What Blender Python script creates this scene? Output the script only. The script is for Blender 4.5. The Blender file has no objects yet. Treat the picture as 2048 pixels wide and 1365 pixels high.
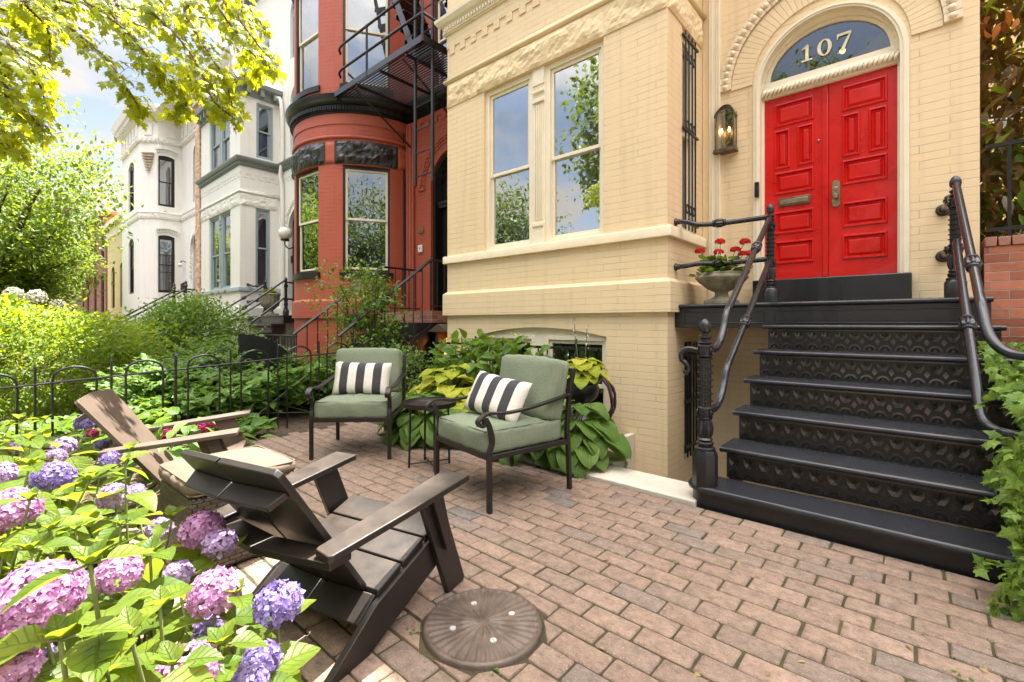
import bpy, math, random
import numpy as np
from mathutils import Matrix, Vector

random.seed(7)
RNG = np.random.default_rng(7)
SC = bpy.context.scene
COL = SC.collection
R = math.radians

# ------------------------------------------------------------------ camera
EYE = 1.15
FPX, HORIZ, YAW = 929.0, 647.0, 41.31       # focal length and horizon in photograph pixels (2048 wide)
cam = bpy.data.cameras.new('camera')
cam.sensor_width = 36.0
cam.lens = 36.0 * FPX / 2048.0
cam.shift_y = -(682.5 - HORIZ) / 2048.0
cam.clip_end = 2000
cam.clip_start = 0.05
camo = bpy.data.objects.new('camera', cam)
COL.objects.link(camo)
camo.location = (0, 0, EYE)
camo.rotation_euler = (R(90), 0, R(YAW))
SC.camera = camo

# ------------------------------------------------------------------ sky, sun, exposure
SUN_EL, SUN_AZ = 70.0, -8.0                  # the sun stands behind the houses; azimuth from +Y towards +X
SKY = 0.14
SC.view_settings.view_transform = 'Standard'
SC.view_settings.look = 'None'
SC.view_settings.exposure = 2.55
SC.view_settings.gamma = 1.0
SC.view_settings.use_curve_mapping = False
world = bpy.data.worlds.new('World')
SC.world = world
world.use_nodes = True
wn, wl = world.node_tree.nodes, world.node_tree.links
bgn = wn['Background']
sky = wn.new('ShaderNodeTexSky')
sky.sky_type = 'NISHITA'
sky.sun_disc = False
sky.sun_elevation = R(SUN_EL)
sky.sun_rotation = R(SUN_AZ)
sky.air_density = 1.0
sky.dust_density = 0.6
tc = wn.new('ShaderNodeTexCoord')
sep = wn.new('ShaderNodeSeparateXYZ')
wl.new(tc.outputs['Generated'], sep.inputs[0])
zz = wn.new('ShaderNodeMath'); zz.operation = 'ADD'; zz.inputs[1].default_value = 0.22
wl.new(sep.outputs['Z'], zz.inputs[0])
dv = []
for ax in 'XY':
    m = wn.new('ShaderNodeMath'); m.operation = 'DIVIDE'
    wl.new(sep.outputs[ax], m.inputs[0]); wl.new(zz.outputs[0], m.inputs[1])
    dv.append(m)
cmb = wn.new('ShaderNodeCombineXYZ')
wl.new(dv[0].outputs[0], cmb.inputs[0]); wl.new(dv[1].outputs[0], cmb.inputs[1])
cn = wn.new('ShaderNodeTexNoise'); cn.inputs['Scale'].default_value = 1.9; cn.inputs['Detail'].default_value = 7
cn.inputs['Roughness'].default_value = 0.56
wl.new(cmb.outputs[0], cn.inputs['Vector'])
cr = wn.new('ShaderNodeValToRGB')
cr.color_ramp.elements[0].position = 0.45; cr.color_ramp.elements[1].position = 0.58
wl.new(cn.outputs['Fac'], cr.inputs[0])
cmx = wn.new('ShaderNodeMixRGB')
wl.new(cr.outputs[0], cmx.inputs[0])
hs = wn.new('ShaderNodeHueSaturation'); hs.inputs['Saturation'].default_value = 0.72
wl.new(sky.outputs[0], hs.inputs['Color']); wl.new(hs.outputs[0], cmx.inputs[1])
czr = wn.new('ShaderNodeMapRange'); czr.inputs[1].default_value = 0.45; czr.inputs[2].default_value = 0.8
czr.inputs[3].default_value = 4.0; czr.inputs[4].default_value = 8.2       # clouds shine most high up, near the sun
wl.new(sep.outputs['Z'], czr.inputs[0])
cwm = wn.new('ShaderNodeMixRGB'); cwm.blend_type = 'MULTIPLY'; cwm.inputs[0].default_value = 1
wl.new(czr.outputs[0], cwm.inputs[1]); cwm.inputs[2].default_value = (1.04, 1.0, 0.94, 1)
wl.new(cwm.outputs[0], cmx.inputs[2])
wbt = wn.new('ShaderNodeMixRGB'); wbt.blend_type = 'MULTIPLY'; wbt.inputs[0].default_value = 1
wbt.inputs[2].default_value = (1.06, 1.0, 0.93, 1)
hzr = wn.new('ShaderNodeMapRange'); hzr.inputs[1].default_value = 0.40; hzr.inputs[2].default_value = 0.85
hzr.inputs[3].default_value = 0.30; hzr.inputs[4].default_value = 1.35      # the sky is brighter overhead, round the high sun
wl.new(sep.outputs['Z'], hzr.inputs[0])
hzm = wn.new('ShaderNodeMixRGB'); hzm.blend_type = 'MULTIPLY'; hzm.inputs[0].default_value = 1
wl.new(cmx.outputs[0], hzm.inputs[1]); wl.new(hzr.outputs[0], hzm.inputs[2])
wl.new(hzm.outputs[0], wbt.inputs[1]); wl.new(wbt.outputs[0], bgn.inputs['Color'])
bgn.inputs['Strength'].default_value = SKY
sun = bpy.data.lights.new('sun', 'SUN')
sun.energy = 4.2
sun.angle = R(0.53)
sun.color = (1.0, 0.95, 0.87)
suno = bpy.data.objects.new('sun', sun)
COL.objects.link(suno)
suno.rotation_euler = (R(-(90 - SUN_EL)), 0, R(-SUN_AZ))
SC.cycles.use_denoising = True
SC.cycles.max_bounces = 8
SC.cycles.transparent_max_bounces = 12
SC.cycles.caustics_reflective = False
SC.cycles.caustics_refractive = False
SC.cycles.sample_clamp_indirect = 6.0

# ------------------------------------------------------------------ helpers: placing
_c, _s = math.cos(R(YAW)), math.sin(R(YAW))
def at(px, py, X=None, Y=None, Z=None, d=None):
    """world point seen at a photograph pixel, at a known X, Y, height or distance"""
    r, u = (px - 1024) / FPX, (HORIZ - py) / FPX
    dx, dy = -_s + r * _c, _c + r * _s
    if d is None:
        d = X / dx if X is not None else Y / dy if Y is not None else (Z - EYE) / u
    return Vector((d * dx, d * dy, EYE + d * u))

def tag(o, label=None, cat=None, group=None, kind=None):
    if label: o['label'] = label
    if cat: o['category'] = cat
    if group: o['group'] = group
    if kind: o['kind'] = kind
    return o

def thing(name, label, cat, loc=(0, 0, 0), rz=0.0, group=None):
    o = bpy.data.objects.new(name, None)
    o.empty_display_size = 0.2
    COL.objects.link(o)
    o.location = loc
    o.rotation_euler = (0, 0, rz)
    return tag(o, label, cat, group)

def copy_tree(o, parent=None):
    c = o.copy(); COL.objects.link(c)
    if parent is not None: c.parent = parent
    for ch in o.children: copy_tree(ch, c)
    return c

# ------------------------------------------------------------------ helpers: mesh building
from mathutils import noise as mnoise
def mnoise_vec(q, s):
    return mnoise.noise_vector(Vector((q.x * 7 + len(s.f) * 0.01, q.y * 7, q.z * 7)))

class G:
    """collects vertices and faces; build() links them as ONE mesh object"""
    def __init__(s, M=None):
        s.v, s.f, s.uv, s.tone, s.M = [], [], {}, {}, M
    def pt(s, p):
        p = Vector(p)
        s.v.append(s.M @ p if s.M is not None else p)
        return len(s.v) - 1
    def face(s, pts, uv=None, tone=None):
        s.f.append([s.pt(p) for p in pts])
        if uv: s.uv[len(s.f) - 1] = uv
        if tone is not None: s.tone[len(s.f) - 1] = tone
    def box(s, a, b, tone=None):
        x0, x1 = sorted((a[0], b[0])); y0, y1 = sorted((a[1], b[1])); z0, z1 = sorted((a[2], b[2]))
        i = [s.pt(p) for p in ((x0,y0,z0),(x1,y0,z0),(x1,y1,z0),(x0,y1,z0),(x0,y0,z1),(x1,y0,z1),(x1,y1,z1),(x0,y1,z1))]
        for q in ((0,3,2,1),(4,5,6,7),(0,1,5,4),(1,2,6,5),(2,3,7,6),(3,0,4,7)):
            s.f.append([i[k] for k in q])
            if tone is not None: s.tone[len(s.f) - 1] = tone
        return s
    def obox(s, c, size, rot=None):
        """box centred at c, turned by a matrix"""
        h = [k / 2 for k in size]; keep = s.M
        m = Matrix.Translation(Vector(c)) @ (rot.to_4x4() if rot is not None else Matrix.Identity(4))
        s.M = keep @ m if keep is not None else m
        s.box((-h[0], -h[1], -h[2]), h)
        s.M = keep
        return s
    def prism(s, poly, f0, f1):
        """polygon (list of 2-tuples) carried from f0(u,v) to f1(u,v)"""
        n = len(poly)
        a = [s.pt(f0(*p)) for p in poly]; b = [s.pt(f1(*p)) for p in poly]
        s.f.append(a[::-1]); s.f.append(b)
        for k in range(n):
            s.f.append([a[k], a[(k + 1) % n], b[(k + 1) % n], b[k]])
        return s
    def tube(s, pts, r, n=8, cap=True):
        pts = [Vector(p) for p in pts]
        rs = r if isinstance(r, (list, tuple)) else [r] * len(pts)
        t0 = (pts[1] - pts[0]).normalized()
        ref = Vector((0, 0, 1)) if abs(t0.z) < 0.9 else Vector((1, 0, 0))
        nx = t0.cross(ref).normalized()
        rings = []
        for k, p in enumerate(pts):
            a = pts[max(k - 1, 0)]; b = pts[min(k + 1, len(pts) - 1)]
            t = (b - a).normalized()
            nx = (nx - t * nx.dot(t)).normalized()
            ny = t.cross(nx)
            rings.append([s.pt(p + (nx * math.cos(2 * math.pi * j / n) + ny * math.sin(2 * math.pi * j / n)) * rs[k]) for j in range(n)])
        for k in range(len(rings) - 1):
            for j in range(n):
                s.f.append([rings[k][j], rings[k][(j + 1) % n], rings[k + 1][(j + 1) % n], rings[k + 1][j]])
        if cap:
            s.f.append(rings[0][::-1]); s.f.append(rings[-1])
        return s
    def lathe(s, prof, c=(0, 0, 0), n=24, axis=None, flute=0, fd=0.0):
        """profile of (radius, height) turned about an axis through c"""
        c = Vector(c)
        q = Vector((0, 0, 1)).rotation_difference(Vector(axis).normalized()).to_matrix() if axis is not None else Matrix.Identity(3)
        rings = []
        for (r, h) in prof:
            ring = []
            for j in range(n):
                a = 2 * math.pi * j / n
                rr = r * (1 + (fd * math.cos(flute * a) if flute else 0))
                ring.append(s.pt(c + q @ Vector((rr * math.cos(a), rr * math.sin(a), h))))
            rings.append(ring)
        for k in range(len(rings) - 1):
            for j in range(n):
                s.f.append([rings[k][j], rings[k][(j + 1) % n], rings[k + 1][(j + 1) % n], rings[k + 1][j]])
        s.f.append(rings[0][::-1]); s.f.append(rings[-1])
        return s
    def ball(s, c, r, n=10, m=6, sq=(1, 1, 1)):
        c = Vector(c)
        rings = []
        for k in range(1, m):
            ph = math.pi * k / m
            rings.append([s.pt(c + Vector((r * sq[0] * math.sin(ph) * math.cos(2 * math.pi * j / n), r * sq[1] * math.sin(ph) * math.sin(2 * math.pi * j / n), -r * sq[2] * math.cos(ph)))) for j in range(n)])
        lo, hi = s.pt(c + Vector((0, 0, -r * sq[2]))), s.pt(c + Vector((0, 0, r * sq[2])))
        for j in range(n):
            s.f.append([lo, rings[0][(j + 1) % n], rings[0][j]])
            s.f.append([hi, rings[-1][j], rings[-1][(j + 1) % n]])
            for k in range(len(rings) - 1):
                s.f.append([rings[k][j], rings[k][(j + 1) % n], rings[k + 1][(j + 1) % n], rings[k + 1][j]])
        return s
    def cushion(s, w, d, h, r=0.05, bulge=0.03, n=9, M=None):
        """upholstered block, centred, rounded edges and puffed faces"""
        keep = s.M
        if M is not None: s.M = keep @ M if keep is not None else M
        hx, hy, hz = w / 2, d / 2, h / 2
        idx = {}
        def vert(i, j, k):
            if (i, j, k) in idx: return idx[(i, j, k)]
            p = Vector((2 * i / n - 1, 2 * j / n - 1, 2 * k / n - 1))
            q = Vector((p.x * hx, p.y * hy, p.z * hz))
            inn = Vector((max(-hx + r, min(hx - r, q.x)), max(-hy + r, min(hy - r, q.y)), max(-hz + r, min(hz - r, q.z))))
            dlt = q - inn
            if dlt.length > 1e-6: q = inn + dlt.normalized() * min(r, dlt.length * 1.0)
            q = q + mnoise_vec(q, s) * .009
            q.z += bulge * p.z * (1 - p.x ** 2) * (1 - p.y ** 2)
            q.y += bulge * 0.6 * p.y * (1 - p.x ** 2) * (1 - p.z ** 2)
            q.x += bulge * 0.6 * p.x * (1 - p.y ** 2) * (1 - p.z ** 2)
            idx[(i, j, k)] = s.pt(q)
            return idx[(i, j, k)]
        for i in range(n):
            for j in range(n):
                for k0 in (0, n):
                    q = [(i, j), (i + 1, j), (i + 1, j + 1), (i, j + 1)]
                    if k0 == 0: q = q[::-1]
                    s.f.append([vert(a, b, k0) for a, b in q])
                    s.f.append([vert(a, k0, b) for a, b in q[::-1]])
                    s.f.append([vert(k0, a, b) for a, b in q])
        s.M = keep
        return s
    def build(s, name, mat, parent=None, smooth=False, bevel=0.0, world=False, seg=2, origin=None):
        me = bpy.data.meshes.new(name)
        V = s.v
        off = Vector((0, 0, 0))
        if origin is not None: off = Vector(origin)
        elif world and parent is not None:
            off = Vector(parent.location)
            if parent.parent is not None: off = off + Vector(parent.parent.location)
        me.from_pydata([v - off for v in V], [], s.f)
        uvl = me.uv_layers.new(name='UVMap')
        co = V
        uvd = uvl.data
        for p in me.polygons:
            if p.index in s.uv:
                for li, t in zip(p.loop_indices, s.uv[p.index]): uvd[li].uv = t
            else:
                nn = p.normal
                ax, ay, az = abs(nn.x), abs(nn.y), abs(nn.z)
                for li in p.loop_indices:
                    v = co[me.loops[li].vertex_index]
                    if az >= ax and az >= ay: uvd[li].uv = (v.x, v.y)
                    elif ay >= ax: uvd[li].uv = (v.x, v.z)
                    else: uvd[li].uv = (v.y, v.z)
        if s.tone:
            at_ = me.attributes.new('tone', 'FLOAT', 'FACE')
            at_.data.foreach_set('value', [s.tone.get(k, 0.5) for k in range(len(s.f))])
        if mat is not None: me.materials.append(mat)
        if smooth:
            me.polygons.foreach_set('use_smooth', [True] * len(me.polygons))
            if smooth != 'all': me.set_sharp_from_angle(angle=R(40))
        o = bpy.data.objects.new(name, me)
        COL.objects.link(o)
        if parent is not None: o.parent = parent
        elif origin is not None: o.location = origin
        if bevel:
            b = o.modifiers.new('bevel', 'BEVEL')
            b.width = bevel; b.segments = seg; b.limit_method = 'ANGLE'; b.angle_limit = R(35)
            b.harden_normals = False
            me.polygons.foreach_set('use_smooth', [True] * len(me.polygons))
            me.set_sharp_from_angle(angle=R(30))
        me.update()
        return o

def spline(pts, n=8):
    """Catmull-Rom curve through points"""
    P = [Vector(p) for p in pts]
    P = [P[0] * 2 - P[1]] + P + [P[-1] * 2 - P[-2]]
    out = []
    for k in range(1, len(P) - 2):
        a, b, c, d = P[k - 1], P[k], P[k + 1], P[k + 2]
        for j in range(n):
            t = j / n
            out.append(0.5 * ((2 * b) + (c - a) * t + (2 * a - 5 * b + 4 * c - d) * t * t + (3 * b - a - 3 * c + d) * t ** 3))
    out.append(P[-2])
    return out

def wallface(g, P, u0, u1, z0, z1, holes=(), dep=0.12, dmax=None, back=None):
    """wall sheet in (u, z) with rectangular or arched holes and their reveals; P(u, z, depth) gives the point.
    hole = (u0, u1, z0, z1, rise): rise is the height of an elliptical arch over z1"""
    cuts = {u0, u1}
    for h in holes:
        cuts |= {h[0], h[1]}
        if h[4]:
            for k in range(1, 20): cuts.add(h[0] + (h[1] - h[0]) * (0.5 - 0.5 * math.cos(math.pi * k / 20)))
    if dmax:
        k = int(math.ceil((u1 - u0) / dmax))
        for j in range(1, k):
            u = u0 + (u1 - u0) * j / k
            if all(abs(u - c) > dmax * 0.2 for c in cuts): cuts.add(u)
    cuts = sorted(c for c in cuts if u0 - 1e-6 <= c <= u1 + 1e-6)
    def top(h, u):
        if not h[4]: return h[3]
        t = (u - (h[0] + h[1]) / 2) / ((h[1] - h[0]) / 2)
        if len(h) > 5:                       # shallow segmental arch
            return h[3] + h[4] * (1 - t * t)
        return h[3] + h[4] * math.sqrt(max(0, 1 - t * t))
    def quad(ua, ub, za0, zb0, za1, zb1):
        if za1 - za0 < 1e-5 and zb1 - zb0 < 1e-5: return
        g.face([P(ua, za0, 0), P(ub, zb0, 0), P(ub, zb1, 0), P(ua, za1, 0)], [(ua, za0), (ub, zb0), (ub, zb1), (ua, za1)])
    for a, b in zip(cuts, cuts[1:]):
        m = (a + b) / 2
        hs = sorted([h for h in holes if h[0] < m < h[1]], key=lambda h: h[2])
        la = lb = z0
        for h in hs:
            quad(a, b, la, lb, h[2], h[2])
            ta, tb = top(h, a), top(h, b)
            g.face([P(a, h[2], 0), P(a, h[2], dep), P(b, h[2], dep), P(b, h[2], 0)])
            g.face([P(a, ta, 0), P(b, tb, 0), P(b, tb, dep), P(a, ta, dep)])
            la, lb = ta, tb
        quad(a, b, la, lb, z1, z1)
    for h in holes:
        g.face([P(h[0], h[2], 0), P(h[0], h[3], 0), P(h[0], h[3], dep), P(h[0], h[2], dep)])
        g.face([P(h[1], h[2], 0), P(h[1], h[2], dep), P(h[1], h[3], dep), P(h[1], h[3], 0)])
    return g

# ------------------------------------------------------------------ helpers: materials
def _nt(name):
    m = bpy.data.materials.new(name); m.use_nodes = True
    nt = m.node_tree
    return m, nt, nt.nodes, nt.links, nt.nodes['Principled BSDF']

def mk(name, col, rough=0.5, var=0.12, nscale=6.0, bump=0.0, bscale=60.0, metal=0.0, coat=0.0, spec=0.5, col2=None, coords='Object', tone=0.0, fine=0.0):
    """painted, stone, metal or cloth surface: base colour broken by noise, fine bump"""
    m, nt, N, L, B = _nt(name)
    c = N.new('ShaderNodeTexCoord')
    n1 = N.new('ShaderNodeTexNoise'); n1.inputs['Scale'].default_value = nscale; n1.inputs['Detail'].default_value = 6
    n1.inputs['Roughness'].default_value = 0.65
    L.new(c.outputs[coords], n1.inputs['Vector'])
    mx = N.new('ShaderNodeMixRGB')
    rmp = N.new('ShaderNodeMapRange'); rmp.inputs[1].default_value = 0.3; rmp.inputs[2].default_value = 0.7
    L.new(n1.outputs['Fac'], rmp.inputs[0]); L.new(rmp.outputs[0], mx.inputs[0])
    a = [max(0, k * (1 - var)) for k in col[:3]] + [1]
    b = [k * (1 + var) for k in (col2 or col)[:3]] + [1]
    mx.inputs[1].default_value = a; mx.inputs[2].default_value = b
    last = mx.outputs[0]
    if tone:
        at_ = N.new('ShaderNodeAttribute'); at_.attribute_name = 'tone'
        mr = N.new('ShaderNodeMapRange'); mr.inputs[3].default_value = 1 - tone; mr.inputs[4].default_value = 1 + tone
        L.new(at_.outputs['Fac'], mr.inputs[0])
        mm = N.new('ShaderNodeMixRGB'); mm.blend_type = 'MULTIPLY'; mm.inputs[0].default_value = 1
        L.new(last, mm.inputs[1]); L.new(mr.outputs[0], mm.inputs[2]); last = mm.outputs[0]
    if fine:
        n3 = N.new('ShaderNodeTexNoise'); n3.inputs['Scale'].default_value = bscale * 2.3; n3.inputs['Detail'].default_value = 3
        L.new(c.outputs[coords], n3.inputs['Vector'])
        mr = N.new('ShaderNodeMapRange'); mr.inputs[1].default_value = 0.3; mr.inputs[2].default_value = 0.7
        mr.inputs[3].default_value = 1 - fine; mr.inputs[4].default_value = 1 + fine
        L.new(n3.outputs['Fac'], mr.inputs[0])
        mm = N.new('ShaderNodeMixRGB'); mm.blend_type = 'MULTIPLY'; mm.inputs[0].default_value = 1
        L.new(last, mm.inputs[1]); L.new(mr.outputs[0], mm.inputs[2]); last = mm.outputs[0]
    L.new(last, B.inputs['Base Color'])
    rr = N.new('ShaderNodeMapRange'); rr.inputs[3].default_value = max(0.02, rough - 0.08); rr.inputs[4].default_value = min(1, rough + 0.08)
    L.new(n1.outputs['Fac'], rr.inputs[0]); L.new(rr.outputs[0], B.inputs['Roughness'])
    B.inputs['Metallic'].default_value = metal
    B.inputs['Coat Weight'].default_value = coat
    B.inputs['Specular IOR Level'].default_value = spec
    if bump:
        n2 = N.new('ShaderNodeTexNoise'); n2.inputs['Scale'].default_value = bscale; n2.inputs['Detail'].default_value = 5
        L.new(c.outputs[coords], n2.inputs['Vector'])
        bp = N.new('ShaderNodeBump'); bp.inputs['Strength'].default_value = 1.0; bp.inputs['Distance'].default_value = bump
        L.new(n2.outputs['Fac'], bp.inputs['Height']); L.new(bp.outputs[0], B.inputs['Normal'])
    return m

def brickpaint(name, col, mort=0.82, var=0.05, rough=0.55, w=0.215, h=0.0715, bump=0.005, col2=None, mcol=None, hair=0.5):
    """brickwork under paint (or bare brick when mcol is given): joints and uneven bricks by bump, over metre UVs"""
    m, nt, N, L, B = _nt(name)
    c = N.new('ShaderNodeTexCoord')
    nw = N.new('ShaderNodeTexNoise'); nw.inputs['Scale'].default_value = 5; nw.inputs['Detail'].default_value = 2
    L.new(c.outputs['UV'], nw.inputs['Vector'])
    off = N.new('ShaderNodeVectorMath'); off.operation = 'MULTIPLY_ADD'
    off.inputs[1].default_value = (0.012, 0.010, 0); 
    L.new(nw.outputs['Color'], off.inputs[0]); L.new(c.outputs['UV'], off.inputs[2])
    bt = N.new('ShaderNodeTexBrick')
    bt.inputs['Scale'].default_value = 1.0; bt.inputs['Brick Width'].default_value = w; bt.inputs['Row Height'].default_value = h
    bt.inputs['Mortar Size'].default_value = 0.0042; bt.inputs['Mortar Smooth'].default_value = 0.5
    bt.inputs['Bias'].default_value = 0.0
    bt.inputs['Color1'].default_value = (0.0, 0.0, 0.0, 1); bt.inputs['Color2'].default_value = (1, 1, 1, 1)
    L.new(off.outputs[0], bt.inputs['Vector'])
    n1 = N.new('ShaderNodeTexNoise'); n1.inputs['Scale'].default_value = 1.6; n1.inputs['Detail'].default_value = 8; n1.inputs['Roughness'].default_value = 0.7
    L.new(c.outputs['UV'], n1.inputs['Vector'])
    mx = N.new('ShaderNodeMixRGB')
    mx.inputs[1].default_value = [k * (1 - var) for k in col] + [1]
    mx.inputs[2].default_value = [k * (1 + var) for k in (col2 or col)] + [1]
    if mcol:
        add = N.new('ShaderNodeMath'); add.operation = 'MULTIPLY_ADD'; add.inputs[1].default_value = 0.7
        L.new(bt.outputs['Color'], add.inputs[0]); L.new(n1.outputs['Fac'], add.inputs[2])
        sb = N.new('ShaderNodeMath'); sb.operation = 'SUBTRACT'; sb.inputs[1].default_value = 0.35
        L.new(add.outputs[0], sb.inputs[0]); L.new(sb.outputs[0], mx.inputs[0])
    else:
        L.new(n1.outputs['Fac'], mx.inputs[0])
    # joints: thin, broken lines
    nj = N.new('ShaderNodeTexNoise'); nj.inputs['Scale'].default_value = 3.5; nj.inputs['Detail'].default_value = 3
    L.new(c.outputs['UV'], nj.inputs['Vector'])
    jr = N.new('ShaderNodeMapRange'); jr.inputs[1].default_value = 0.35; jr.inputs[2].default_value = 0.65; jr.inputs[3].default_value = 1 - hair
    L.new(nj.outputs['Fac'], jr.inputs[0])
    jf = N.new('ShaderNodeMath'); jf.operation = 'MULTIPLY'
    L.new(bt.outputs['Fac'], jf.inputs[0]); L.new(jr.outputs[0], jf.inputs[1])
    mj = N.new('ShaderNodeMixRGB')
    L.new(jf.outputs[0], mj.inputs[0]); L.new(mx.outputs[0], mj.inputs[1])
    mj.inputs[2].default_value = (list(mcol) if mcol else [k * mort for k in col]) + [1]
    ms_ = N.new('ShaderNodeMapping'); ms_.inputs['Scale'].default_value = (9, .55, 1)
    L.new(c.outputs['UV'], ms_.inputs['Vector'])
    sn_ = N.new('ShaderNodeTexNoise'); sn_.inputs['Scale'].default_value = 1; sn_.inputs['Detail'].default_value = 6; sn_.inputs['Roughness'].default_value = .6
    L.new(ms_.outputs[0], sn_.inputs['Vector'])
    sr_ = N.new('ShaderNodeMapRange'); sr_.inputs[1].default_value = .50; sr_.inputs[2].default_value = .78; sr_.inputs[4].default_value = .30
    L.new(sn_.outputs['Fac'], sr_.inputs[0])
    mk_ = N.new('ShaderNodeMixRGB'); L.new(sr_.outputs[0], mk_.inputs[0]); L.new(mj.outputs[0], mk_.inputs[1])
    mk_.inputs[2].default_value = [k * .62 for k in col] + [1]     # rain streaks and soot
    L.new(mk_.outputs[0], B.inputs['Base Color'])
    B.inputs['Roughness'].default_value = rough
    # bump
    n2 = N.new('ShaderNodeTexNoise'); n2.inputs['Scale'].default_value = 26; n2.inputs['Detail'].default_value = 5
    L.new(c.outputs['UV'], n2.inputs['Vector'])
    hh = N.new('ShaderNodeMath'); hh.operation = 'MULTIPLY_ADD'; hh.inputs[1].default_value = -1.0
    s2 = N.new('ShaderNodeMath'); s2.operation = 'MULTIPLY'; s2.inputs[1].default_value = 0.55
    L.new(n2.outputs['Fac'], s2.inputs[0])
    L.new(jf.outputs[0], hh.inputs[0]); L.new(s2.outputs[0], hh.inputs[2])
    h3 = N.new('ShaderNodeMath'); h3.operation = 'MULTIPLY_ADD'; h3.inputs[1].default_value = 0.35
    L.new(bt.outputs['Color'], h3.inputs[0]); L.new(hh.outputs[0], h3.inputs[2])
    bp = N.new('ShaderNodeBump'); bp.inputs['Strength'].default_value = 1; bp.inputs['Distance'].default_value = bump
    L.new(h3.outputs[0], bp.inputs['Height']); L.new(bp.outputs[0], B.inputs['Normal'])
    return m

def leafmat(name, c1, c2, tr, rough=0.45, mixf=0.42, veins=0, vcol=None, spec=0.4, ribs=0.004):
    """leaf or petal: two tones by leaf, light through the blade, veins over the leaf's own UV"""
    m, nt, N, L, B = _nt(name)
    at_ = N.new('ShaderNodeAttribute'); at_.attribute_name = 'tone'
    mx = N.new('ShaderNodeMixRGB'); mx.inputs[1].default_value = (*c1, 1); mx.inputs[2].default_value = (*c2, 1)
    L.new(at_.outputs['Fac'], mx.inputs[0])
    last = mx.outputs[0]
    co_ = N.new('ShaderNodeTexCoord'); bn = N.new('ShaderNodeTexNoise'); bn.inputs['Scale'].default_value = 28; bn.inputs['Detail'].default_value = 5
    L.new(co_.outputs['Object'], bn.inputs['Vector'])
    br_ = N.new('ShaderNodeMapRange'); br_.inputs[1].default_value = .3; br_.inputs[2].default_value = .7; br_.inputs[3].default_value = .74; br_.inputs[4].default_value = 1.22
    L.new(bn.outputs['Fac'], br_.inputs[0])
    bm = N.new('ShaderNodeMixRGB'); bm.blend_type = 'MULTIPLY'; bm.inputs[0].default_value = 1
    L.new(last, bm.inputs[1]); L.new(br_.outputs[0], bm.inputs[2])
    sp_ = N.new('ShaderNodeMapRange'); sp_.inputs[1].default_value = .70; sp_.inputs[2].default_value = .78; sp_.inputs[4].default_value = .55
    L.new(bn.outputs['Fac'], sp_.inputs[0])
    sm_ = N.new('ShaderNodeMixRGB'); L.new(sp_.outputs[0], sm_.inputs[0]); L.new(bm.outputs[0], sm_.inputs[1]); sm_.inputs[2].default_value = (.22, .14, .05, 1)   # browned spots
    last = sm_.outputs[0]
    tl = N.new('ShaderNodeBsdfTranslucent')
    tm = N.new('ShaderNodeMixRGB'); tm.blend_type = 'MULTIPLY'; tm.inputs[0].default_value = 0.5
    tm.inputs[1].default_value = (*tr, 1)
    if veins:
        c = N.new('ShaderNodeTexCoord'); sp = N.new('ShaderNodeSeparateXYZ')
        L.new(c.outputs['UV'], sp.inputs[0])
        # u: -1..1 across, v: 0..1 along; veins run out and forward from the midrib
        ab = N.new('ShaderNodeMath'); ab.operation = 'ABSOLUTE'; L.new(sp.outputs['X'], ab.inputs[0])
        if veins > 0:
            mu = N.new('ShaderNodeMath'); mu.operation = 'MULTIPLY_ADD'; mu.inputs[1].default_value = -0.30
            L.new(ab.outputs[0], mu.inputs[0]); L.new(sp.outputs['Y'], mu.inputs[2])
            src = mu.outputs[0]
        else:
            src = ab.outputs[0]
        sc = N.new('ShaderNodeMath'); sc.operation = 'MULTIPLY'; sc.inputs[1].default_value = abs(veins) * 2 * math.pi
        L.new(src, sc.inputs[0])
        sn = N.new('ShaderNodeMath'); sn.operation = 'SINE'; L.new(sc.outputs[0], sn.inputs[0])
        pw = N.new('ShaderNodeMapRange'); pw.inputs[1].default_value = 0.80 if veins > 0 else -0.2; pw.inputs[2].default_value = 1.0
        L.new(sn.outputs[0], pw.inputs[0])
        md = N.new('ShaderNodeMapRange'); md.inputs[1].default_value = 0.07; md.inputs[2].default_value = 0.0
        L.new(ab.outputs[0], md.inputs[0])
        vm = N.new('ShaderNodeMath'); vm.operation = 'MAXIMUM'
        L.new(pw.outputs[0], vm.inputs[0]); L.new(md.outputs[0], vm.inputs[1])
        vs = N.new('ShaderNodeMath'); vs.operation = 'MULTIPLY'; vs.inputs[1].default_value = 0.45
        L.new(vm.outputs[0], vs.inputs[0])
        mv = N.new('ShaderNodeMixRGB'); L.new(vs.outputs[0], mv.inputs[0]); L.new(last, mv.inputs[1])
        mv.inputs[2].default_value = (*(vcol or [min(1, k * 1.9) for k in c2]), 1)
        last = mv.outputs[0]
        bp = N.new('ShaderNodeBump'); bp.inputs['Strength'].default_value = 0.8; bp.inputs['Distance'].default_value = ribs
        bp.invert = True
        L.new(vm.outputs[0], bp.inputs['Height']); L.new(bp.outputs[0], B.inputs['Normal'])
    L.new(last, B.inputs['Base Color'])
    L.new(last, tm.inputs[2]); tmul = tm.outputs[0]
    tm2 = N.new('ShaderNodeMixRGB'); tm2.inputs[0].default_value = 0.75
    L.new(tmul, tm2.inputs[1]); tm2.inputs[2].default_value = (*tr, 1)
    L.new(tm2.outputs[0], tl.inputs['Color'])
    B.inputs['Roughness'].default_value = rough
    B.inputs['Specular IOR Level'].default_value = spec
    ms = N.new('ShaderNodeMixShader'); ms.inputs[0].default_value = mixf
    L.new(B.outputs[0], ms.inputs[1]); L.new(tl.outputs[0], ms.inputs[2])
    L.new(ms.outputs[0], N['Material Output'].inputs['Surface'])
    return m

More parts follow.
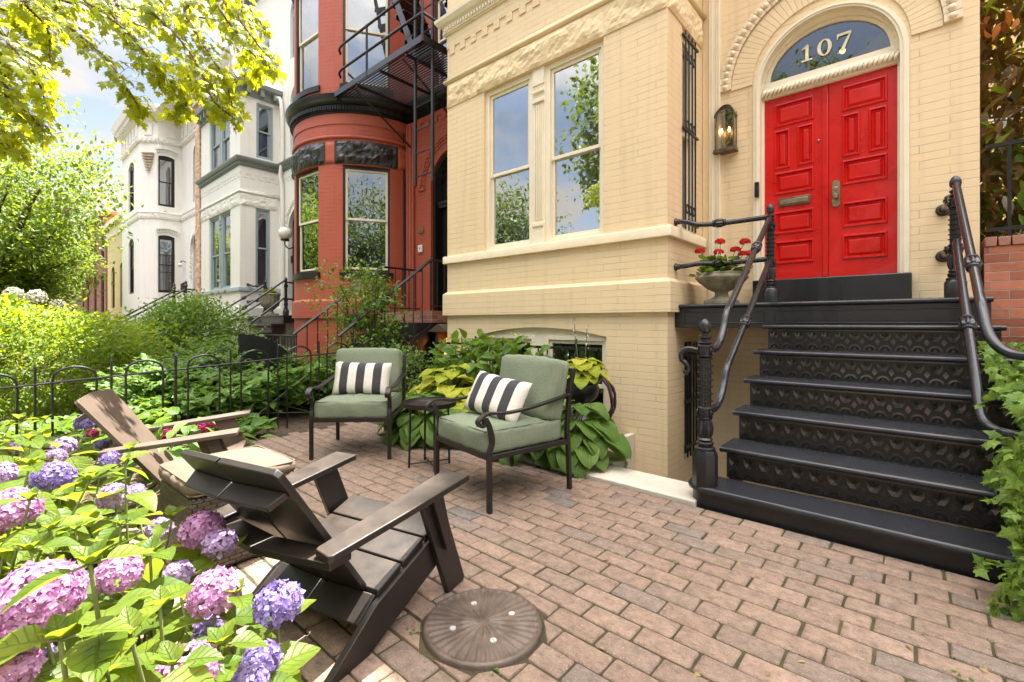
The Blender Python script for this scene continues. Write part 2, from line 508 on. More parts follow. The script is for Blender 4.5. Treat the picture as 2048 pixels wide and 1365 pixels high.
def glassmat(name, refl=0.35, tint=(0.9, 0.95, 1.0), rough=0.01):
    m, nt, N, L, B = _nt(name)
    N.remove(B)
    t = N.new('ShaderNodeBsdfTransparent'); t.inputs[0].default_value = (0.75, 0.78, 0.78, 1)
    g = N.new('ShaderNodeBsdfGlossy'); g.inputs['Roughness'].default_value = rough; g.inputs['Color'].default_value = (*tint, 1)
    lw = N.new('ShaderNodeLayerWeight'); lw.inputs[0].default_value = 0.35
    mr = N.new('ShaderNodeMapRange'); mr.inputs[3].default_value = refl; mr.inputs[4].default_value = 0.9
    L.new(lw.outputs['Fresnel'], mr.inputs[0])
    tcn = N.new('ShaderNodeTexCoord'); nz = N.new('ShaderNodeTexNoise'); nz.inputs['Scale'].default_value = 1.6
    L.new(tcn.outputs['Object'], nz.inputs['Vector'])
    bp = N.new('ShaderNodeBump'); bp.inputs['Distance'].default_value = 0.006; bp.inputs['Strength'].default_value = 0.5
    L.new(nz.outputs['Fac'], bp.inputs['Height']); L.new(bp.outputs[0], g.inputs['Normal'])
    ms = N.new('ShaderNodeMixShader')
    L.new(mr.outputs[0], ms.inputs[0]); L.new(t.outputs[0], ms.inputs[1]); L.new(g.outputs[0], ms.inputs[2])
    L.new(ms.outputs[0], N['Material Output'].inputs['Surface'])
    return m

def emit(name, col, s):
    m, nt, N, L, B = _nt(name)
    B.inputs['Base Color'].default_value = (*col, 1)
    B.inputs['Emission Color'].default_value = (*col, 1); B.inputs['Emission Strength'].default_value = s
    return m

# ------------------------------------------------------------------ materials
M_ = {}
M_['cream'] = brickpaint('cream_painted_brick', (0.77, 0.60, 0.37), mort=0.76, var=0.05, w=0.40, h=0.072, bump=0.0026, hair=0.85)
M_['cream_flat'] = mk('cream_paint', (0.76, 0.605, 0.375), 0.5, var=0.06, nscale=5, bump=0.003, bscale=14)
M_['cream_rock'] = mk('cream_rock_faced_stone', (0.76, 0.60, 0.365), 0.6, var=0.08, nscale=4, bump=0.010, bscale=22)
M_['cream_trim'] = mk('pale_cream_trim_paint', (0.80, 0.725, 0.555), 0.42, var=0.05, nscale=4, bump=0.001, bscale=40)
M_['cream_stone'] = mk('pale_cream_sill_paint', (0.77, 0.66, 0.47), 0.5, var=0.07, nscale=5, bump=0.003, bscale=18)
M_['red'] = brickpaint('red_painted_brick', (0.43, 0.092, 0.052), mort=0.7, var=0.10, rough=0.5, w=0.42, h=0.072, bump=0.004, hair=0.8)
M_['red_flat'] = mk('red_paint', (0.44, 0.100, 0.058), 0.5, var=0.12, nscale=3, bump=0.003, bscale=12)
M_['white'] = brickpaint('white_painted_brick', (0.86, 0.845, 0.81), mort=0.84, var=0.04, w=0.40, h=0.072, bump=0.003, hair=0.85)
M_['white_flat'] = mk('white_paint', (0.80, 0.78, 0.74), 0.5, var=0.06, nscale=3, bump=0.003, bscale=12)
M_['white_rock'] = mk('white_rock_faced_stone', (0.80, 0.78, 0.74), 0.6, var=0.08, bump=0.012, bscale=7)
M_['grey_trim'] = mk('grey_green_trim_paint', (0.22, 0.25, 0.24), 0.45, var=0.08, nscale=3)
M_['blue_trim'] = mk('blue_grey_trim_paint', (0.33, 0.40, 0.43), 0.45, var=0.08, nscale=3)
M_['black_trim'] = mk('black_trim_paint', (0.010, 0.0095, 0.010), 0.35, var=0.2, nscale=3)
M_['black_rock'] = mk('black_rock_faced_stone', (0.030, 0.031, 0.035), 0.3, var=0.3, nscale=8, bump=0.03, bscale=7)
M_['iron'] = mk('black_painted_iron', (0.0085, 0.0085, 0.010), 0.36, var=0.35, nscale=9, bump=0.0012, bscale=60, coat=0.12)
M_['iron_rail'] = mk('worn_black_rail_paint', (0.013, 0.0135, 0.018), 0.24, var=0.3, nscale=12, bump=0.0008, bscale=50, coat=0.15)
M_['iron_riser'] = mk('dusty_black_cast_iron', (0.018, 0.0115, 0.0085), 0.5, var=0.4, nscale=10, bump=0.0015, bscale=80)
M_['tread'] = None
M_['door_red'] = mk('glossy_red_door_paint', (0.58, 0.007, 0.004), 0.30, var=0.14, nscale=4, bump=0.0018, bscale=26, coat=0.30, spec=0.4)
M_['bare_brick'] = brickpaint('bare_red_brick', (0.30, 0.085, 0.05), var=0.35, rough=0.85, bump=0.008, col2=(0.42, 0.16, 0.09), mcol=(0.42, 0.36, 0.30), hair=0.1, w=0.22, h=0.075)
M_['orange_brick'] = brickpaint('worn_orange_brick', (0.62, 0.33, 0.19), var=0.35, rough=0.85, bump=0.008, col2=(0.72, 0.48, 0.33), mcol=(0.62, 0.52, 0.42), hair=0.2)
M_['brown_brick'] = brickpaint('old_brown_brick', (0.23, 0.085, 0.055), var=0.3, rough=0.85, bump=0.008, col2=(0.33, 0.15, 0.10), mcol=(0.36, 0.30, 0.26), hair=0.2)
M_['tan_brick'] = brickpaint('peeling_tan_brick', (0.42, 0.30, 0.22), var=0.3, rough=0.85, col2=(0.52, 0.40, 0.30), mcol=(0.45, 0.38, 0.32), hair=0.2)
M_['stone'] = mk('pale_limestone', (0.56, 0.50, 0.41), 0.8, var=0.12, nscale=5, bump=0.003, bscale=40, fine=0.08)
M_['moss_stone'] = mk('mossy_grey_stone', (0.20, 0.18, 0.12), 0.9, var=0.3, nscale=9, bump=0.006, bscale=40, col2=(0.30, 0.28, 0.20), fine=0.15)
M_['glass'] = glassmat('window_glass', 0.34)
M_['glass_strong'] = glassmat('bright_window_glass', 0.55)
M_['glass_dim'] = glassmat('dim_window_glass', 0.16)
M_['dark_room'] = mk('dark_room', (0.05, 0.05, 0.05), 0.9, var=0.3, nscale=1.5)
M_['mid_room'] = mk('dim_room', (0.34, 0.34, 0.37), 0.9, var=0.3, nscale=1.2)
M_['blind'] = mk('pale_window_blind', (0.55, 0.56, 0.58), 0.8, var=0.06, nscale=2)
M_['curtain'] = mk('grey_curtain', (0.42, 0.42, 0.43), 0.8, var=0.1, nscale=2)
M_['brass'] = mk('aged_brass', (0.30, 0.24, 0.15), 0.38, var=0.3, nscale=30, metal=0.8)
M_['bronze'] = mk('aged_bronze', (0.16, 0.12, 0.075), 0.42, var=0.35, nscale=18, metal=0.7)
M_['gold'] = mk('gold_leaf', (0.85, 0.78, 0.55), 0.35, var=0.15, nscale=20, metal=0.15)
M_['black_plastic'] = mk('black_plastic', (0.012, 0.012, 0.013), 0.3, var=0.1)
M_['white_glass'] = mk('white_glass_globe', (0.80, 0.78, 0.74), 0.25, var=0.03, coat=0.5)
M_['bronze_frame'] = mk('dark_bronze_chair_frame', (0.024, 0.019, 0.016), 0.42, var=0.25, nscale=20, bump=0.0005, bscale=150, metal=0.3)
M_['black_board'] = mk('black_plastic_lumber', (0.0115, 0.0082, 0.0068), 0.42, var=0.25, nscale=7, bump=0.0009, bscale=420, fine=0.25, coat=0.05)
M_['brown_board'] = mk('faded_brown_plastic_lumber', (0.092, 0.064, 0.045), 0.6, var=0.18, nscale=6, bump=0.0009, bscale=300, fine=0.18)
M_['beige_cloth'] = mk('beige_woven_cloth', (0.135, 0.099, 0.067), 0.9, var=0.06, nscale=6, bump=0.0015, bscale=500, fine=0.10)
M_['green_cloth'] = mk('sage_green_cloth', (0.180, 0.212, 0.140), 0.9, var=0.09, nscale=9, bump=0.004, bscale=110, fine=0.16)
M_['green_piping'] = mk('dark_green_piping', (0.06, 0.085, 0.055), 0.85, var=0.1)
M_['soil'] = mk('bark_mulch', (0.045, 0.030, 0.020), 0.95, var=0.5, nscale=22, bump=0.02, bscale=40, col2=(0.10, 0.065, 0.04), fine=0.4)
M_['moss_joint'] = mk('mossy_sand_joint', (0.030, 0.023, 0.016), 0.95, var=0.3, nscale=3.2, bump=0.006, bscale=90, col2=(0.060, 0.050, 0.018), fine=0.35)
M_['concrete'] = mk('grey_concrete', (0.33, 0.31, 0.28), 0.9, var=0.12, nscale=3, bump=0.003, bscale=60, fine=0.1)
M_['asphalt'] = mk('asphalt', (0.05, 0.05, 0.052), 0.9, var=0.15, nscale=4, bump=0.004, bscale=120)
M_['bark'] = mk('grey_brown_bark', (0.09, 0.068, 0.05), 0.95, var=0.35, nscale=6, bump=0.02, bscale=20)
M_['twig'] = mk('green_brown_twig', (0.075, 0.065, 0.03), 0.8, var=0.2)
M_['stem'] = mk('green_stem', (0.13, 0.16, 0.045), 0.6, var=0.2)
M_['zinc'] = mk('worn_cast_iron_cover', (0.105, 0.075, 0.056), 0.5, var=0.35, nscale=9, bump=0.002, bscale=90, metal=0.15, col2=(0.12, 0.09, 0.07), fine=0.1)
M_['steel_white'] = mk('bright_screw_head', (0.62, 0.62, 0.60), 0.35, var=0.05, metal=0.4)
M_['hose'] = mk('purple_brown_hose', (0.060, 0.030, 0.040), 0.45, var=0.2)
M_['terracotta'] = mk('terracotta', (0.32, 0.12, 0.06), 0.8, var=0.2)
M_['blue_plastic'] = mk('blue_plastic', (0.02, 0.09, 0.45), 0.4, var=0.1)

def tread_mat():
    m, nt, N, L, B = _nt('worn_black_painted_treads')
    c = N.new('ShaderNodeTexCoord'); mp = N.new('ShaderNodeMapping')
    mp.inputs['Scale'].default_value = (2.0, 34, 8)
    L.new(c.outputs['Object'], mp.inputs['Vector'])
    n = N.new('ShaderNodeTexNoise'); n.inputs['Scale'].default_value = 3; n.inputs['Detail'].default_value = 9; n.inputs['Roughness'].default_value = 0.7
    L.new(mp.outputs[0], n.inputs['Vector'])
    r = N.new('ShaderNodeValToRGB')
    r.color_ramp.elements[0].position = 0.33; r.color_ramp.elements[0].color = (0.009, 0.0095, 0.011, 1)
    r.color_ramp.elements[1].position = 0.70; r.color_ramp.elements[1].color = (0.036, 0.039, 0.048, 1)
    L.new(n.outputs['Fac'], r.inputs[0]); L.new(r.outputs[0], B.inputs['Base Color'])
    B.inputs['Roughness'].default_value = 0.25
    bp = N.new('ShaderNodeBump'); bp.inputs['Distance'].default_value = 0.0015
    L.new(n.outputs['Fac'], bp.inputs['Height']); L.new(bp.outputs[0], B.inputs['Normal'])
    return m
M_['tread'] = tread_mat()

def stripe_mat():
    m, nt, N, L, B = _nt('black_and_white_striped_cloth')
    c = N.new('ShaderNodeTexCoord'); s = N.new('ShaderNodeSeparateXYZ')
    L.new(c.outputs['Generated'], s.inputs[0])
    a = N.new('ShaderNodeMath'); a.operation = 'MULTIPLY'; a.inputs[1].default_value = 3.5; L.new(s.outputs['X'], a.inputs[0])
    f = N.new('ShaderNodeMath'); f.operation = 'FRACT'; L.new(a.outputs[0], f.inputs[0])
    g = N.new('ShaderNodeMath'); g.operation = 'GREATER_THAN'; g.inputs[1].default_value = 0.5; L.new(f.outputs[0], g.inputs[0])
    x = N.new('ShaderNodeMixRGB'); x.inputs[1].default_value = (0.68, 0.64, 0.56, 1); x.inputs[2].default_value = (0.045, 0.043, 0.047, 1)
    L.new(g.outputs[0], x.inputs[0]); L.new(x.outputs[0], B.inputs['Base Color'])
    B.inputs['Roughness'].default_value = 0.9
    n = N.new('ShaderNodeTexNoise'); n.inputs['Scale'].default_value = 60; n.inputs['Detail'].default_value = 4
    L.new(c.outputs['Object'], n.inputs['Vector'])
    bp = N.new('ShaderNodeBump'); bp.inputs['Distance'].default_value = 0.004
    L.new(n.outputs['Fac'], bp.inputs['Height']); L.new(bp.outputs[0], B.inputs['Normal'])
    return m
M_['stripe'] = stripe_mat()

def paver_mat():
    m, nt, N, L, B = _nt('tumbled_brick_paver')
    at_ = N.new('ShaderNodeAttribute'); at_.attribute_name = 'tone'
    r = N.new('ShaderNodeValToRGB')
    cr = r.color_ramp; cr.elements[0].position = 0.0; cr.elements[0].color = (0.17, 0.145, 0.128, 1)
    cr.elements[1].position = 1.0; cr.elements[1].color = (0.32, 0.215, 0.158, 1)
    for p, c_ in ((0.12, (0.215, 0.165, 0.130)), (0.3, (0.238, 0.168, 0.124)), (0.6, (0.262, 0.176, 0.125)), (0.85, (0.292, 0.200, 0.142))):
        e = cr.elements.new(p); e.color = (*c_, 1)
    L.new(at_.outputs['Fac'], r.inputs[0])
    c = N.new('ShaderNodeTexCoord')
    n = N.new('ShaderNodeTexNoise'); n.inputs['Scale'].default_value = 22; n.inputs['Detail'].default_value = 8; n.inputs['Roughness'].default_value = .75
    L.new(c.outputs['Object'], n.inputs['Vector'])
    mr = N.new('ShaderNodeMapRange'); mr.inputs[1].default_value = 0.3; mr.inputs[2].default_value = 0.7; mr.inputs[3].default_value = 0.55; mr.inputs[4].default_value = 1.32
    L.new(n.outputs['Fac'], mr.inputs[0])
    mm = N.new('ShaderNodeMixRGB'); mm.blend_type = 'MULTIPLY'; mm.inputs[0].default_value = 1
    L.new(r.outputs[0], mm.inputs[1]); L.new(mr.outputs[0], mm.inputs[2])
    # sand grains
    v = N.new('ShaderNodeTexNoise'); v.inputs['Scale'].default_value = 170; v.inputs['Detail'].default_value = 2
    L.new(c.outputs['Object'], v.inputs['Vector'])
    gr = N.new('ShaderNodeMapRange'); gr.inputs[1].default_value = 0.62; gr.inputs[2].default_value = 0.72
    L.new(v.outputs['Fac'], gr.inputs[0])
    gm = N.new('ShaderNodeMixRGB'); L.new(gr.outputs[0], gm.inputs[0]); L.new(mm.outputs[0], gm.inputs[1]); gm.inputs[2].default_value = (0.40, 0.34, 0.28, 1)
    # dark scuffs
    mp = N.new('ShaderNodeMapping'); mp.inputs['Scale'].default_value = (26, 60, 26); mp.inputs['Rotation'].default_value = (0, 0, 0.35)
    L.new(c.outputs['Object'], mp.inputs['Vector'])
    sc = N.new('ShaderNodeTexNoise'); sc.inputs['Scale'].default_value = 1; sc.inputs['Detail'].default_value = 3
    L.new(mp.outputs[0], sc.inputs['Vector'])
    sr = N.new('ShaderNodeMapRange'); sr.inputs[1].default_value = 0.58; sr.inputs[2].default_value = 0.70; sr.inputs[4].default_value = 0.6
    L.new(sc.outputs['Fac'], sr.inputs[0])
    sm = N.new('ShaderNodeMixRGB'); L.new(sr.outputs[0], sm.inputs[0]); L.new(gm.outputs[0], sm.inputs[1]); sm.inputs[2].default_value = (0.11, 0.08, 0.065, 1)
    L.new(sm.outputs[0], B.inputs['Base Color'])
    B.inputs['Roughness'].default_value = 0.8
    ad = N.new('ShaderNodeMath'); ad.operation = 'MULTIPLY_ADD'; ad.inputs[1].default_value = 0.3
    L.new(v.outputs['Fac'], ad.inputs[0]); L.new(n.outputs['Fac'], ad.inputs[2])
    bp = N.new('ShaderNodeBump'); bp.inputs['Distance'].default_value = 0.010
    L.new(ad.outputs[0], bp.inputs['Height']); L.new(bp.outputs[0], B.inputs['Normal'])
    return m
M_['paver'] = paver_mat()

def wicker_mat():
    m, nt, N, L, B = _nt('brown_wicker')
    c = N.new('ShaderNodeTexCoord')
    bt = N.new('ShaderNodeTexBrick'); bt.inputs['Scale'].default_value = 1
    bt.inputs['Brick Width'].default_value = 0.052; bt.inputs['Row Height'].default_value = 0.019
    bt.inputs['Mortar Size'].default_value = 0.0036; bt.inputs['Mortar Smooth'].default_value = 0.9
    bt.inputs['Color1'].default_value = (0.052, 0.036, 0.025, 1); bt.inputs['Color2'].default_value = (0.095, 0.067, 0.045, 1); bt.inputs['Mortar'].default_value = (0.006, 0.0045, 0.004, 1)
    L.new(c.outputs['UV'], bt.inputs['Vector'])
    L.new(bt.outputs['Color'], B.inputs['Base Color'])
    B.inputs['Roughness'].default_value = 0.42
    bp = N.new('ShaderNodeBump'); bp.inputs['Distance'].default_value = 0.006; bp.invert = True
    L.new(bt.outputs['Fac'], bp.inputs['Height']); L.new(bp.outputs[0], B.inputs['Normal'])
    return m
M_['wicker'] = wicker_mat()

M_['lf_hyd'] = leafmat('hydrangea_leaf', (0.060, 0.125, 0.012), (0.150, 0.205, 0.022), (0.36, 0.44, 0.03), 0.45, 0.44, veins=6, vcol=(0.20, 0.24, 0.04), spec=0.3)
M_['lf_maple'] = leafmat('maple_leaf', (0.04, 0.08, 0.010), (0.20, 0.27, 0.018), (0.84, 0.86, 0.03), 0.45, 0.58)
M_['lf_tree'] = leafmat('tree_leaf', (0.08, 0.15, 0.018), (0.13, 0.21, 0.026), (0.36, 0.46, 0.03), 0.5, 0.42)
M_['lf_dark'] = leafmat('dark_tree_leaf', (0.028, 0.055, 0.012), (0.065, 0.11, 0.022), (0.15, 0.20, 0.02), 0.45, 0.35)
M_['lf_hedge'] = leafmat('hedge_leaf', (0.08, 0.17, 0.014), (0.17, 0.27, 0.022), (0.46, 0.54, 0.02), 0.5, 0.42)
M_['lf_bush'] = leafmat('bush_leaf', (0.055, 0.125, 0.018), (0.15, 0.26, 0.035), (0.28, 0.42, 0.03), 0.45, 0.36)
M_['lf_fern'] = leafmat('fern_leaf', (0.05, 0.12, 0.022), (0.13, 0.23, 0.05), (0.25, 0.38, 0.05), 0.5, 0.36)
M_['lf_ground'] = leafmat('broad_ground_leaf', (0.08, 0.18, 0.026), (0.16, 0.29, 0.055), (0.28, 0.44, 0.05), 0.45, 0.34, veins=4)
M_['lf_hosta'] = leafmat('dark_hosta_leaf', (0.085, 0.18, 0.028), (0.17, 0.28, 0.05), (0.28, 0.42, 0.05), 0.42, 0.30, veins=-6, ribs=.010, vcol=(.17, .26, .07), spec=.3)
M_['lf_lime'] = leafmat('lime_hosta_leaf', (0.36, 0.46, 0.035), (0.74, 0.70, 0.09), (0.60, 0.62, 0.06), 0.38, 0.34, veins=-6, vcol=(0.26, 0.34, 0.04), ribs=.010, spec=.3)
M_['lf_ivy'] = leafmat('ivy_leaf', (0.07, 0.16, 0.02), (0.22, 0.34, 0.05), (0.34, 0.48, 0.05), 0.38, 0.34, veins=3)
M_['lf_mag'] = leafmat('magnolia_leaf', (0.045, 0.055, 0.015), (0.17, 0.085, 0.025), (0.45, 0.28, 0.04), 0.3, 0.38)
M_['lf_ger'] = leafmat('geranium_leaf', (0.07, 0.15, 0.02), (0.13, 0.24, 0.04), (0.25, 0.38, 0.05), 0.5, 0.34)
M_['pt_pink'] = leafmat('pink_petal', (0.46, 0.21, 0.41), (0.62, 0.36, 0.57), (0.56, 0.28, 0.52), 0.6, 0.35)
M_['pt_lav'] = leafmat('lavender_petal', (0.38, 0.25, 0.46), (0.56, 0.42, 0.63), (0.52, 0.36, 0.60), 0.6, 0.35)
M_['pt_blue'] = leafmat('violet_blue_petal', (0.20, 0.14, 0.38), (0.37, 0.29, 0.58), (0.36, 0.28, 0.58), 0.6, 0.35)
M_['pt_mag'] = leafmat('magenta_petal', (0.42, 0.02, 0.13), (0.62, 0.06, 0.24), (0.6, 0.05, 0.2), 0.6, 0.3)
M_['pt_red'] = leafmat('scarlet_petal', (0.60, 0.008, 0.010), (0.80, 0.03, 0.02), (0.8, 0.02, 0.02), 0.6, 0.3)
M_['pt_white'] = leafmat('white_petal', (0.45, 0.43, 0.36), (0.58, 0.55, 0.46), (0.5, 0.48, 0.36), 0.6, 0.35)
M_['pt_yellow'] = leafmat('yellow_green_petal', (0.45, 0.45, 0.04), (0.62, 0.60, 0.08), (0.6, 0.6, 0.06), 0.6, 0.35)
M_['pt_orange'] = leafmat('orange_dead_leaf', (0.45, 0.13, 0.03), (0.60, 0.22, 0.05), (0.6, 0.2, 0.03), 0.6, 0.35)
M_['green_pot'] = mk('pale_green_glaze', (0.38, 0.48, 0.26), 0.3, var=0.1)
M_['riser_relief'] = mk('black_cast_relief', (0.011, 0.0095, 0.0095), 0.26, var=0.4, nscale=14, coat=0.3)
M_['glass_transom'] = glassmat('fanlight_glass', 0.18)

def dust_and_sun(mat, col, amt=.6):
    """lightens upper faces, broken by noise: settled dust, and painted sun on the black chair"""
    nt = mat.node_tree; N, L = nt.nodes, nt.links; B = N['Principled BSDF']
    src = B.inputs['Base Color'].links[0].from_socket
    ge = N.new('ShaderNodeNewGeometry'); sp = N.new('ShaderNodeSeparateXYZ'); L.new(ge.outputs['True Normal'], sp.inputs[0])
    mr = N.new('ShaderNodeMapRange'); mr.inputs[1].default_value = .75; mr.inputs[2].default_value = .97; mr.inputs[4].default_value = amt
    L.new(sp.outputs['Z'], mr.inputs[0])
    c = N.new('ShaderNodeTexCoord'); n = N.new('ShaderNodeTexNoise'); n.inputs['Scale'].default_value = 9; n.inputs['Detail'].default_value = 9; n.inputs['Roughness'].default_value = .75
    L.new(c.outputs['Object'], n.inputs['Vector'])
    m2 = N.new('ShaderNodeMapRange'); m2.inputs[1].default_value = .3; m2.inputs[2].default_value = .75
    L.new(n.outputs['Fac'], m2.inputs[0])
    mu = N.new('ShaderNodeMath'); mu.operation = 'MULTIPLY'; L.new(mr.outputs[0], mu.inputs[0]); L.new(m2.outputs[0], mu.inputs[1])
    mx = N.new('ShaderNodeMixRGB'); L.new(mu.outputs[0], mx.inputs[0]); L.new(src, mx.inputs[1]); mx.inputs[2].default_value = (*col, 1)
    L.new(mx.outputs[0], B.inputs['Base Color'])
dust_and_sun(M_['black_board'], (.155, .118, .088), .46)  # dust plus painted sunlight: tops turned tan as if sunlit
dust_and_sun(M_['brown_board'], (.16, .12, .09), .4)
M_['lf_maple_dark'] = leafmat('shaded_maple_leaf', (0.03, 0.06, 0.010), (0.08, 0.12, 0.018), (0.20, 0.26, 0.02), 0.45, 0.35)  # darker copy of the maple leaf, shade put into the colour to dim its reflection
M_['warm_room'] = mk('warm_hall', (0.36, 0.24, 0.13), 0.9, var=.3, nscale=2)

dust_and_sun(M_['tread'], (.065, .062, .062), .30)
_d = M_['door_red'].node_tree
for n_ in _d.nodes:
    if n_.type == 'MAP_RANGE' and n_.outputs[0].links and n_.outputs[0].links[0].to_socket.name == 'Roughness':
        n_.inputs[3].default_value = .16; n_.inputs[4].default_value = .46

# ------------------------------------------------------------------ helpers: leaves
def grid_leaf(prof, nx=4, fold=0.25, droop=0.25, tipcurl=0.0, wave=0.0):
    """blade from a list of (t, half width); folded along the midrib and drooping"""
    V, UV, F = [], [], []
    for k, (t, w) in enumerate(prof):
        for i in range(nx + 1):
            u = 2 * i / nx - 1
            z = fold * w * abs(u) ** 1.3 - droop * t * t + wave * w * math.sin(9 * t + 2 * u) * abs(u)
            V.append((u * w, t * (1 - 0.12 * droop * t), z)); UV.append((u, t))
    for k in range(len(prof) - 1):
        for i in range(nx):
            a = k * (nx + 1) + i
            F.append((a, a + 1, a + nx + 2, a + nx + 1))
    return np.array(V), np.array(UV), np.array(F)

def fan_leaf(outline, zc=0.0, droop=0.1):
    """leaf drawn by its outline, made of triangles meeting at a point inside"""
    V = [(0, 0.38, zc)] + [(x, y, -droop * (x * x + (y - .3) ** 2)) for x, y in outline]
    n = len(outline)
    F = [(0, 1 + k, 1 + (k + 1) % n) for k in range(n)]
    V = np.array(V)
    UV = np.stack([V[:, 0] * 1.6, V[:, 1]], 1)
    return V, UV, np.array(F)

T_HYD = grid_leaf([(0, .02), (.04, .12), (.14, .27), (.30, .36), (.48, .36), (.64, .29), (.80, .18), (.92, .08), (1.0, .005)], 4, .30, .22, wave=.06)
T_OVATE = grid_leaf([(0, .02), (.2, .22), (.45, .28), (.75, .17), (1, .0)], 2, .3, .2)
T_SMALL = grid_leaf([(0, .03), (.4, .27), (1, .0)], 2, .3, .15)
T_HOSTA = grid_leaf([(0, .02), (.03, .20), (.10, .36), (.22, .46), (.40, .48), (.58, .44), (.74, .36), (.86, .25), (.94, .13), (1.0, .005)], 6, .20, .48, wave=.07)
T_LONG = grid_leaf([(0, .02), (.3, .15), (.6, .16), (1, .0)], 2, .25, .3)
T_CARD = grid_leaf([(0, .16), (.5, .34), (1, .10)], 2, .3, .2)
_mp = [(0, 0), (.06, .10), (.30, .04), (.24, .16), (.52, .24), (.40, .32), (.56, .46), (.30, .46), (.22, .50), (.34, .74), (.17, .70), (.10, .78), (0, 1.04)]
T_MAPLE = fan_leaf(_mp + [(-x, y) for x, y in _mp[-2:0:-1]], .03, .35)
_iv = [(0, .0), (.18, -.06), (.36, .10), (.30, .26), (.50, .42), (.26, .52), (.16, .72), (0, 1.0)]
T_IVY = fan_leaf(_iv + [(-x, y) for x, y in _iv[-2:0:-1]], .05, .3)
_gr = [(0, .12)] + [(.46 * math.sin(a) * (1 + .06 * math.cos(7 * a)), .48 - .46 * math.cos(a) * (1 + .06 * math.cos(7 * a))) for a in np.linspace(.35, 2 * math.pi - .35, 19)]
T_GER = fan_leaf(_gr, -.05, -.2)
def _floret():
    V, UV, F = [], [], []
    for k in range(4):
        a = k * math.pi / 2
        c, s = math.cos(a), math.sin(a)
        q = [(0, 0, 0), (.30, .34, .05), (.0, .62, .10), (-.30, .34, .05)]
        b = len(V)
        for x, y, z in q:
            V.append((x * c - y * s, x * s + y * c, z)); UV.append((x, y))
        F.append((b, b + 1, b + 2, b + 3))
    return np.array(V), np.array(UV), np.array(F)
T_FLORET = _floret()

def unit(a): return a / np.maximum(np.linalg.norm(a, axis=1, keepdims=True), 1e-9)

def leaves(name, tpl, pos, dirs, ups, scale, mat, parent=None, tone=None, off=None):
    """one mesh of many leaves: each has a base point, a direction, an upper side and a length"""
    tv, tuv, tf = tpl
    pos = np.asarray(pos, float); dirs = unit(np.asarray(dirs, float)); ups = np.asarray(ups, float)
    n = len(pos)
    scale = np.broadcast_to(np.asarray(scale, float), (n,))
    side = np.cross(dirs, ups); bad = np.linalg.norm(side, axis=1) < 1e-3
    side[bad] = np.cross(dirs[bad], np.array([1.0, 0.2, 0.1])); side = unit(side)
    nor = np.cross(side, dirs)
    P = pos[:, None, :] + scale[:, None, None] * (tv[None, :, 0:1] * side[:, None, :] + tv[None, :, 1:2] * dirs[:, None, :] + tv[None, :, 2:3] * nor[:, None, :])
    k, m, c = len(tv), len(tf), tf.shape[1]
    if off is not None: P = P - np.asarray(off)[None, None, :]
    idx = (tf[None] + (np.arange(n) * k)[:, None, None]).reshape(-1)
    me = bpy.data.meshes.new(name)
    me.vertices.add(n * k); me.vertices.foreach_set('co', P.reshape(-1))
    me.loops.add(n * m * c); me.loops.foreach_set('vertex_index', idx.astype(np.int32))
    me.polygons.add(n * m); me.polygons.foreach_set('loop_start', (np.arange(n * m) * c).astype(np.int32))
    try: me.polygons.foreach_set('loop_total', np.full(n * m, c, np.int32))
    except Exception: pass
    me.polygons.foreach_set('use_smooth', np.ones(n * m, bool))
    uv = me.uv_layers.new(name='UVMap')
    uv.data.foreach_set('uv', np.tile(tuv[tf.reshape(-1)], (n, 1)).reshape(-1))
    if tone is None: tone = RNG.random(n)
    a = me.attributes.new('tone', 'FLOAT', 'FACE')
    a.data.foreach_set('value', np.repeat(tone, m).astype(np.float32))
    me.materials.append(mat)
    me.update(calc_edges=True)
    o = bpy.data.objects.new(name, me); COL.objects.link(o)
    if parent is not None: o.parent = parent
    return o

def rdir(n): return unit(RNG.normal(size=(n, 3)))

def lumpy(d, seed, k=7, amp=.25):
    """radius factor with bumps and hollows, by direction"""
    r = np.random.default_rng(seed)
    c = unit(r.normal(size=(k, 3))); a = r.uniform(-.6, 1.0, k)
    return 1 + amp * (np.exp(-((1 - d @ c.T) / .25)) * a[None]).sum(1)

def cloud(c, rad, n, seed, inner=.55, amp=.25, zmin=None, box=0):
    """points through an uneven ellipsoid, most near its surface, with their outward directions"""
    d = rdir(n)
    if zmin is not None: d[:, 2] = np.where(d[:, 2] < zmin, -d[:, 2] * .6, d[:, 2]); d = unit(d)
    q = d / np.linalg.norm(d, ord=box, axis=1, keepdims=True) if box else d
    rr = lumpy(d, seed, amp=amp) * (inner + (1 - inner) * RNG.random(n) ** .6)
    return np.asarray(c) + q * rr[:, None] * np.asarray(rad), d

def clumps(c, rad, n, per, seed, spread, inner=.45, amp=.3, box=0):
    """leaf positions in separate clumps (gaps show between them)"""
    p, d = cloud(c, rad, n, seed, inner, amp, None, box)
    P = np.repeat(p, per, 0) + RNG.normal(size=(n * per, 3)) * np.asarray(spread)
    D = np.repeat(d, per, 0)
    T = np.repeat(RNG.uniform(.1, .9, n), per) + RNG.normal(size=n * per) * .15
    return P, D, np.clip(T, 0, 1)

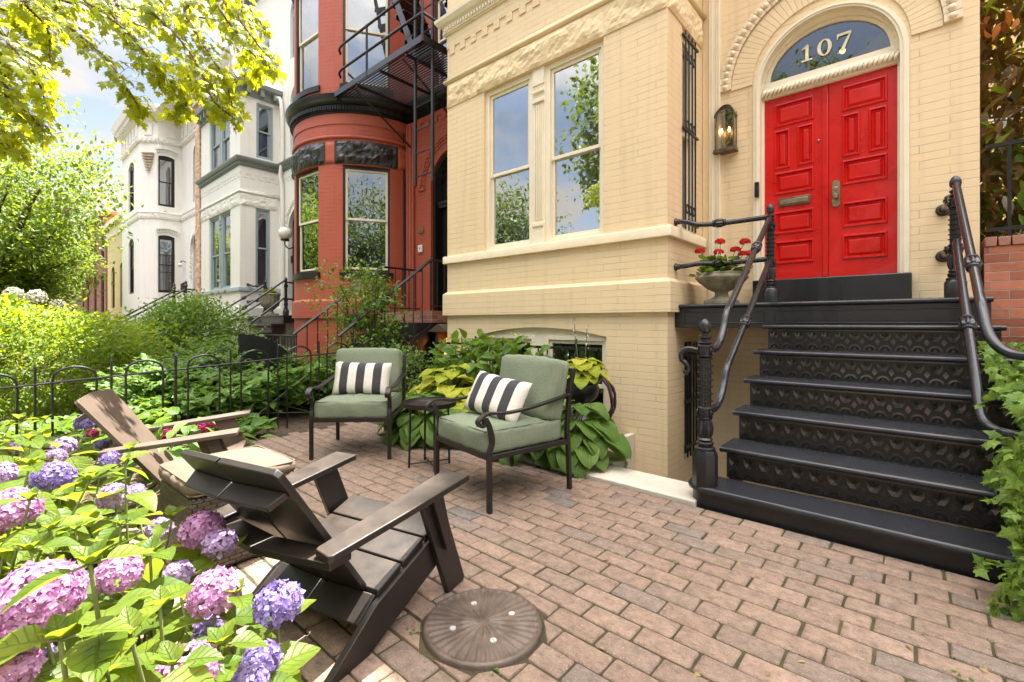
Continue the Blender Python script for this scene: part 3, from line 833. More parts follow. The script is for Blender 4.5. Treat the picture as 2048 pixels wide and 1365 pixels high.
def shrub(name, label, cat, c, rad, n, tpl, size, mat, group=None, seed=1, stems=6, inner=.55, amp=.25, base=0.0, upw=.8, cl=None, box=0):
    """bush: woody stems and a mass of separate leaves"""
    c = Vector(c)
    t = thing(name, label, cat, (c.x, c.y, base), 0, group)
    off = (c.x, c.y, base)
    if cl:
        P, D, T = clumps(c, rad, n // cl, cl, seed, [k * (.16 if not box else .07) for k in rad], inner, amp, box)
    else:
        P, D = cloud(c, rad, n, seed, inner, amp); T = RNG.random(len(P))
    keep = P[:, 2] > base + .02
    P, D, T = P[keep], D[keep], T[keep]
    m = len(P)
    dirs = D + RNG.normal(size=(m, 3)) * .7 + np.array([0, 0, .1]); ups = D * .6 + np.array([0, 0, upw]) + RNG.normal(size=(m, 3)) * .35
    leaves('foliage', tpl, P, dirs, ups, size * RNG.uniform(.7, 1.25, m), mat, t, T, off)
    g = G()
    for k in range(stems):
        a = 2 * math.pi * k / stems + random.random()
        e = Vector((c.x + rad[0] * .6 * math.cos(a), c.y + rad[1] * .6 * math.sin(a), c.z + rad[2] * random.uniform(0, .5)))
        b = Vector((c.x + .06 * math.cos(a), c.y + .06 * math.sin(a), base - .02))
        g.tube([b, b.lerp(e, .5) + Vector((0, 0, .05)), e], [.012, .009, .004], 5)
    g.build('stem', M_['twig'], t, world=True)
    return t

def tree(name, label, base, h_trunk, r_trunk, crown_c, crown_r, n, per, size, mat, tpl=None, seed=3, lean=(0, 0), group=None, spread=None, limbs=9, cat='tree'):
    base = Vector(base)
    t = thing(name, label, cat, base, 0, group)
    top = base + Vector((lean[0], lean[1], h_trunk))
    g = G()
    g.tube([base - Vector((0, 0, .1)), base + Vector((0, 0, .25)), base.lerp(top, .5) + Vector((.05, 0, 0)), top], [r_trunk * 1.5, r_trunk * 1.05, r_trunk * .85, r_trunk * .7], 10)
    g.build('trunk', M_['bark'], t, world=True, smooth='all')
    g = G(); cc = Vector(crown_c)
    rs = random.Random(seed)
    for k in range(limbs):
        a = 2 * math.pi * k / limbs + rs.random() * .6
        e = cc + Vector((crown_r[0] * .75 * math.cos(a), crown_r[1] * .75 * math.sin(a), crown_r[2] * rs.uniform(-.3, .7)))
        mid = top.lerp(e, .5) + Vector((rs.uniform(-.3, .3), rs.uniform(-.3, .3), rs.uniform(0, .5)))
        g.tube(spline([top - Vector((0, 0, .15)), mid, e], 4), [r_trunk * .55 * (1 - j / 9) + .012 for j in range(9)], 6)
    g.build('limb', M_['bark'], t, world=True, smooth='all')
    P, D, T = clumps(cc, crown_r, n, per, seed, spread or [k * .13 for k in crown_r], .35, .35)
    m = len(P)
    dirs = D * .5 + RNG.normal(size=(m, 3)) * .8 + np.array([0, 0, -.35]); ups = D * .3 + np.array([0, 0, 1.0]) + RNG.normal(size=(m, 3)) * .4
    leaves('crown', tpl or T_CARD, P, dirs, ups, size * RNG.uniform(.7, 1.3, m), mat, t, T, tuple(base))
    return t

# ------------------------------------------------------------------ the setting: ground, patio, road
def sheet(name, x0, x1, y0, y1, z, mat, holes=(), dep=0.9):
    g = G()
    wallface(g, lambda u, v, d: (u, v, z - d), x0, x1, y0, y1, [(*h, 0) for h in holes], dep)
    return tag(g.build(name, mat), kind='structure')
AREA = (-2.30, 0.40, 3.31, 5.53)            # the sunken area way beside and under the stoop
sheet('ground', -160, 120, -90, 120, -0.03, M_['soil'], [AREA], 0.9)
g = G()
x0_, x1_, y0_, y1_ = AREA
g.box((x0_, y0_, -.9), (x0_ + .06, 4.486, -.004)); g.box((x0_ + .06, y0_, -.9), (x1_ - .06, y0_ + .06, -.006)); g.box((x1_ - .06, y0_, -.9), (x1_, y1_, -.004))
tag(g.build('area_wall', M_['stone']), kind='structure')
g = G(); g.box((AREA[0] - .02, AREA[2] - .02, -.98), (AREA[1] + .02, AREA[3] + .02, -.9)); tag(g.build('area_floor', M_['concrete']), kind='structure')
sheet('sidewalk', -80, 60, -5.6, -3.2, -0.022, M_['concrete'])
g = G(); g.box((-80, -5.75, -.2), (60, -5.6, -.018)); tag(g.build('street_kerb', M_['stone'], bevel=.015), kind='structure')
sheet('road', -80, 60, -15, -5.75, -0.026, M_['asphalt'])

COVER = (-1.253, 1.258, .228)
def in_patio(x, y):
    if x < -4.98 or x > 2.6 or y > 2.96 or y < -1.6: return False
    if (x - COVER[0]) ** 2 + (y - COVER[1]) ** 2 < (COVER[2] + .004) ** 2: return False
    if x > -1.35: return True
    if x > -3.3: return y > .40 + .03 * math.sin(6 * x)
    return y > .40 + (-3.3 - x) * .72
g = G()
BL, BW, JT = .216, .108, .0075
rw = random.Random(11)
row = 0
y = 2.955
while y > -1.5:
    y0, y1 = y - BW, y
    x = -5.1 + (BL / 2 if row % 2 else 0) + rw.uniform(-.012, .012)
    while x < 2.6:
        a, b, c, d = x + JT / 2, x + BL - JT / 2, y0 + JT / 2, y1 - JT / 2
        cx, cy = (a + b) / 2, (c + d) / 2
        tone = min(1, max(0, rw.gauss(.55, .2))) if rw.random() > .06 else rw.uniform(0, .2)
        ch = rw.uniform(.003, .007)
        poly = [(a + ch, c), (b - ch, c), (b, c + ch), (b, d - ch), (b - ch, d), (a + ch, d), (a, d - ch), (a, c + ch)]
        dd = math.hypot(cx - COVER[0], cy - COVER[1])
        near = dd < COVER[2] + .13
        if near:
            nx, ny = (cx - COVER[0]) / (dd + 1e-9), (cy - COVER[1]) / (dd + 1e-9)
            off_ = COVER[2] + .006
            cl = []
            side = lambda p: (p[0] - COVER[0]) * nx + (p[1] - COVER[1]) * ny - off_
            for k in range(8):
                p, q = poly[k], poly[(k + 1) % 8]
                sp, sq = side(p), side(q)
                if sp >= 0: cl.append(p)
                if sp * sq < 0: cl.append((p[0] + (q[0] - p[0]) * sp / (sp - sq), p[1] + (q[1] - p[1]) * sp / (sp - sq)))
            poly = cl
            ok = len(poly) > 2 and dd > .12
        else: ok = in_patio(cx, cy)
        if ok:
            cx = sum(p[0] for p in poly) / len(poly); cy = sum(p[1] for p in poly) / len(poly)
            tx, ty = rw.uniform(-.014, .014), rw.uniform(-.03, .03)
            ang = rw.uniform(-.010, .010); dx, dy = rw.uniform(-.002, .002), rw.uniform(-.002, .002)
            ca, sa = math.cos(ang), math.sin(ang)
            rings = []
            for ins, z in ((0, -.03), (0, -.0085), (.0022, -.0035), (.0065, 0.0)):
                rg = []
                for px, py in poly:
                    qx, qy = px - cx, py - cy
                    l_ = math.hypot(qx, qy) + 1e-6
                    f = 1 - min(.5, ins * 1.4 / l_) if near else 1
                    if not near: qx -= math.copysign(min(ins, abs(qx)), qx); qy -= math.copysign(min(ins, abs(qy)), qy)
                    qx = qx * f + rw.uniform(-.0020, .0020); qy = qy * f + rw.uniform(-.0020, .0020)
                    rg.append(g.pt((cx + dx + qx * ca - qy * sa, cy + dy + qx * sa + qy * ca, z + tx * qx + ty * qy)))
                rings.append(rg)
            n_ = len(poly)
            for k in range(3):
                for j in range(n_):
                    g.f.append([rings[k][j], rings[k][(j + 1) % n_], rings[k + 1][(j + 1) % n_], rings[k + 1][j]]); g.tone[len(g.f) - 1] = tone
            g.f.append(rings[3]); g.tone[len(g.f) - 1] = tone
        x += BL
    y -= BW
    row += 1
pav = tag(g.build('brick_paving', M_['paver'], smooth='all'), kind='structure')
pav.data.set_sharp_from_angle(angle=R(50))
# mossy sand between the bricks: one sheet just under their tops, with the outline of the patio
g = G()
N_ = 46
for k in range(N_):
    xa, xb = -5.0 + 7.6 * k / N_, -5.0 + 7.6 * (k + 1) / N_
    fy = lambda x: -1.6 if x > -1.35 else (.36 if x > -3.3 else .36 + (-3.3 - x) * .72)
    ya, yb = fy(xa + 1e-4), fy(xb - 1e-4)
    for j in range(20):
        p = lambda x, y_: (x, y_, -.0066)
        t0, t1 = j / 20, (j + 1) / 20
        g.face([p(xa, ya + (2.965 - ya) * t0), p(xb, yb + (2.965 - yb) * t0), p(xb, yb + (2.965 - yb) * t1), p(xa, ya + (2.965 - ya) * t1)])
tag(g.build('patio_sand', M_['moss_joint']), kind='structure')
# moss cushions in the joints
mp_, md_ = [], []
for _ in range(9000):
    yy = 2.955 - BW * rw.randrange(0, 26)
    xx = rw.uniform(-4.0, 1.2)
    if rw.random() < .45:
        r_ = rw.randrange(0, 26); yy = 2.955 - BW * (r_ + rw.random())
        xx = -5.1 + (BL / 2 if r_ % 2 else 0) + BL * rw.randrange(5, 30)
    if in_patio(xx, yy - .02) and (math.sin(xx * 2.1 + yy) + math.sin(yy * 3.3 - xx) > -.3):
        mp_.append((xx + rw.gauss(0, .003), yy + rw.gauss(0, .003), -.007)); md_.append((rw.gauss(0, 1), rw.gauss(0, 1), .5))
M_['moss'] = leafmat('moss', (0.055, 0.075, 0.008), (0.13, 0.16, 0.016), (0.16, 0.19, 0.02), .9, .2)
tag(leaves('joint_moss', T_SMALL, mp_, md_, np.tile([0, 0, 1.0], (len(mp_), 1)), RNG.uniform(.006, .012, len(mp_)), M_['moss']), kind='stuff')

# limestone coping along the planting bed and the area way
g = G(); g.box((-2.75, 2.975, -.16), (-1.07, 3.305, .022))
tag(g.build('stone_kerb', M_['stone'], bevel=.008), kind='structure')
g = G(); g.prism([(-2.4, 3.312), (-1.84, 3.312), (-1.78, 3.40), (-1.80, 3.52), (-1.86, 3.60), (-2.4, 3.60)], lambda u, v: (u, v, -.09), lambda u, v: (u, v, .045))
tag(g.build('bed_coping', M_['stone'], bevel=.012), kind='structure')
g = G(); g.box((-4.1, 2.99, -.1), (-2.76, 3.08, .05))
tag(g.build('bed_edging', M_['stone'], bevel=.01), kind='structure')

# iron cover let into the bricks
t = thing('coal_chute_cover', 'round rusty iron cover with radiating flutes and four bright screws in the brick patio', 'iron cover', (COVER[0], COVER[1], 0))
g = G()
prof = [(.0, .014), (.012, .0175), (.02, .0145), (.035, .013), (.075, .0135), (.083, .0125), (.12, .0125), (.135, .012), (.165, .012), (.195, .011), (.207, .010), (.212, .013), (.221, .012), (.226, .004), (.227, -.012)]
nn = 144
rings = []
for r_, z in prof[1:]:
    ring = []
    for j in range(nn):
        a = 2 * math.pi * j / nn
        fl = 0
        if .125 < r_ < .208: fl = .0050 * math.cos(36 * a) * min(1, (r_ - .12) / .04)
        if .03 < r_ < .09: fl = .0036 * math.cos(18 * a) * (1 if r_ < .08 else .4)
        ring.append(g.pt((r_ * math.cos(a), r_ * math.sin(a), z + fl)))
    rings.append(ring)
g.f.append(rings[0])
for k in range(len(rings) - 1):
    for j in range(nn):
        g.f.append([rings[k][j], rings[k + 1][j], rings[k + 1][(j + 1) % nn], rings[k][(j + 1) % nn]])
g.build('plate', M_['zinc'], t, smooth='all')
for k in range(4):
    a = k * math.pi / 2 + .25 - R(YAW)
    g = G(); c = Vector((.118 * math.cos(a), .118 * math.sin(a), .0145))
    m_ = Matrix.Translation(c) @ Matrix.Rotation(a, 4, 'Z'); g.M = m_
    for sgn in (-1, 1):
        pr = [(.012 * math.cos(q), sgn * (.0011 + .011 * abs(math.sin(q)))) for q in np.linspace(0, math.pi, 9)]
        g.prism(pr if sgn > 0 else pr[::-1], lambda u, v: (u, v, -.004), lambda u, v: (u, v, .0025))
    g.build('screw', M_['steel_white'], t)

# ------------------------------------------------------------------ helpers: house parts
from mathutils import noise as mnoise
def sweep(g, path, prof, close=True):
    """moulding: profile of (out, z) carried along a path of ((x, y), (nx, ny)); normals already mitred"""
    rings = []
    for (x, y), (nx, ny) in path:
        rings.append([g.pt((x + nx * o, y + ny * o, z)) for o, z in prof])
    n = len(prof)
    for a, b in zip(rings, rings[1:]):
        for k in range(n if close else n - 1):
            g.f.append([a[k], a[(k + 1) % n], b[(k + 1) % n], b[k]])
    if close:
        g.f.append(rings[0][::-1]); g.f.append(rings[-1])
    return g
def bay_path(x0, x1, yf, yw):
    return [((x0, yw), (-1, 0)), ((x0, yf), (-1, -1)), ((x1, yf), (1, -1)), ((x1, yw), (1, 0))]
def arc_path(xc, yc, r, a0, a1, n=40):
    return [((xc + r * math.cos(t), yc + r * math.sin(t)), (math.cos(t), math.sin(t))) for t in [R(a0 + (a1 - a0) * k / n) for k in range(n + 1)]]
def blocks(g, path, pitch, wid, out0, out1, z0, z1):
    """row of small blocks standing off a path"""
    for ((xa, ya), na), ((xb, yb), nb) in zip(path, path[1:]):
        L_ = math.hypot(xb - xa, yb - ya)
        tx, ty = (xb - xa) / L_, (yb - ya) / L_
        nx, ny = ty, -tx
        n = max(1, int(round(L_ / pitch)))
        for k in range(n):
            s0 = (k + .5) * L_ / n - wid / 2
            q = [(xa + tx * s + nx * o, ya + ty * s + ny * o) for s, o in ((s0, out0), (s0 + wid, out0), (s0 + wid, out1), (s0, out1))]
            g.prism(q, lambda u, v: (u, v, z0), lambda u, v: (u, v, z1))
    return g
def roll(z, r=.03, off=.0):
    return [(off - .01, z - r)] + [(off + r * math.cos(a), z + r * math.sin(a)) for a in np.linspace(-math.pi / 2, math.pi / 2, 7)] + [(off - .01, z + r)]
def rock(g, P, u0, u1, z0, z1, depth=.042, cell=.040, seed=0, fq=4.2):
    """rock-faced stone: a sheet broken into hollows and ridges; P(u, z, depth outwards)"""
    nu, nz = max(4, int((u1 - u0) / cell)), max(4, int((z1 - z0) / cell))
    ids = []
    for j in range(nz + 1):
        row = []
        for i in range(nu + 1):
            u, z = u0 + (u1 - u0) * i / nu, z0 + (z1 - z0) * j / nz
            v = Vector((u * fq + seed * 9.1, z * fq * 1.5, seed * 3.7))
            h = mnoise.noise(v) * .55 + abs(mnoise.noise(v * 2.1)) * .55 + .25 * mnoise.noise(v * 4.3) + .07 * mnoise.noise(v * 9.1)
            edge = min(1, min(i, nu - i) / 1.5, min(j, nz - j) / 1.5)
            row.append(g.pt(P(u, z, -(.012 + depth * max(0, .35 + h) * edge))))
        ids.append(row)
    for j in range(nz):
        for i in range(nu):
            g.f.append([ids[j][i], ids[j][i + 1], ids[j + 1][i + 1], ids[j + 1][i]])
    # edges back to the wall
    for j in (0, nz):
        for i in range(nu):
            ua, ub = u0 + (u1 - u0) * i / nu, u0 + (u1 - u0) * (i + 1) / nu
            z = z0 if j == 0 else z1
            a, b = g.pt(P(ua, z, .02)), g.pt(P(ub, z, .02))
            g.f.append([ids[j][i], a, b, ids[j][i + 1]] if j == 0 else [ids[j][i], ids[j][i + 1], b, a])
    for i in (0, nu):
        for j in range(nz):
            za, zb = z0 + (z1 - z0) * j / nz, z0 + (z1 - z0) * (j + 1) / nz
            u = u0 if i == 0 else u1
            a, b = g.pt(P(u, za, .02)), g.pt(P(u, zb, .02))
            g.f.append([ids[j][i], ids[j + 1][i], b, a])
    return g

def window(parent, M, w, h, fm, sm, glass, back, fw=.045, dep=.12, rise=0.0, seg=False, split=.5, bk=.22, grille=None, name='window', mull=0):
    """double-hung window in local x (along the wall), y (into the wall), z: the frame, with sashes, pane and what hangs behind as its sub-parts"""
    y0 = dep - .05
    T = lambda u: (rise * (1 - (2 * u / w - 1) ** 2) if seg else rise * math.sqrt(max(0, 1 - (2 * u / w - 1) ** 2))) if rise else 0
    g = G(M)
    g.box((0, y0 - .03, 0), (fw, dep + .02, h)); g.box((w - fw, y0 - .03, 0), (w, dep + .02, h))
    g.box((fw, y0 - .03, 0), (w - fw, dep + .02, fw * .9))
    if rise:
        us = np.linspace(0, w, 17)
        for a, b in zip(us, us[1:]):
            g.prism([(a, h - .02), (b, h - .02), (b, h + T(b)), (a, h + T(a))], lambda u, v: (u, y0 - .03, v), lambda u, v: (u, dep + .02, v))
    g.box((fw, y0 - .03, h - fw), (w - fw, dep + .02, h))
    o = g.build(name, fm, parent, world=True, bevel=.004)
    def sub(g, nm, mat, **k):
        q = g.build(nm, mat, o, world=False, **k)
        for v in q.data.vertices: v.co = v.co - Vector(parent.location)
        return q
    zm = fw + (h - 2 * fw) * split
    st = .042
    for z0, z1, yy in ((fw * .9, zm + st * .5, y0 + .018), (zm - st * .5, h - fw, y0 - .004)):
        g = G(M)
        g.box((fw, yy, z0), (fw + st, yy + .03, z1)); g.box((w - fw - st, yy, z0), (w - fw, yy + .03, z1))
        g.box((fw + st, yy, z0), (w - fw - st, yy + .03, z0 + st)); g.box((fw + st, yy, z1 - st), (w - fw - st, yy + .03, z1))
        for k in range(mull):
            uu = fw + (w - 2 * fw) * (k + 1) / (mull + 1)
            g.box((uu - .012, yy, z0 + st), (uu + .012, yy + .03, z1 - st))
        sub(g, 'sash', sm, bevel=.004)
    g = G(M)
    for z0, z1, yy in ((fw * .9 + st, zm - st * .5 , y0 + .036), (zm + st * .5, h - fw - st, y0 + .014)):
        g.face([(fw + st, yy, z0), (w - fw - st, yy, z0), (w - fw - st, yy, z1), (fw + st, yy, z1)])
    sub(g, 'pane', glass)
    g = G(M)
    nb = 28
    for k in range(nb):
        ua, ub = fw + (w - 2 * fw) * k / nb, fw + (w - 2 * fw) * (k + 1) / nb
        fa, fb = [.02 * math.sin(k_ * 1.9) * (1 if back is M_['curtain'] else .1) for k_ in (k, k + 1)]
        g.face([(ua, dep + bk + fa, 0), (ub, dep + bk + fb, 0), (ub, dep + bk + fb, h), (ua, dep + bk + fa, h)])
    g.face([(0, dep + .02, 0), (w, dep + .02, 0), (w, dep + bk + .03, 0), (0, dep + bk + .03, 0)])
    sub(g, 'curtain' if back in (M_['curtain'], M_['blind']) else 'room', back)
    if grille:
        g = G(M)
        n = grille
        for k in range(n + 1):
            u = w * (k + .5) / (n + 1); g.tube([(u, -.018, .03), (u, -.018, h - .03)], .009, 6)
        for zz in (.10, h * .5, h - .10): g.box((-.03, -.028, zz - .012), (w + .03, -.008, zz + .012))
        for k in range(n):
            u = w * (k + 1) / (n + 1)
            for zz in (h * .53, .25, h - .28):
                g.tube(spline([(u - .03, -.018, zz), (u, -.018, zz + .05), (u + .03, -.018, zz), (u, -.018, zz - .05), (u - .03, -.018, zz)], 4), .006, 5)
        sub(g, 'window_grille', M_['iron'])
    return o
def wmat(x, y, z, face='front', th=None):
    if th is not None: return Matrix.Translation((x, y, z)) @ Matrix.Rotation(R(th + 90), 4, 'Z')
    return Matrix.Translation((x, y, z)) @ (Matrix.Rotation(R(90), 4, 'Z') if face == 'side' else Matrix.Identity(4))

YW, YB = 5.505, 4.488                        # house wall and bay front
BX0, BX1, HX1 = -5.203, -1.887, 0.375        # bay sides and right corner of the cream house
ROOF, BAYTOP = 11.5, 7.55

def twin(dx, name, label, pal, hero):
    """row house with a square two-storey bay and an arched doorway right of it"""
    h = thing(name, label, 'house', (BX0 + dx - .4, YW, 0))
    b0, b1, hx1 = BX0 + dx, BX1 + dx, HX1 + dx
    hx0 = b0 - .42
    if hero: hx1_, dcx = hx1, -0.713
    else: hx1_, dcx = dx + 0.9, -0.713 + dx
    W1 = (-4.452 + dx, -2.609 + dx, 2.12, 4.286, 0)           # first-floor bay opening
    BW_ = (-4.48 + dx, -2.572 + dx, -.12, 1.0, .10, 1)        # basement opening, shallow arch
    W2 = (-4.40 + dx, -2.66 + dx, 5.66, 7.15, 0)
    g = G()
    wallface(g, lambda u, z, d: (u, YB + d, z), b0, b1, -.92, BAYTOP, [W1, BW_, W2], .12)
    S1 = (4.87, 5.25, 2.12, 4.286, 0); S2 = (4.89, 5.33, 5.66, 7.15, 0)
    SB = (4.93, 5.33, -.30, .95, 0)
    wallface(g, lambda u, z, d: (b1 - d, u, z), YB, YW, -.92, BAYTOP, [S1, S2, SB] if hero else [S1, S2], .10)
    wallface(g, lambda u, z, d: (b0 + d, YW - (u - YB), z), YB, YW, -.92, BAYTOP)
    g.face([(b0, YB, BAYTOP), (b1, YB, BAYTOP), (b1, YW, BAYTOP), (b0, YW, BAYTOP)])
    door = (dcx - .643, dcx + .643, 1.40, 3.64, .643)
    D3 = [(dcx - 2.9, dcx - 1.9, 8.3, 9.5, .5), (dcx - .5, dcx + .5, 8.3, 9.5, .5), (dcx - 4.2, dcx - 3.2, 8.3, 9.5, .5), (dcx - .5, dcx + .5, 5.7, 7.1, .5)]
    wallface(g, lambda u, z, d: (u, YW + d, z), b1, hx1_, -.92, BAYTOP, [door, D3[3]], .14)
    wallface(g, lambda u, z, d: (u, YW + d, z), hx0, hx1_, BAYTOP, ROOF, [D3[0], D3[1], D3[2]], .14)
    wallface(g, lambda u, z, d: (u, YW + d, z), hx0, b0, -.92, BAYTOP)
    g.face([(hx1_, YW, -.92), (hx1_, YW + 9, -.92), (hx1_, YW + 9, ROOF), (hx1_, YW, ROOF)])
    g.face([(hx0, YW, -.92), (hx0, YW, ROOF), (hx0, YW + 9, ROOF), (hx0, YW + 9, -.92)])
    g.face([(hx0, YW + 9, -.92), (hx0, YW + 9, ROOF), (hx1_, YW + 9, ROOF), (hx1_, YW + 9, -.92)])
    g.build('wall', pal['brick'], h, world=True)
    g = G(); g.box((hx0, YW - .02, ROOF), (hx1_, YW + 9, ROOF + .08)); g.build('roof', M_['black_trim'], h, world=True)
    g = G(); g.box((hx1_ - 2.4, YW - .24, ROOF + .1), (hx1_ + .06, YW + .25, ROOF + .72)); g.build('added_sun_blocker', pal['brick'], h, world=True)  # block added out of view to step the roof's shadow edge on the patio
    bp = bay_path(b0, b1, YB, YW)
    # plinth belt with weathered top, sill course, mouldings
    g = G(); sweep(g, bp, [(-.01, 1.264), (.05, 1.264), (.05, 1.565), (.004, 1.605), (-.01, 1.605)]); g.build('belt_course', pal['brick'], h, world=True)
    g = G(); sweep(g, bp, [(-.01, 2.01), (.045, 2.01), (.05, 2.018), (.05, 2.105), (.042, 2.12), (-.01, 2.122)]); g.build('sill_course', pal['sill'], h, world=True, bevel=.006)
    g = G(); sweep(g, bp, roll(4.665, .034, .012)); sweep(g, bp, [(-.01, 4.70), (.006, 4.70), (.006, 4.73), (-.01, 4.73)])
    g.build('moulding', pal['flat'], h, world=True, smooth='all')
    g = G()
    for k, (ua, ub) in enumerate([(b0 + .005, b0 + .62), (b0 + .62, b1 - .72), (b1 - .72, b1 - .005)]):
        rock(g, lambda u, z, d: (u, YB + d, z), ua, ub, 4.29 + .004 * k, 4.625, seed=k + 3)
    rock(g, lambda u, z, d: (b1 - d, u, z), YB + .005, YW - .06, 4.292, 4.625, seed=8)
    g.build('stone_lintel', pal['rock'], h, world=True)
    wp = [((b1, YW), (0, -1)), ((hx1_, YW), (0, -1))]
    g = G()
    for pth in ([((b0, YB), (0, -1)), ((b1, YB), (0, -1))], [((b1, YB), (1, 0)), ((b1, YW), (1, 0))], wp):
        sweep(g, pth, [(-.01, 5.15), (.014, 5.15), (.014, 5.34), (-.01, 5.34)])
        blocks(g, pth, .215, .105, -.01, .014, 5.05, 5.15)
    g.build('frieze', pal['brick'], h, world=True)
    g = G()
    allp = [((b0, YW), (-1, 0)), ((b0, YB), (-1, -1)), ((b1, YB), (1, -1)), ((b1, YW), (1, -1)), ((hx1_, YW), (0, -1))]
    sweep(g, allp, [(-.01, 5.34), (.03, 5.34), (.03, 5.36), (.05, 5.36), (.05, 5.44), (.10, 5.47), (.135, 5.52), (.14, 5.56), (.0, 5.62), (-.01, 5.62)])
    for pth in ([((b0, YB), 0), ((b1, YB), 0)], [((b1, YB), 0), ((b1, YW), 0)], [((b1, YW), 0), ((hx1_, YW), 0)]):
        blocks(g, pth, .055, .03, .04, .075, 5.385, 5.435)
    g.build('cornice', pal['cornice'], h, world=True)
    g = G()
    sweep(g, bp, [(-.01, BAYTOP - .3), (.04, BAYTOP - .3), (.06, BAYTOP - .12), (.2, BAYTOP - .06), (.22, BAYTOP + .04), (-.01, BAYTOP + .08)])
    blocks(g, [((b0, YB), 0), ((b1, YB), 0)], .32, .1, .03, .16, BAYTOP - .26, BAYTOP - .07)
    blocks(g, [((b1, YB), 0), ((b1, YW), 0)], .32, .1, .03, .16, BAYTOP - .26, BAYTOP - .07)
    g.build('bay_cornice', pal['cornice'] if not hero else pal['flat'], h, world=True)
    g = G()
    tp = [((hx0, YW), (0, -1)), ((hx1_, YW), (0, -1))]
    sweep(g, tp, [(-.01, ROOF - .55), (.04, ROOF - .55), (.06, ROOF - .2), (.24, ROOF - .12), (.26, ROOF + .06), (-.01, ROOF + .1)])
    blocks(g, tp, .34, .11, .03, .2, ROOF - .48, ROOF - .14)
    g.build('roof_cornice', pal['cornice'] if not hero else pal['flat'], h, world=True)
    # windows
    gl = M_['glass_strong'] if hero else M_['glass']
    fmw = pal['frame']
    mid = .20
    ww = (W1[1] - W1[0] - mid) / 2
    for q, (x, bk_) in enumerate(((W1[0], M_['mid_room'] if hero else M_['dark_room']), (W1[1] - ww, M_['mid_room'] if hero else M_['dark_room']))):
        window(h, wmat(x, YB, W1[2]), ww, W1[3] - W1[2], fmw, fmw, gl, bk_, fw=.06, split=.47)
    g = G()                                                  # fluted pilaster between the sashes
    px0, px1 = W1[0] + ww, W1[1] - ww
    g.box((px0, YB + .03, W1[2]), (px1, YB + .14, W1[3]))
    for z0, z1, o in ((W1[2], W1[2] + .22, .02), (W1[2] + .22, W1[2] + .26, .035), (W1[3] - .42, W1[3] - .38, .03), (W1[3] - .30, W1[3] - .27, .03), (W1[3] - .2, W1[3] - .0, .015)):
        g.box((px0 + .012, YB + .03 - o, z0), (px1 - .012, YB + .032, z1))
    for k in range(5):
        u = px0 + .03 + (px1 - px0 - .06) * (k + .5) / 5
        g.box((u - .008, YB + .016, W1[2] + .30), (u + .008, YB + .031, W1[3] - .44))
    for k in range(4): 
        u = px0 + .04 + (px1 - px0 - .08) * k / 3; g.ball((u, YB + .026, W1[3] - .235), .009, 6, 4)
    g.build('pilaster', fmw, h, world=True, bevel=.003)
    if not hero:
        ww2 = (W2[1] - W2[0] - .12) / 2
        for x in (W2[0], W2[1] - ww2): window(h, wmat(x, YB, W2[2]), ww2, W2[3] - W2[2], fmw, fmw, gl, M_['dark_room'])
        g = G(); g.box((W2[0] + ww2, YB + .05, W2[2]), (W2[1] - ww2, YB + .14, W2[3])); g.build('mullion', fmw, h, world=True)
        for q in (0, 1, 2): window(h, wmat(D3[q][0], YW, 8.3), 1.0, 1.2, fmw, fmw, M_['glass'], M_['blind'], rise=.5, dep=.14)
    else:
        for x in (W2[0],): window(h, wmat(x, YB, W2[2]), W2[1] - W2[0], W2[3] - W2[2], fmw, fmw, gl, M_['mid_room'], mull=1)
    window(h, wmat(b1, S1[0], S1[2], 'side'), S1[1] - S1[0], S1[3] - S1[2], fmw, fmw, M_['glass_dim'] if hero else M_['glass'], M_['curtain'] if not hero else M_['blind'], dep=.10, grille=3 if hero else None)
    window(h, wmat(b1, S2[0], S2[2], 'side'), S2[1] - S2[0], S2[3] - S2[2], fmw, fmw, M_['glass'], M_['dark_room'], dep=.10)
    window(h, wmat(dcx - .5, YW, 5.7), 1.0, 1.4, fmw, fmw, M_['glass'], M_['dark_room'], rise=.5, dep=.14)
    wb = (BW_[1] - BW_[0] - .16) / 2
    for x in (BW_[0], BW_[1] - wb):
        window(h, wmat(x, YB, BW_[2]), wb, BW_[3] - BW_[2], M_['cream_trim'] if hero else fmw, M_['cream_trim'] if hero else fmw, M_['glass_dim'], M_['dark_room'], fw=.05, rise=0)
    g = G()
    us = np.linspace(BW_[0], BW_[1], 21)
    tb = lambda u: BW_[3] + .10 * (1 - ((u - (BW_[0] + BW_[1]) / 2) / ((BW_[1] - BW_[0]) / 2)) ** 2)
    for a, b in zip(us, us[1:]):
        g.prism([(a, BW_[3] - .005), (b, BW_[3] - .005), (b, tb(b)), (a, tb(a))], lambda u, v: (u, YB + .06, v), lambda u, v: (u, YB + .13, v))
    g.box((BW_[0] + wb, YB + .05, BW_[2]), (BW_[1] - wb, YB + .13, BW_[3] - .006))
    g.tube([(u, YB + .056, BW_[3] + .035 + .018 * math.sin((u - BW_[0]) * 26)) for u in np.linspace(BW_[0] + .25, BW_[1] - .25, 60)], .005, 5)
    g.build('window_head', M_['cream_trim'] if hero else fmw, h, world=True)
    return h, door, dcx

PAL_C = dict(brick=M_['cream'], flat=M_['cream_flat'], rock=M_['cream_rock'], sill=M_['cream_stone'], cornice=M_['cream_trim'], frame=M_['cream_trim'])
PAL_W = dict(brick=M_['white'], flat=M_['white_flat'], rock=M_['white_rock'], sill=M_['blue_trim'], cornice=M_['grey_trim'], frame=M_['blue_trim'])

house, DOOR, DCX = twin(0, 'row_house', 'cream painted brick house with square bay and glossy red double door', PAL_C, True)

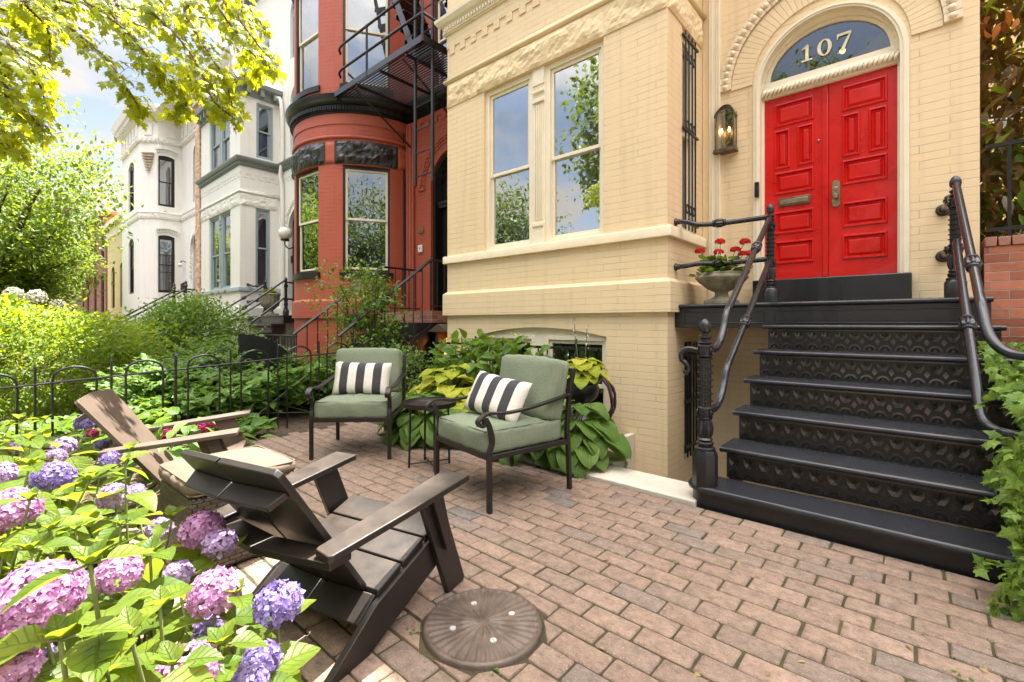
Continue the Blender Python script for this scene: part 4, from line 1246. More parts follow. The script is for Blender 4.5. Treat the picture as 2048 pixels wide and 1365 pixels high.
# ---- cream house: the doorway
def P_W(u, z, d=0): return (u, YW + d, z)
def arch_pts(cx, hw, z0, zs, rise, n=28):
    """outline up one jamb, over the arch and down the other"""
    return [(cx - hw, z0)] + [(cx - hw * math.cos(math.pi * k / n), zs + rise * math.sin(math.pi * k / n)) for k in range(n + 1)] + [(cx + hw, z0)]
def arch_band(g, cx, a, b, d0, d1):
    """flat band between two arch outlines (half width, z0, spring, rise), with thickness from d0 to d1"""
    A, Bp = arch_pts(cx, *a), arch_pts(cx, *b)
    for k in range(len(A) - 1):
        q = [A[k], A[k + 1], Bp[k + 1], Bp[k]]
        g.prism(q, lambda u, v: P_W(u, v, d0), lambda u, v: P_W(u, v, d1))
    return g
g = G()
arch_band(g, DCX, (.575, 1.56, 3.66, .575), (.6415, 1.56, 3.64, .6415), -.016, .10)
arch_band(g, DCX, (.600, 1.56, 3.65, .605), (.612, 1.56, 3.65, .617), -.026, -.014)
arch_band(g, DCX, (.555, 1.56, 3.69, .50), (.578, 1.56, 3.66, .578), .07, .16)
g.build('door_casing', M_['cream_trim'], house, world=True, smooth=True)
g = G()
hw = .553
N_ = 28                                       # transom panel round the glass
Ao = [(DCX - hw * math.cos(math.pi * k / N_), 3.70 + .50 * math.sin(math.pi * k / N_)) for k in range(N_ + 1)]
Ai = [(DCX - .505 * math.cos(math.pi * k / N_), 3.735 + .425 * math.sin(math.pi * k / N_)) for k in range(N_ + 1)]
for k in range(N_):
    g.prism([Ai[k], Ai[k + 1], Ao[k + 1], Ao[k]], lambda u, v: P_W(u, v, .105), lambda u, v: P_W(u, v, .15))
g.box((DCX - hw, YW + .085, 3.675), (DCX + hw, YW + .15, 3.736))
g.build('transom_frame', M_['cream_trim'], house, world=True, smooth=True)
g = G()                                       # carved rope bar over the doors
g.box((DCX - .575, YW + .05, 3.555), (DCX + .575, YW + .14, 3.67))
for k in range(30):
    u = DCX - .55 + 1.1 * k / 29
    g.tube([(u - .02, YW + .048, 3.575), (u, YW + .030, 3.612), (u + .02, YW + .048, 3.65)], [.012, .017, .012], 6)
g.build('transom_bar', M_['cream_trim'], house, world=True, smooth='all')
g = G()
pts = [(DCX - .506, 3.735)] + Ai + [(DCX + .506, 3.735)]
cid = g.pt(P_W(DCX, 3.735, .128))
ids = [g.pt(P_W(u, v, .128)) for u, v in Ai]
for a, b in zip(ids, ids[1:]): g.f.append([cid, b, a])
g.build('transom_pane', M_['glass_transom'], house, world=True)
g = G()                                       # the hall behind the transom
g.face([P_W(DCX - .6, 3.55, .9), P_W(DCX + .6, 3.55, .9), P_W(DCX + .6, 4.4, .9), P_W(DCX - .6, 4.4, .9)])
g.face([P_W(DCX - .6, 4.35, .16), P_W(DCX + .6, 4.35, .16), P_W(DCX + .6, 4.35, .9), P_W(DCX - .6, 4.35, .9)])
g.face([P_W(DCX - .6, 3.55, .16), P_W(DCX - .6, 3.55, .9), P_W(DCX - .6, 4.4, .9), P_W(DCX - .6, 4.4, .16)])
g.face([P_W(DCX + .6, 3.55, .16), P_W(DCX + .6, 4.4, .16), P_W(DCX + .6, 4.4, .9), P_W(DCX + .6, 3.55, .9)])
g.build('hall', M_['warm_room'], house, world=True)
hl = thing('hall_lantern', 'dark hanging hall lantern with a warm bulb, seen through the fanlight over the red doors', 'lantern', (DCX + .10, YW + .45, 4.35))
g = G(); g.lathe([(.01, 0), (.09, -.012), (.10, -.03), (.03, -.05), (.012, -.06), (.012, -.16), (.10, -.18), (.10, -.19)], n=12)
for k in range(6): g.tube([(.095 * math.cos(k * math.pi / 3), .095 * math.sin(k * math.pi / 3), -.18), (.075 * math.cos(k * math.pi / 3), .075 * math.sin(k * math.pi / 3), -.42)], .006, 5)
g.lathe([(.01, -.43), (.08, -.42), (.085, -.41), (.01, -.40)], n=12)
g.build('lantern_frame', M_['iron'], hl)
g = G(); g.ball((0, 0, -.34), .028, 8, 6); g.build('bulb', emit('warm_bulb', (1.0, .55, .18), .8), hl)
# house number: gilded figures on the fanlight
def figures(g):
    def poly(pts, d0=.108, d1=.122): g.prism(pts, lambda u, v: P_W(u, v, d0), lambda u, v: P_W(u, v, d1))
    zb, H = 3.86, .165
    x = DCX - .215                           # 1
    poly([(x, zb), (x + .095, zb), (x + .095, zb + .014), (x, zb + .014)])
    poly([(x + .034, zb + .014), (x + .063, zb + .014), (x + .063, zb + H), (x + .045, zb + H), (x + .034, zb + H - .012)])
    poly([(x + .034, zb + H - .030), (x + .034, zb + H - .010), (x + .004, zb + H - .034), (x + .004, zb + H - .042)])
    cx = x + .20                             # 0
    n = 32
    o_ = [(cx + .062 * math.cos(2 * math.pi * k / n), zb + H / 2 + (H / 2) * math.sin(2 * math.pi * k / n)) for k in range(n)]
    i_ = [(cx + .031 * math.cos(2 * math.pi * k / n), zb + H / 2 + (H / 2 - .011) * math.sin(2 * math.pi * k / n)) for k in range(n)]
    for k in range(n):
        poly([i_[k], o_[k], o_[(k + 1) % n], i_[(k + 1) % n]])
    x = cx + .105                            # 7
    poly([(x, zb + H), (x + .115, zb + H), (x + .115, zb + H - .022), (x, zb + H - .022)])
    poly([(x, zb + H - .022), (x + .014, zb + H - .022), (x + .004, zb + H - .052), (x, zb + H - .052)])
    poly([(x + .098, zb + H - .022), (x + .115, zb + H - .022), (x + .060, zb), (x + .026, zb)])
g = G(); figures(g); g.build('house_number', M_['gold'], house, world=True)

def panel(g, x0, x1, z0, z1, y):
    """raised-and-fielded panel: sunk moulding and a raised field"""
    def ring(i0, y0, i1, y1):
        A = [(x0 + i0, z0 + i0), (x1 - i0, z0 + i0), (x1 - i0, z1 - i0), (x0 + i0, z1 - i0)]
        Bq = [(x0 + i1, z0 + i1), (x1 - i1, z0 + i1), (x1 - i1, z1 - i1), (x0 + i1, z1 - i1)]
        for k in range(4):
            k2 = (k + 1) % 4
            g.face([(A[k][0], y0, A[k][1]), (A[k2][0], y0, A[k2][1]), (Bq[k2][0], y1, Bq[k2][1]), (Bq[k][0], y1, Bq[k][1])])
    for a, b in (((-.012, y + .001), (-.006, y - .012)), ((-.006, y - .012), (.006, y - .014)), ((.006, y - .014), (.020, y + .012)), ((.020, y + .012), (.026, y + .012)), ((.026, y + .012), (.046, y - .003)), ((.046, y - .003), (.050, y - .004))):
        ring(a[0], a[1], b[0], b[1])
    i = .050
    g.face([(x0 + i, y - .004, z0 + i), (x1 - i, y - .004, z0 + i), (x1 - i, y - .004, z1 - i), (x0 + i, y - .004, z1 - i)])
YD = YW + .10
def door_leaf(x0, x1, p0, p1, label, mail):
    """leaf with the same six-row pattern: wide, pair, wide, (slot or) wide, wide"""
    rows = [(3.25, 3.475, 1), (2.80, 3.195, 2), (2.52, 2.745, 1), (2.105, 2.33, 1), (1.79, 2.01, 1)]
    if mail: rows = [(3.25, 3.475, 1), (2.80, 3.195, 2), (2.53, 2.745, 1), (2.105, 2.325, 1), (1.79, 2.01, 1)]
    holes = []
    for z0, z1, n in rows:
        if n == 1: holes.append((p0, p1, z0, z1, 0))
        else:
            gp = .085; w = (p1 - p0 - gp) / 2
            holes += [(p0, p0 + w, z0, z1, 0), (p1 - w, p1, z0, z1, 0)]
    g = G()
    wallface(g, lambda u, z, d: (u, YD + d, z), x0, x1, 1.612, 3.553, holes, .002)
    for q in holes: panel(g, q[0], q[1], q[2], q[3], YD)
    for xa in (x0, x1):
        g.face([(xa, YD, 1.612), (xa, YD + .045, 1.612), (xa, YD + .045, 3.553), (xa, YD, 3.553)])
    o = g.build('door', M_['door_red'], house, world=True, smooth=True)
    o['label'] = label
    return o
def sub_part(g, nm, mat, part, **k):
    q = g.build(nm, mat, part, **k)
    off = Vector(house.location)
    for v in q.data.vertices: v.co = v.co - off
    return q
mid_x = -.690
dl = door_leaf(-1.287, mid_x - .002, -1.165, -.825, 'left leaf with the mail slot', True)
dr = door_leaf(mid_x + .002, -.139, -.570, -.240, 'right leaf with the knob plate', False)
g = G(); g.box((mid_x - .055, YD - .014, 1.62), (mid_x - .004, YD + .004, 3.545)); sub_part(g, 'astragal', M_['door_red'], dl, bevel=.006)
g = G(); g.box((-1.135, YD - .018, 2.385), (-.845, YD - .002, 2.475))
sub_part(g, 'mail_slot', M_['bronze'], dl, bevel=.006)
g = G(); g.box((-1.115, YD - .026, 2.405), (-.865, YD - .0185, 2.455)); sub_part(g, 'mail_flap', M_['brass'], dl, bevel=.004)
g = G(); g.lathe([(.002, -.004), (.012, -.004), (.014, 0), (.012, .010), (.005, .012)], (-.775, YD, 3.005), 12, (0, -1, 0)); sub_part(g, 'peephole', M_['brass'], dl, smooth='all')
g = G()
kx, kz = -.628, 2.44
n = 16
pl = [(kx + .032 * math.cos(a), kz + .10 + .032 * math.sin(a)) for a in np.linspace(0, math.pi, n)] + [(kx + .032 * math.cos(a), kz - .10 + .032 * math.sin(a)) for a in np.linspace(math.pi, 2 * math.pi, n)]
g.prism(pl[::-1], lambda u, v: (u, YD - .014, v), lambda u, v: (u, YD + .002, v))
g.lathe([(.010, 0), (.012, .02), (.026, .035), (.030, .05), (.024, .064), (.006, .068)], (kx, YD - .012, kz - .035), 16, (0, -1, 0))
g.lathe([(.018, 0), (.019, .008), (.008, .012)], (kx, YD - .012, kz + .05), 14, (0, -1, 0))
sub_part(g, 'knob_plate', M_['brass'], dr, smooth=True)
g = G(); g.box((-1.335, YW - .13, 1.345), (-.055, YW + .16, 1.60)); g.build('door_step', M_['iron'], house, world=True, bevel=.01)
g = G(); g.box((-1.30, YW + .02, 1.60), (-.10, YW + .16, 1.613)); g.build('threshold', M_['brown_board'], house, world=True)

# ---- cream house: brick arch ring and beaded label moulding
g = G()
nb = 46
for k in range(nb):
    a0, a1 = math.pi * k / nb + .0012, math.pi * (k + 1) / nb - .0012
    q = [(DCX - r_ * math.cos(a), 3.73 + r_ * math.sin(a)) for r_, a in ((.652, a0), (.652, a1), (.865, a1), (.865, a0))]
    g.prism(q, lambda u, v: P_W(u, v, -.014), lambda u, v: P_W(u, v, .02))
g.build('brick_arch', M_['cream_flat'], house, world=True, bevel=.002)
g = G()
nb = 40
for k in range(nb):
    a0, a1 = math.pi * k / nb + .003, math.pi * (k + 1) / nb - .003
    q = [(DCX - r_ * math.cos(a), 3.745 + r_ * math.sin(a)) for r_, a in ((.868, a0), (.868, a1), (.985, a1), (.985, a0))]
    g.prism(q, lambda u, v: P_W(u, v, -.035), lambda u, v: P_W(u, v, .02))
    am = (a0 + a1) / 2
    g.ball(P_W(DCX - .925 * math.cos(am), 3.745 + .925 * math.sin(am), -.035), .030, 10, 8, (1, .8, 1))
g.build('beaded_moulding', M_['cream_stone'], house, world=True, smooth=True)
g = G()                                       # boxed downpipe in the corner by the bay
g.box((BX1 + .075, YW - .055, 1.36), (BX1 + .20, YW + .01, 9.4))
for o in (.01, .035, .085, .11): g.box((BX1 + .075 + o, YW - .065, 1.36), (BX1 + .075 + o + .008, YW - .05, 9.4))
g.build('corner_board', M_['cream_trim'], house, world=True, bevel=.004)
g = G(); g.box((BX1 + .004, YW - .03, 1.3), (BX1 + .074, YW + .02, 9.4)); g.build('downpipe', M_['cream_flat'], house, world=True)
g = G(); g.box((-1.335, YW - .05, 2.50), (-1.295, YW - .012, 2.66)); g.box((-1.328, YW - .055, 2.52), (-1.302, YW - .049, 2.60))
db = tag(g.build('doorbell', M_['black_plastic'], bevel=.006, origin=(-1.315, YW - .012, 2.5)), 'small black video doorbell on the cream casing left of the red doors', 'doorbell')

# basement door gate in the bay's side, under the stoop
t = thing('basement_gate', 'black barred iron gate in the side of the cream bay, under the stoop', 'gate', (BX1 + .025, 5.13, -.30))
g = G()
for k in range(5):
    g = G(); g.tube([(0, -.17 + .085 * k, .02), (0, -.17 + .085 * k, 1.24)], .009, 6); g.build('bar', M_['iron'], t)
g = G(); g.box((-.12, -.20, .0), (-.10, .20, 1.25)); g.build('dark_backing', M_['dark_room'], t)  # dark sheet standing in for the shade in the opening behind the bars
for z in (.14, .62, 1.12):
    g = G(); g.box((-.012, -.24, z - .016), (.012, .24, z + .016)); g.build('cross_rail', M_['iron'], t)

# ------------------------------------------------------------------ iron stoop of the cream house
RISE, RUN, Y0 = .2023, .282, 2.97
ZT = lambda k: 1.137 - (6 - k) * RISE if k > 1 else .126
YT = lambda k: Y0 + (k - 1) * RUN
SL, SR = -1.005, .42
stoop = thing('iron_stoop', 'black cast iron steps with tulip pattern risers climbing to the red double door', 'front steps', (-.30, 2.97, 0))
SO = stoop.location
def nose(y0, y1, z, th=.036):
    """section of a tread with a half-round front edge"""
    return [(y0 + th / 2 - th / 2 * math.sin(a), z - th / 2 - th / 2 * math.cos(a)) for a in np.linspace(0, math.pi, 7)] + [(y1, z), (y1, z - th)]
def riser_face(g, x0, x1, y, z0, z1):
    """tulips over arches in low relief"""
    H = z1 - z0
    n = int((x1 - x0) / .088); p = (x1 - x0) / n
    for k in range(n):
        cx = x0 + p * (k + .5)
        r0, r1 = p * .30, p * .44
        for j in range(8):                   # arch
            a0, a1 = math.pi * j / 8, math.pi * (j + 1) / 8
            q = [(cx + r * math.cos(a), z0 + .012 + r * 1.05 * math.sin(a)) for r, a in ((r0, a0), (r1, a0), (r1, a1), (r0, a1))]
            g.prism(q, lambda u, v: (u, y + .002, v), lambda u, v: (u, y - .012, v))
        g.prism([(cx - .012, z0 + .012), (cx + .012, z0 + .012), (cx, z0 + .036)], lambda u, v: (u, y + .002, v), lambda u, v: (u, y - .007, v))
        zb = z0 + H * .50                    # tulip
        w = p * .36
        t = [(cx - w * .45, zb), (cx + w * .45, zb), (cx + w * .95, zb + H * .17), (cx + w, zb + H * .36), (cx + w * .45, zb + H * .22), (cx, zb + H * .40), (cx - w * .45, zb + H * .22), (cx - w, zb + H * .36), (cx - w * .95, zb + H * .17)]
        for a in range(len(t)):
            b = (a + 1) % len(t)
            cc = (cx, zb + H * .15)
            g.f.append([g.pt((cc[0], y - .007, cc[1])), g.pt((t[a][0], y - .012, t[a][1])), g.pt((t[b][0], y - .012, t[b][1]))])
            g.f.append([g.pt((t[a][0], y - .012, t[a][1])), g.pt((t[a][0], y + .002, t[a][1])), g.pt((t[b][0], y + .002, t[b][1])), g.pt((t[b][0], y - .012, t[b][1]))])
        dx = cx + p / 2                      # lozenge between
        if k < n - 1:
            zc = z0 + H * .46
            q = [(dx, zc - .026), (dx + .016, zc), (dx, zc + .026), (dx - .016, zc)]
            g.prism(q, lambda u, v: (u, y + .002, v), lambda u, v: (u, y - .007, v))
    g.box((x0, y - .006, z0), (x1, y + .002, z0 + .010)); g.box((x0, y - .006, z1 - .012), (x1, y + .002, z1 - .002))
    return g
# bottom step, rounded at the open end
def step1(ins):
    c = (-1.005, 3.105); r = .150 - ins
    arc = [(c[0] + r * math.cos(a), c[1] + r * math.sin(a)) for a in np.linspace(-math.pi / 2, -math.pi * 1.5, 16)]
    return arc + [(SR + .25, c[1] + r), (SR + .25, Y0 - .02 + ins)]
g = G()
rings = []
for ins, z in ((.016, .090), (.004, .094), (0, .106), (.003, .118), (.012, .126)):
    rings.append([g.pt((x, y, z)) for x, y in step1(ins)])
for a, b in zip(rings, rings[1:]):
    for k in range(len(a)): g.f.append([a[k], b[k], b[(k + 1) % len(a)], a[(k + 1) % len(a)]])
g.f.append(rings[-1][::-1]); g.f.append(rings[0])
def parent_off(o):
    return o
t1 = g.build('tread', M_['tread'], stoop, world=True, smooth=True)
g = G(); g.prism(step1(.030), lambda u, v: (u, v, -.04), lambda u, v: (u, v, .0905)); g.build('bottom_riser', M_['iron'], stoop, world=True, smooth=True)
for k in range(2, 7):
    z, y = ZT(k), YT(k)
    g = G()
    pr = nose(y - .015, y + RUN + .022, z)
    g.prism(pr, lambda u, v: (SL, u, v), lambda u, v: (SR, u, v))
    g.build('tread', M_['tread'], stoop, world=True, smooth=True)
    g = G(); g.box((SL + .035, y + .022, ZT(k - 1)), (SR - .02, y + .042, z - .036))
    rz_ = g.build('riser', M_['iron_riser'], stoop, world=True)
    g = G(); riser_face(g, SL + .037, SR - .022, y + .022, ZT(k - 1) + .001, z - .037)
    q = g.build('tulip_relief', M_['riser_relief'], rz_, smooth=True)
    for v in q.data.vertices: v.co = v.co - Vector(SO)
for x in (SL + .045, SR - .05):               # side plates under the treads
    g = G()
    pl = [(YT(2) + .03, .0)]
    for k in range(2, 7): pl += [(YT(k) + .03, ZT(k) - .04), (YT(k) + RUN + .028, ZT(k) - .04)]
    pl += [(4.68, .92), (3.50, -.04)]
    g.prism(pl, lambda u, v: (x, u, v), lambda u, v: (x + .012, u, v))
    g.build('side_plate', M_['iron_riser'], stoop, world=True)
ZP, YP = 1.339, 4.655
g = G()
pr = nose(YP - .018, 5.50, ZP, .038)
g.prism(pr, lambda u, v: (BX1 + .002, u, v), lambda u, v: (.385, u, v))
g.build('platform', M_['tread'], stoop, world=True, smooth=True)
g = G()
g.box((BX1 - .01 + .012, YP + .012, 1.105), (.375, YP + .045, 1.30))
for xa, xb in ((BX1 + .10, -1.06), (-.98, .30)):
    for a, b in (((xa, 1.15), (xb, 1.158)), ((xa, 1.258), (xb, 1.266)), ((xa, 1.158), (xa + .008, 1.258)), ((xb - .008, 1.158), (xb, 1.258))):
        g.box((a[0], YP + .004, a[1]), (b[0], YP + .013, b[1]))
g.box((BX1 + .002, YP + .046, 1.16), (.375, 5.50, 1.30))
g.build('fascia', M_['iron'], stoop, world=True, bevel=.003)

def newel(parent, x, y, z, base=.222, shaft=.31, hook=False, r=.038, name='newel_post'):
    """cast newel: octagonal foot, banded fluted shaft with two rail bosses, pineapple finial"""
    g = G()
    rb = r * 2.0
    o8 = lambda rr, zz: [g.pt((x + rr * math.cos(math.pi / 8 + math.pi / 4 * k), y + rr * math.sin(math.pi / 8 + math.pi / 4 * k), zz)) for k in range(8)]
    a, b, c = o8(rb, z - .002), o8(rb, z + base * .86), o8(rb * .80, z + base)
    for p, q in ((a, b), (b, c)):
        for k in range(8): g.f.append([p[k], p[(k + 1) % 8], q[(k + 1) % 8], q[k]])
    g.f.append(c); g.f.append(a[::-1])
    h = base
    pr = [(rb * .78, h), (rb * .80, h + .012), (r * 1.15, h + .022), (r * 1.35, h + .034), (r * 1.35, h + .046), (r * 1.05, h + .054), (r * 1.25, h + .066), (r * .95, h + .078)]
    g.lathe(pr, (x, y, z), 24)
    h += .078
    g.lathe([(r * .95, h), (r * 1.22, h + .03), (r * 1.28, h + .06), (r * 1.1, h + .10), (r * .95, h + .112)], (x, y, z), 40, flute=10, fd=.09)
    h += .112
    def boss(h):
        g.lathe([(r * .95, h), (r * 1.2, h + .008), (r * 1.2, h + .018), (r * 1.02, h + .022), (r * 1.08, h + .04), (r * 1.02, h + .062), (r * 1.2, h + .066), (r * 1.2, h + .076), (r * .95, h + .084)], (x, y, z), 24)
        for k in range(4):
            a = k * math.pi / 2
            d = (math.cos(a), math.sin(a), 0)
            cc = (x + r * 1.0 * d[0], y + r * 1.0 * d[1], z + h + .042)
            g.lathe([(.026, 0), (.026, .008), (.020, .010), (.018, .006), (.010, .006), (.009, .013), (.002, .015)], cc, 14, d)
        return h + .042
    zb = boss(h); h += .084
    nb = 7
    for k in range(nb):
        s = shaft / nb
        g.lathe([(r * .90, h), (r * .90, h + s * .70)], (x, y, z), 48, flute=16, fd=.07)
        g.lathe([(r * .92, h + s * .68), (r * 1.26, h + s * .76), (r * 1.26, h + s * .90), (r * .92, h + s)], (x, y, z), 24)
        h += s
    zt = boss(h); h += .084
    g.lathe([(r * .9, h), (r * 1.15, h + .012), (r * .8, h + .022), (r * .75, h + .034), (r * 1.05, h + .042), (r * 1.05, h + .052), (r * .6, h + .060), (r * .55, h + .072), (r * .85, h + .080)], (x, y, z), 24)
    h += .080
    n = 20
    fin = [(r * .85 , h), (r * .98, h + .022), (r * .92, h + .045), (r * .62, h + .068), (r * .2, h + .082)]
    g.lathe(fin, (x, y, z), 32, flute=10, fd=.06)
    o = g.build(name, M_['iron'], parent, world=True, smooth=True)
    if hook:
        q = G()
        pts = [(0, .0), (-.045, .012), (-.085, .004), (-.112, -.025), (-.108, -.062), (-.085, -.085), (-.066, -.108), (-.066, -.135), (-.084, -.148), (-.094, -.132)]
        q.tube(spline([(x - r + a, y, z + zt - .002 + b) for a, b in pts], 5), [.013 + .010 * math.sin(math.pi * min(1, k / 30)) * (1 - k / 60) for k in range(46)], 8)
        q.lathe([(.018, 0), (.012, .02), (.002, .045)], (x - r - .085, y, z + zt - .0), 8, (-1, 0, -.35))
        ho = q.build('scroll_hook', M_['iron'], o, smooth='all')
        for v in ho.data.vertices: v.co = v.co - Vector(parent.location)
    return z + zb, z + zt, o
def collar(g, a, b, t, r=.027):
    """leaf-wrapped collar on a rail from a to b, centred at fraction t"""
    a, b = Vector(a), Vector(b); d = (b - a).normalized(); c = a.lerp(b, t)
    L_ = .125
    g.lathe([(r * .95, -L_ / 2), (r * 1.3, -L_ / 2 + .008), (r * 1.3, -L_ / 2 + .016), (r * 1.1, -L_ / 2 + .022)], c, 16, d)
    g.lathe([(r * 1.1, -L_ / 2 + .02), (r * 1.45, -.018), (r * 1.45, .018), (r * 1.1, L_ / 2 - .02)], c, 48, d, flute=8, fd=.10)
    g.lathe([(r * 1.1, L_ / 2 - .022), (r * 1.3, L_ / 2 - .016), (r * 1.3, L_ / 2 - .008), (r * .95, L_ / 2)], c, 16, d)
def flange(g, p, d, r=.024):
    g.lathe([(r * 1.9, .0), (r * 2.0, .010), (r * 1.7, .016), (r * 1.35, .022), (r * 1.45, .034), (r * 1.25, .046), (r * 1.0, .05)], p, 18, d)
RR = .0235
NXL, NYL = -1.03, 3.035
lo, hi, _n = newel(stoop, NXL, NYL, .126, hook=True)
ulo, uhi, _n2 = newel(stoop, -1.04, 4.80, ZP, base=.135, shaft=.26, r=.034)
ZU, ZL = 2.135, 1.745
def rail(pts, name='handrail', col=None, fl=None):
    g = G()
    g.tube(spline(pts, 8), RR, 12)
    if col: collar(g, *col)
    for f in fl or []: flange(g, *f)
    return g.build(name, M_['iron_rail'], stoop, world=True, smooth='all')
def sl_rail(zb, zt, t):
    a, b = (NXL, NYL + .44, zb + .25), (-1.04, 4.80, zt)
    rail([(NXL, NYL + .03, zb), (NXL, NYL + .13, zb), (NXL, NYL + .22, zb + .012), (NXL, NYL + .31, zb + .065), (NXL, NYL + .38, zb + .15), a] + [tuple(Vector(a).lerp(Vector(b), q)) for q in (.08, .2, .4, .7)] + [b], col=(a, b, t), fl=[((NXL, NYL + .035, zb), (0, 1, 0), .017)])
sl_rail(hi, ZU, .62); sl_rail(lo, ZL, .36)
for z, dz in ((ZU, .05), (ZL, -.02)):
    w = (BX1 + .003, 4.68, z + dz)
    mid = (-1.46, 4.76, z - .008)
    rail([(-1.04, 4.80, z), (-1.25, 4.79, z - .004), mid, (-1.66, 4.72, z), (-1.78, 4.69, z + dz * .8), w], col=((-1.30, 4.79, z - .004), (-1.66, 4.73, z - .002), .5), fl=[(w, (1, 0, 0), .02)])
NXR, NYR = .53, 3.26
newel(stoop, NXR, NYR, .126)
newel(stoop, .198, 4.80, ZP, base=.135, shaft=.26, r=.034)
a, b = (.247, 3.52, 1.235), (.20, 4.80, 2.20)
rail([(NXR - .03, NYR + .02, .996), (.42, 3.30, .99), (.325, 3.345, 1.005), (.268, 3.41, 1.085), a] + [tuple(Vector(a).lerp(Vector(b), q)) for q in (.1, .25, .5, .75)] + [b], col=(a, b, .28))
a, b = (.232, 3.46, .715), (.20, 4.80, 1.79)
rail([(NXR - .03, NYR + .02, .607), (.42, 3.28, .605), (.305, 3.30, .615), (.248, 3.365, .645), a] + [tuple(Vector(a).lerp(Vector(b), q)) for q in (.1, .25, .5, .75)] + [b], col=(a, b, .40))
for z in (2.14, 1.74):
    rail([(.198, 4.82, z), (.175, 5.1, z - .015), (.150, 5.495, z - .01)], fl=[((.150, 5.50, z - .01), (0, -1, 0), .026)], col=((.19, 4.9, z), (.165, 5.3, z - .01), .5))

# ------------------------------------------------------------------ wall lantern
p = Vector((-1.625, YW, 3.09))
t = thing('wall_lantern', 'bronze wall lantern with two lit candle bulbs, left of the red double door', 'lantern', p)
W_, D_, HB = .102, .115, .345
g = G()
g.box((-W_, -.012, -.02), (W_, .0, HB + .06)); g.box((-W_ - .012, -D_, -.03), (W_ + .012, .0, -.004)); g.box((-W_ - .018, -D_ - .006, -.045), (W_ + .018, .0, -.031))
for x in (-W_, W_ - .014): g.box((x, -D_ + .004, -.004), (x + .014, -D_ + .018, HB)); 
for x in (-W_, W_ - .010): g.box((x, -D_ + .018, HB - .02), (x + .010, -.012, HB - .004))
n = 14
Ao = [(-W_ * math.cos(math.pi * k / n), HB + W_ * .95 * math.sin(math.pi * k / n)) for k in range(n + 1)]
Ai = [(-(W_ - .014) * math.cos(math.pi * k / n), HB + (W_ - .014) * .95 * math.sin(math.pi * k / n)) for k in range(n + 1)]
for k in range(n):
    g.prism([Ai[k], Ai[k + 1], Ao[k + 1], Ao[k]], lambda u, v: (u, -D_ + .004, v), lambda u, v: (u, -D_ + .018, v))
    q = [Ao[k], Ao[k + 1], (Ao[k + 1][0] * 1.06, Ao[k + 1][1] + .006), (Ao[k][0] * 1.06, Ao[k][1] + .006)]
    g.prism(q, lambda u, v: (u, -D_ - .006, v), lambda u, v: (u, .0, v))
Bk = [(-.075 * math.cos(math.pi * k / n), HB + .055 + .075 * math.sin(math.pi * k / n)) for k in range(n + 1)]
for k in range(n):
    q = [Bk[k], Bk[k + 1], (Bk[k + 1][0] * 1.08, Bk[k + 1][1] + .008), (Bk[k][0] * 1.08, Bk[k][1] + .008)]
    g.prism(q, lambda u, v: (u, -D_ * .75, v), lambda u, v: (u, -.01, v))
g.build('lantern_frame', M_['bronze'], t, bevel=.002)
g = G(); q = [(-W_ + .01, 0)] + [(x, z) for x, z in Ai] + [(W_ - .01, 0)]
g.f.append([g.pt((x, -D_ + .011, z)) for x, z in q][::-1])
for x in (-W_ + .004, W_ - .004): g.face([(x, -D_ + .012, 0), (x, -.012, 0), (x, -.012, HB), (x, -D_ + .012, HB)])
g.build('lantern_glass', M_['glass_dim'], t)
g = G()
for x in (-.04, .04): g.lathe([(.011, 0), (.011, .11), (.004, .115)], (x, -.065, .06), 10)
g.tube([(-.04, -.065, .07), (0, -.065, .04), (.04, -.065, .07)], .006, 6); g.tube([(0, -.065, .0), (0, -.065, .045)], .008, 6)
g.build('candle_holder', M_['brass'], t)
fl = emit('candle_bulb_glow', (1.0, .62, .22), 5)
for x in (-.04, .04):
    g = G(); g.lathe([(.004, 0), (.013, .015), (.012, .03), (.003, .058)], (x, -.065, .175), 10); g.build('candle_bulb', fl, t, smooth='all')

# ------------------------------------------------------------------ stone urn with geraniums on the platform
ux, uy = -1.46, 4.98
p = at(1443, 604, Y=4.93); ux, uy = p.x, 4.93
t = thing('stone_urn', 'low mossy stone urn holding red geraniums on the black platform', 'urn', (ux, uy, ZP))
g = G(); g.box((-.135, -.135, 0), (.135, .135, .045))
g.build('plinth', M_['moss_stone'], t, bevel=.008)
g = G(); g.lathe([(.115, .044), (.110, .055), (.075, .075), (.060, .10), (.062, .125), (.085, .135), (.14, .165), (.215, .225), (.245, .262), (.250, .275), (.235, .290), (.228, .300), (.236, .312), (.222, .318), (.20, .300), (.12, .285), (.02, .28)], n=40)
g.build('bowl', M_['moss_stone'], t, smooth='all')
t = thing('geranium', 'red geraniums in bloom with green leaves, planted in the low stone urn', 'plant', (ux, uy, ZP + .28))
n = 150
P = np.column_stack([RNG.normal(0, .11, n), RNG.normal(0, .10, n), RNG.uniform(.0, .17, n)])
leaves('foliage', T_GER, P, P * [1, 1, .2] + RNG.normal(size=(n, 3)) * .08, np.tile([0, 0, 1.], (n, 1)) + RNG.normal(size=(n, 3)) * .35, RNG.uniform(.06, .10, n), M_['lf_ger'], t)
g = G(); heads = []
for px, py, dz in ((1400, 503, 0), (1440, 484, .03), (1437, 505, -.03), (1471, 500, .02), (1490, 484, .0), (1500, 508, .0), (1486, 509, .04)):
    q = at(px, py, Y=uy + dz * 2 - .03) - Vector((ux, uy, ZP + .28)); heads.append(q)
    g.tube(spline([(q.x * .25, q.y * .3, .03), (q.x * .7, q.y * .8, q.z * .6), tuple(q)], 4), .0035, 5)
g.build('stem', M_['stem'], t)
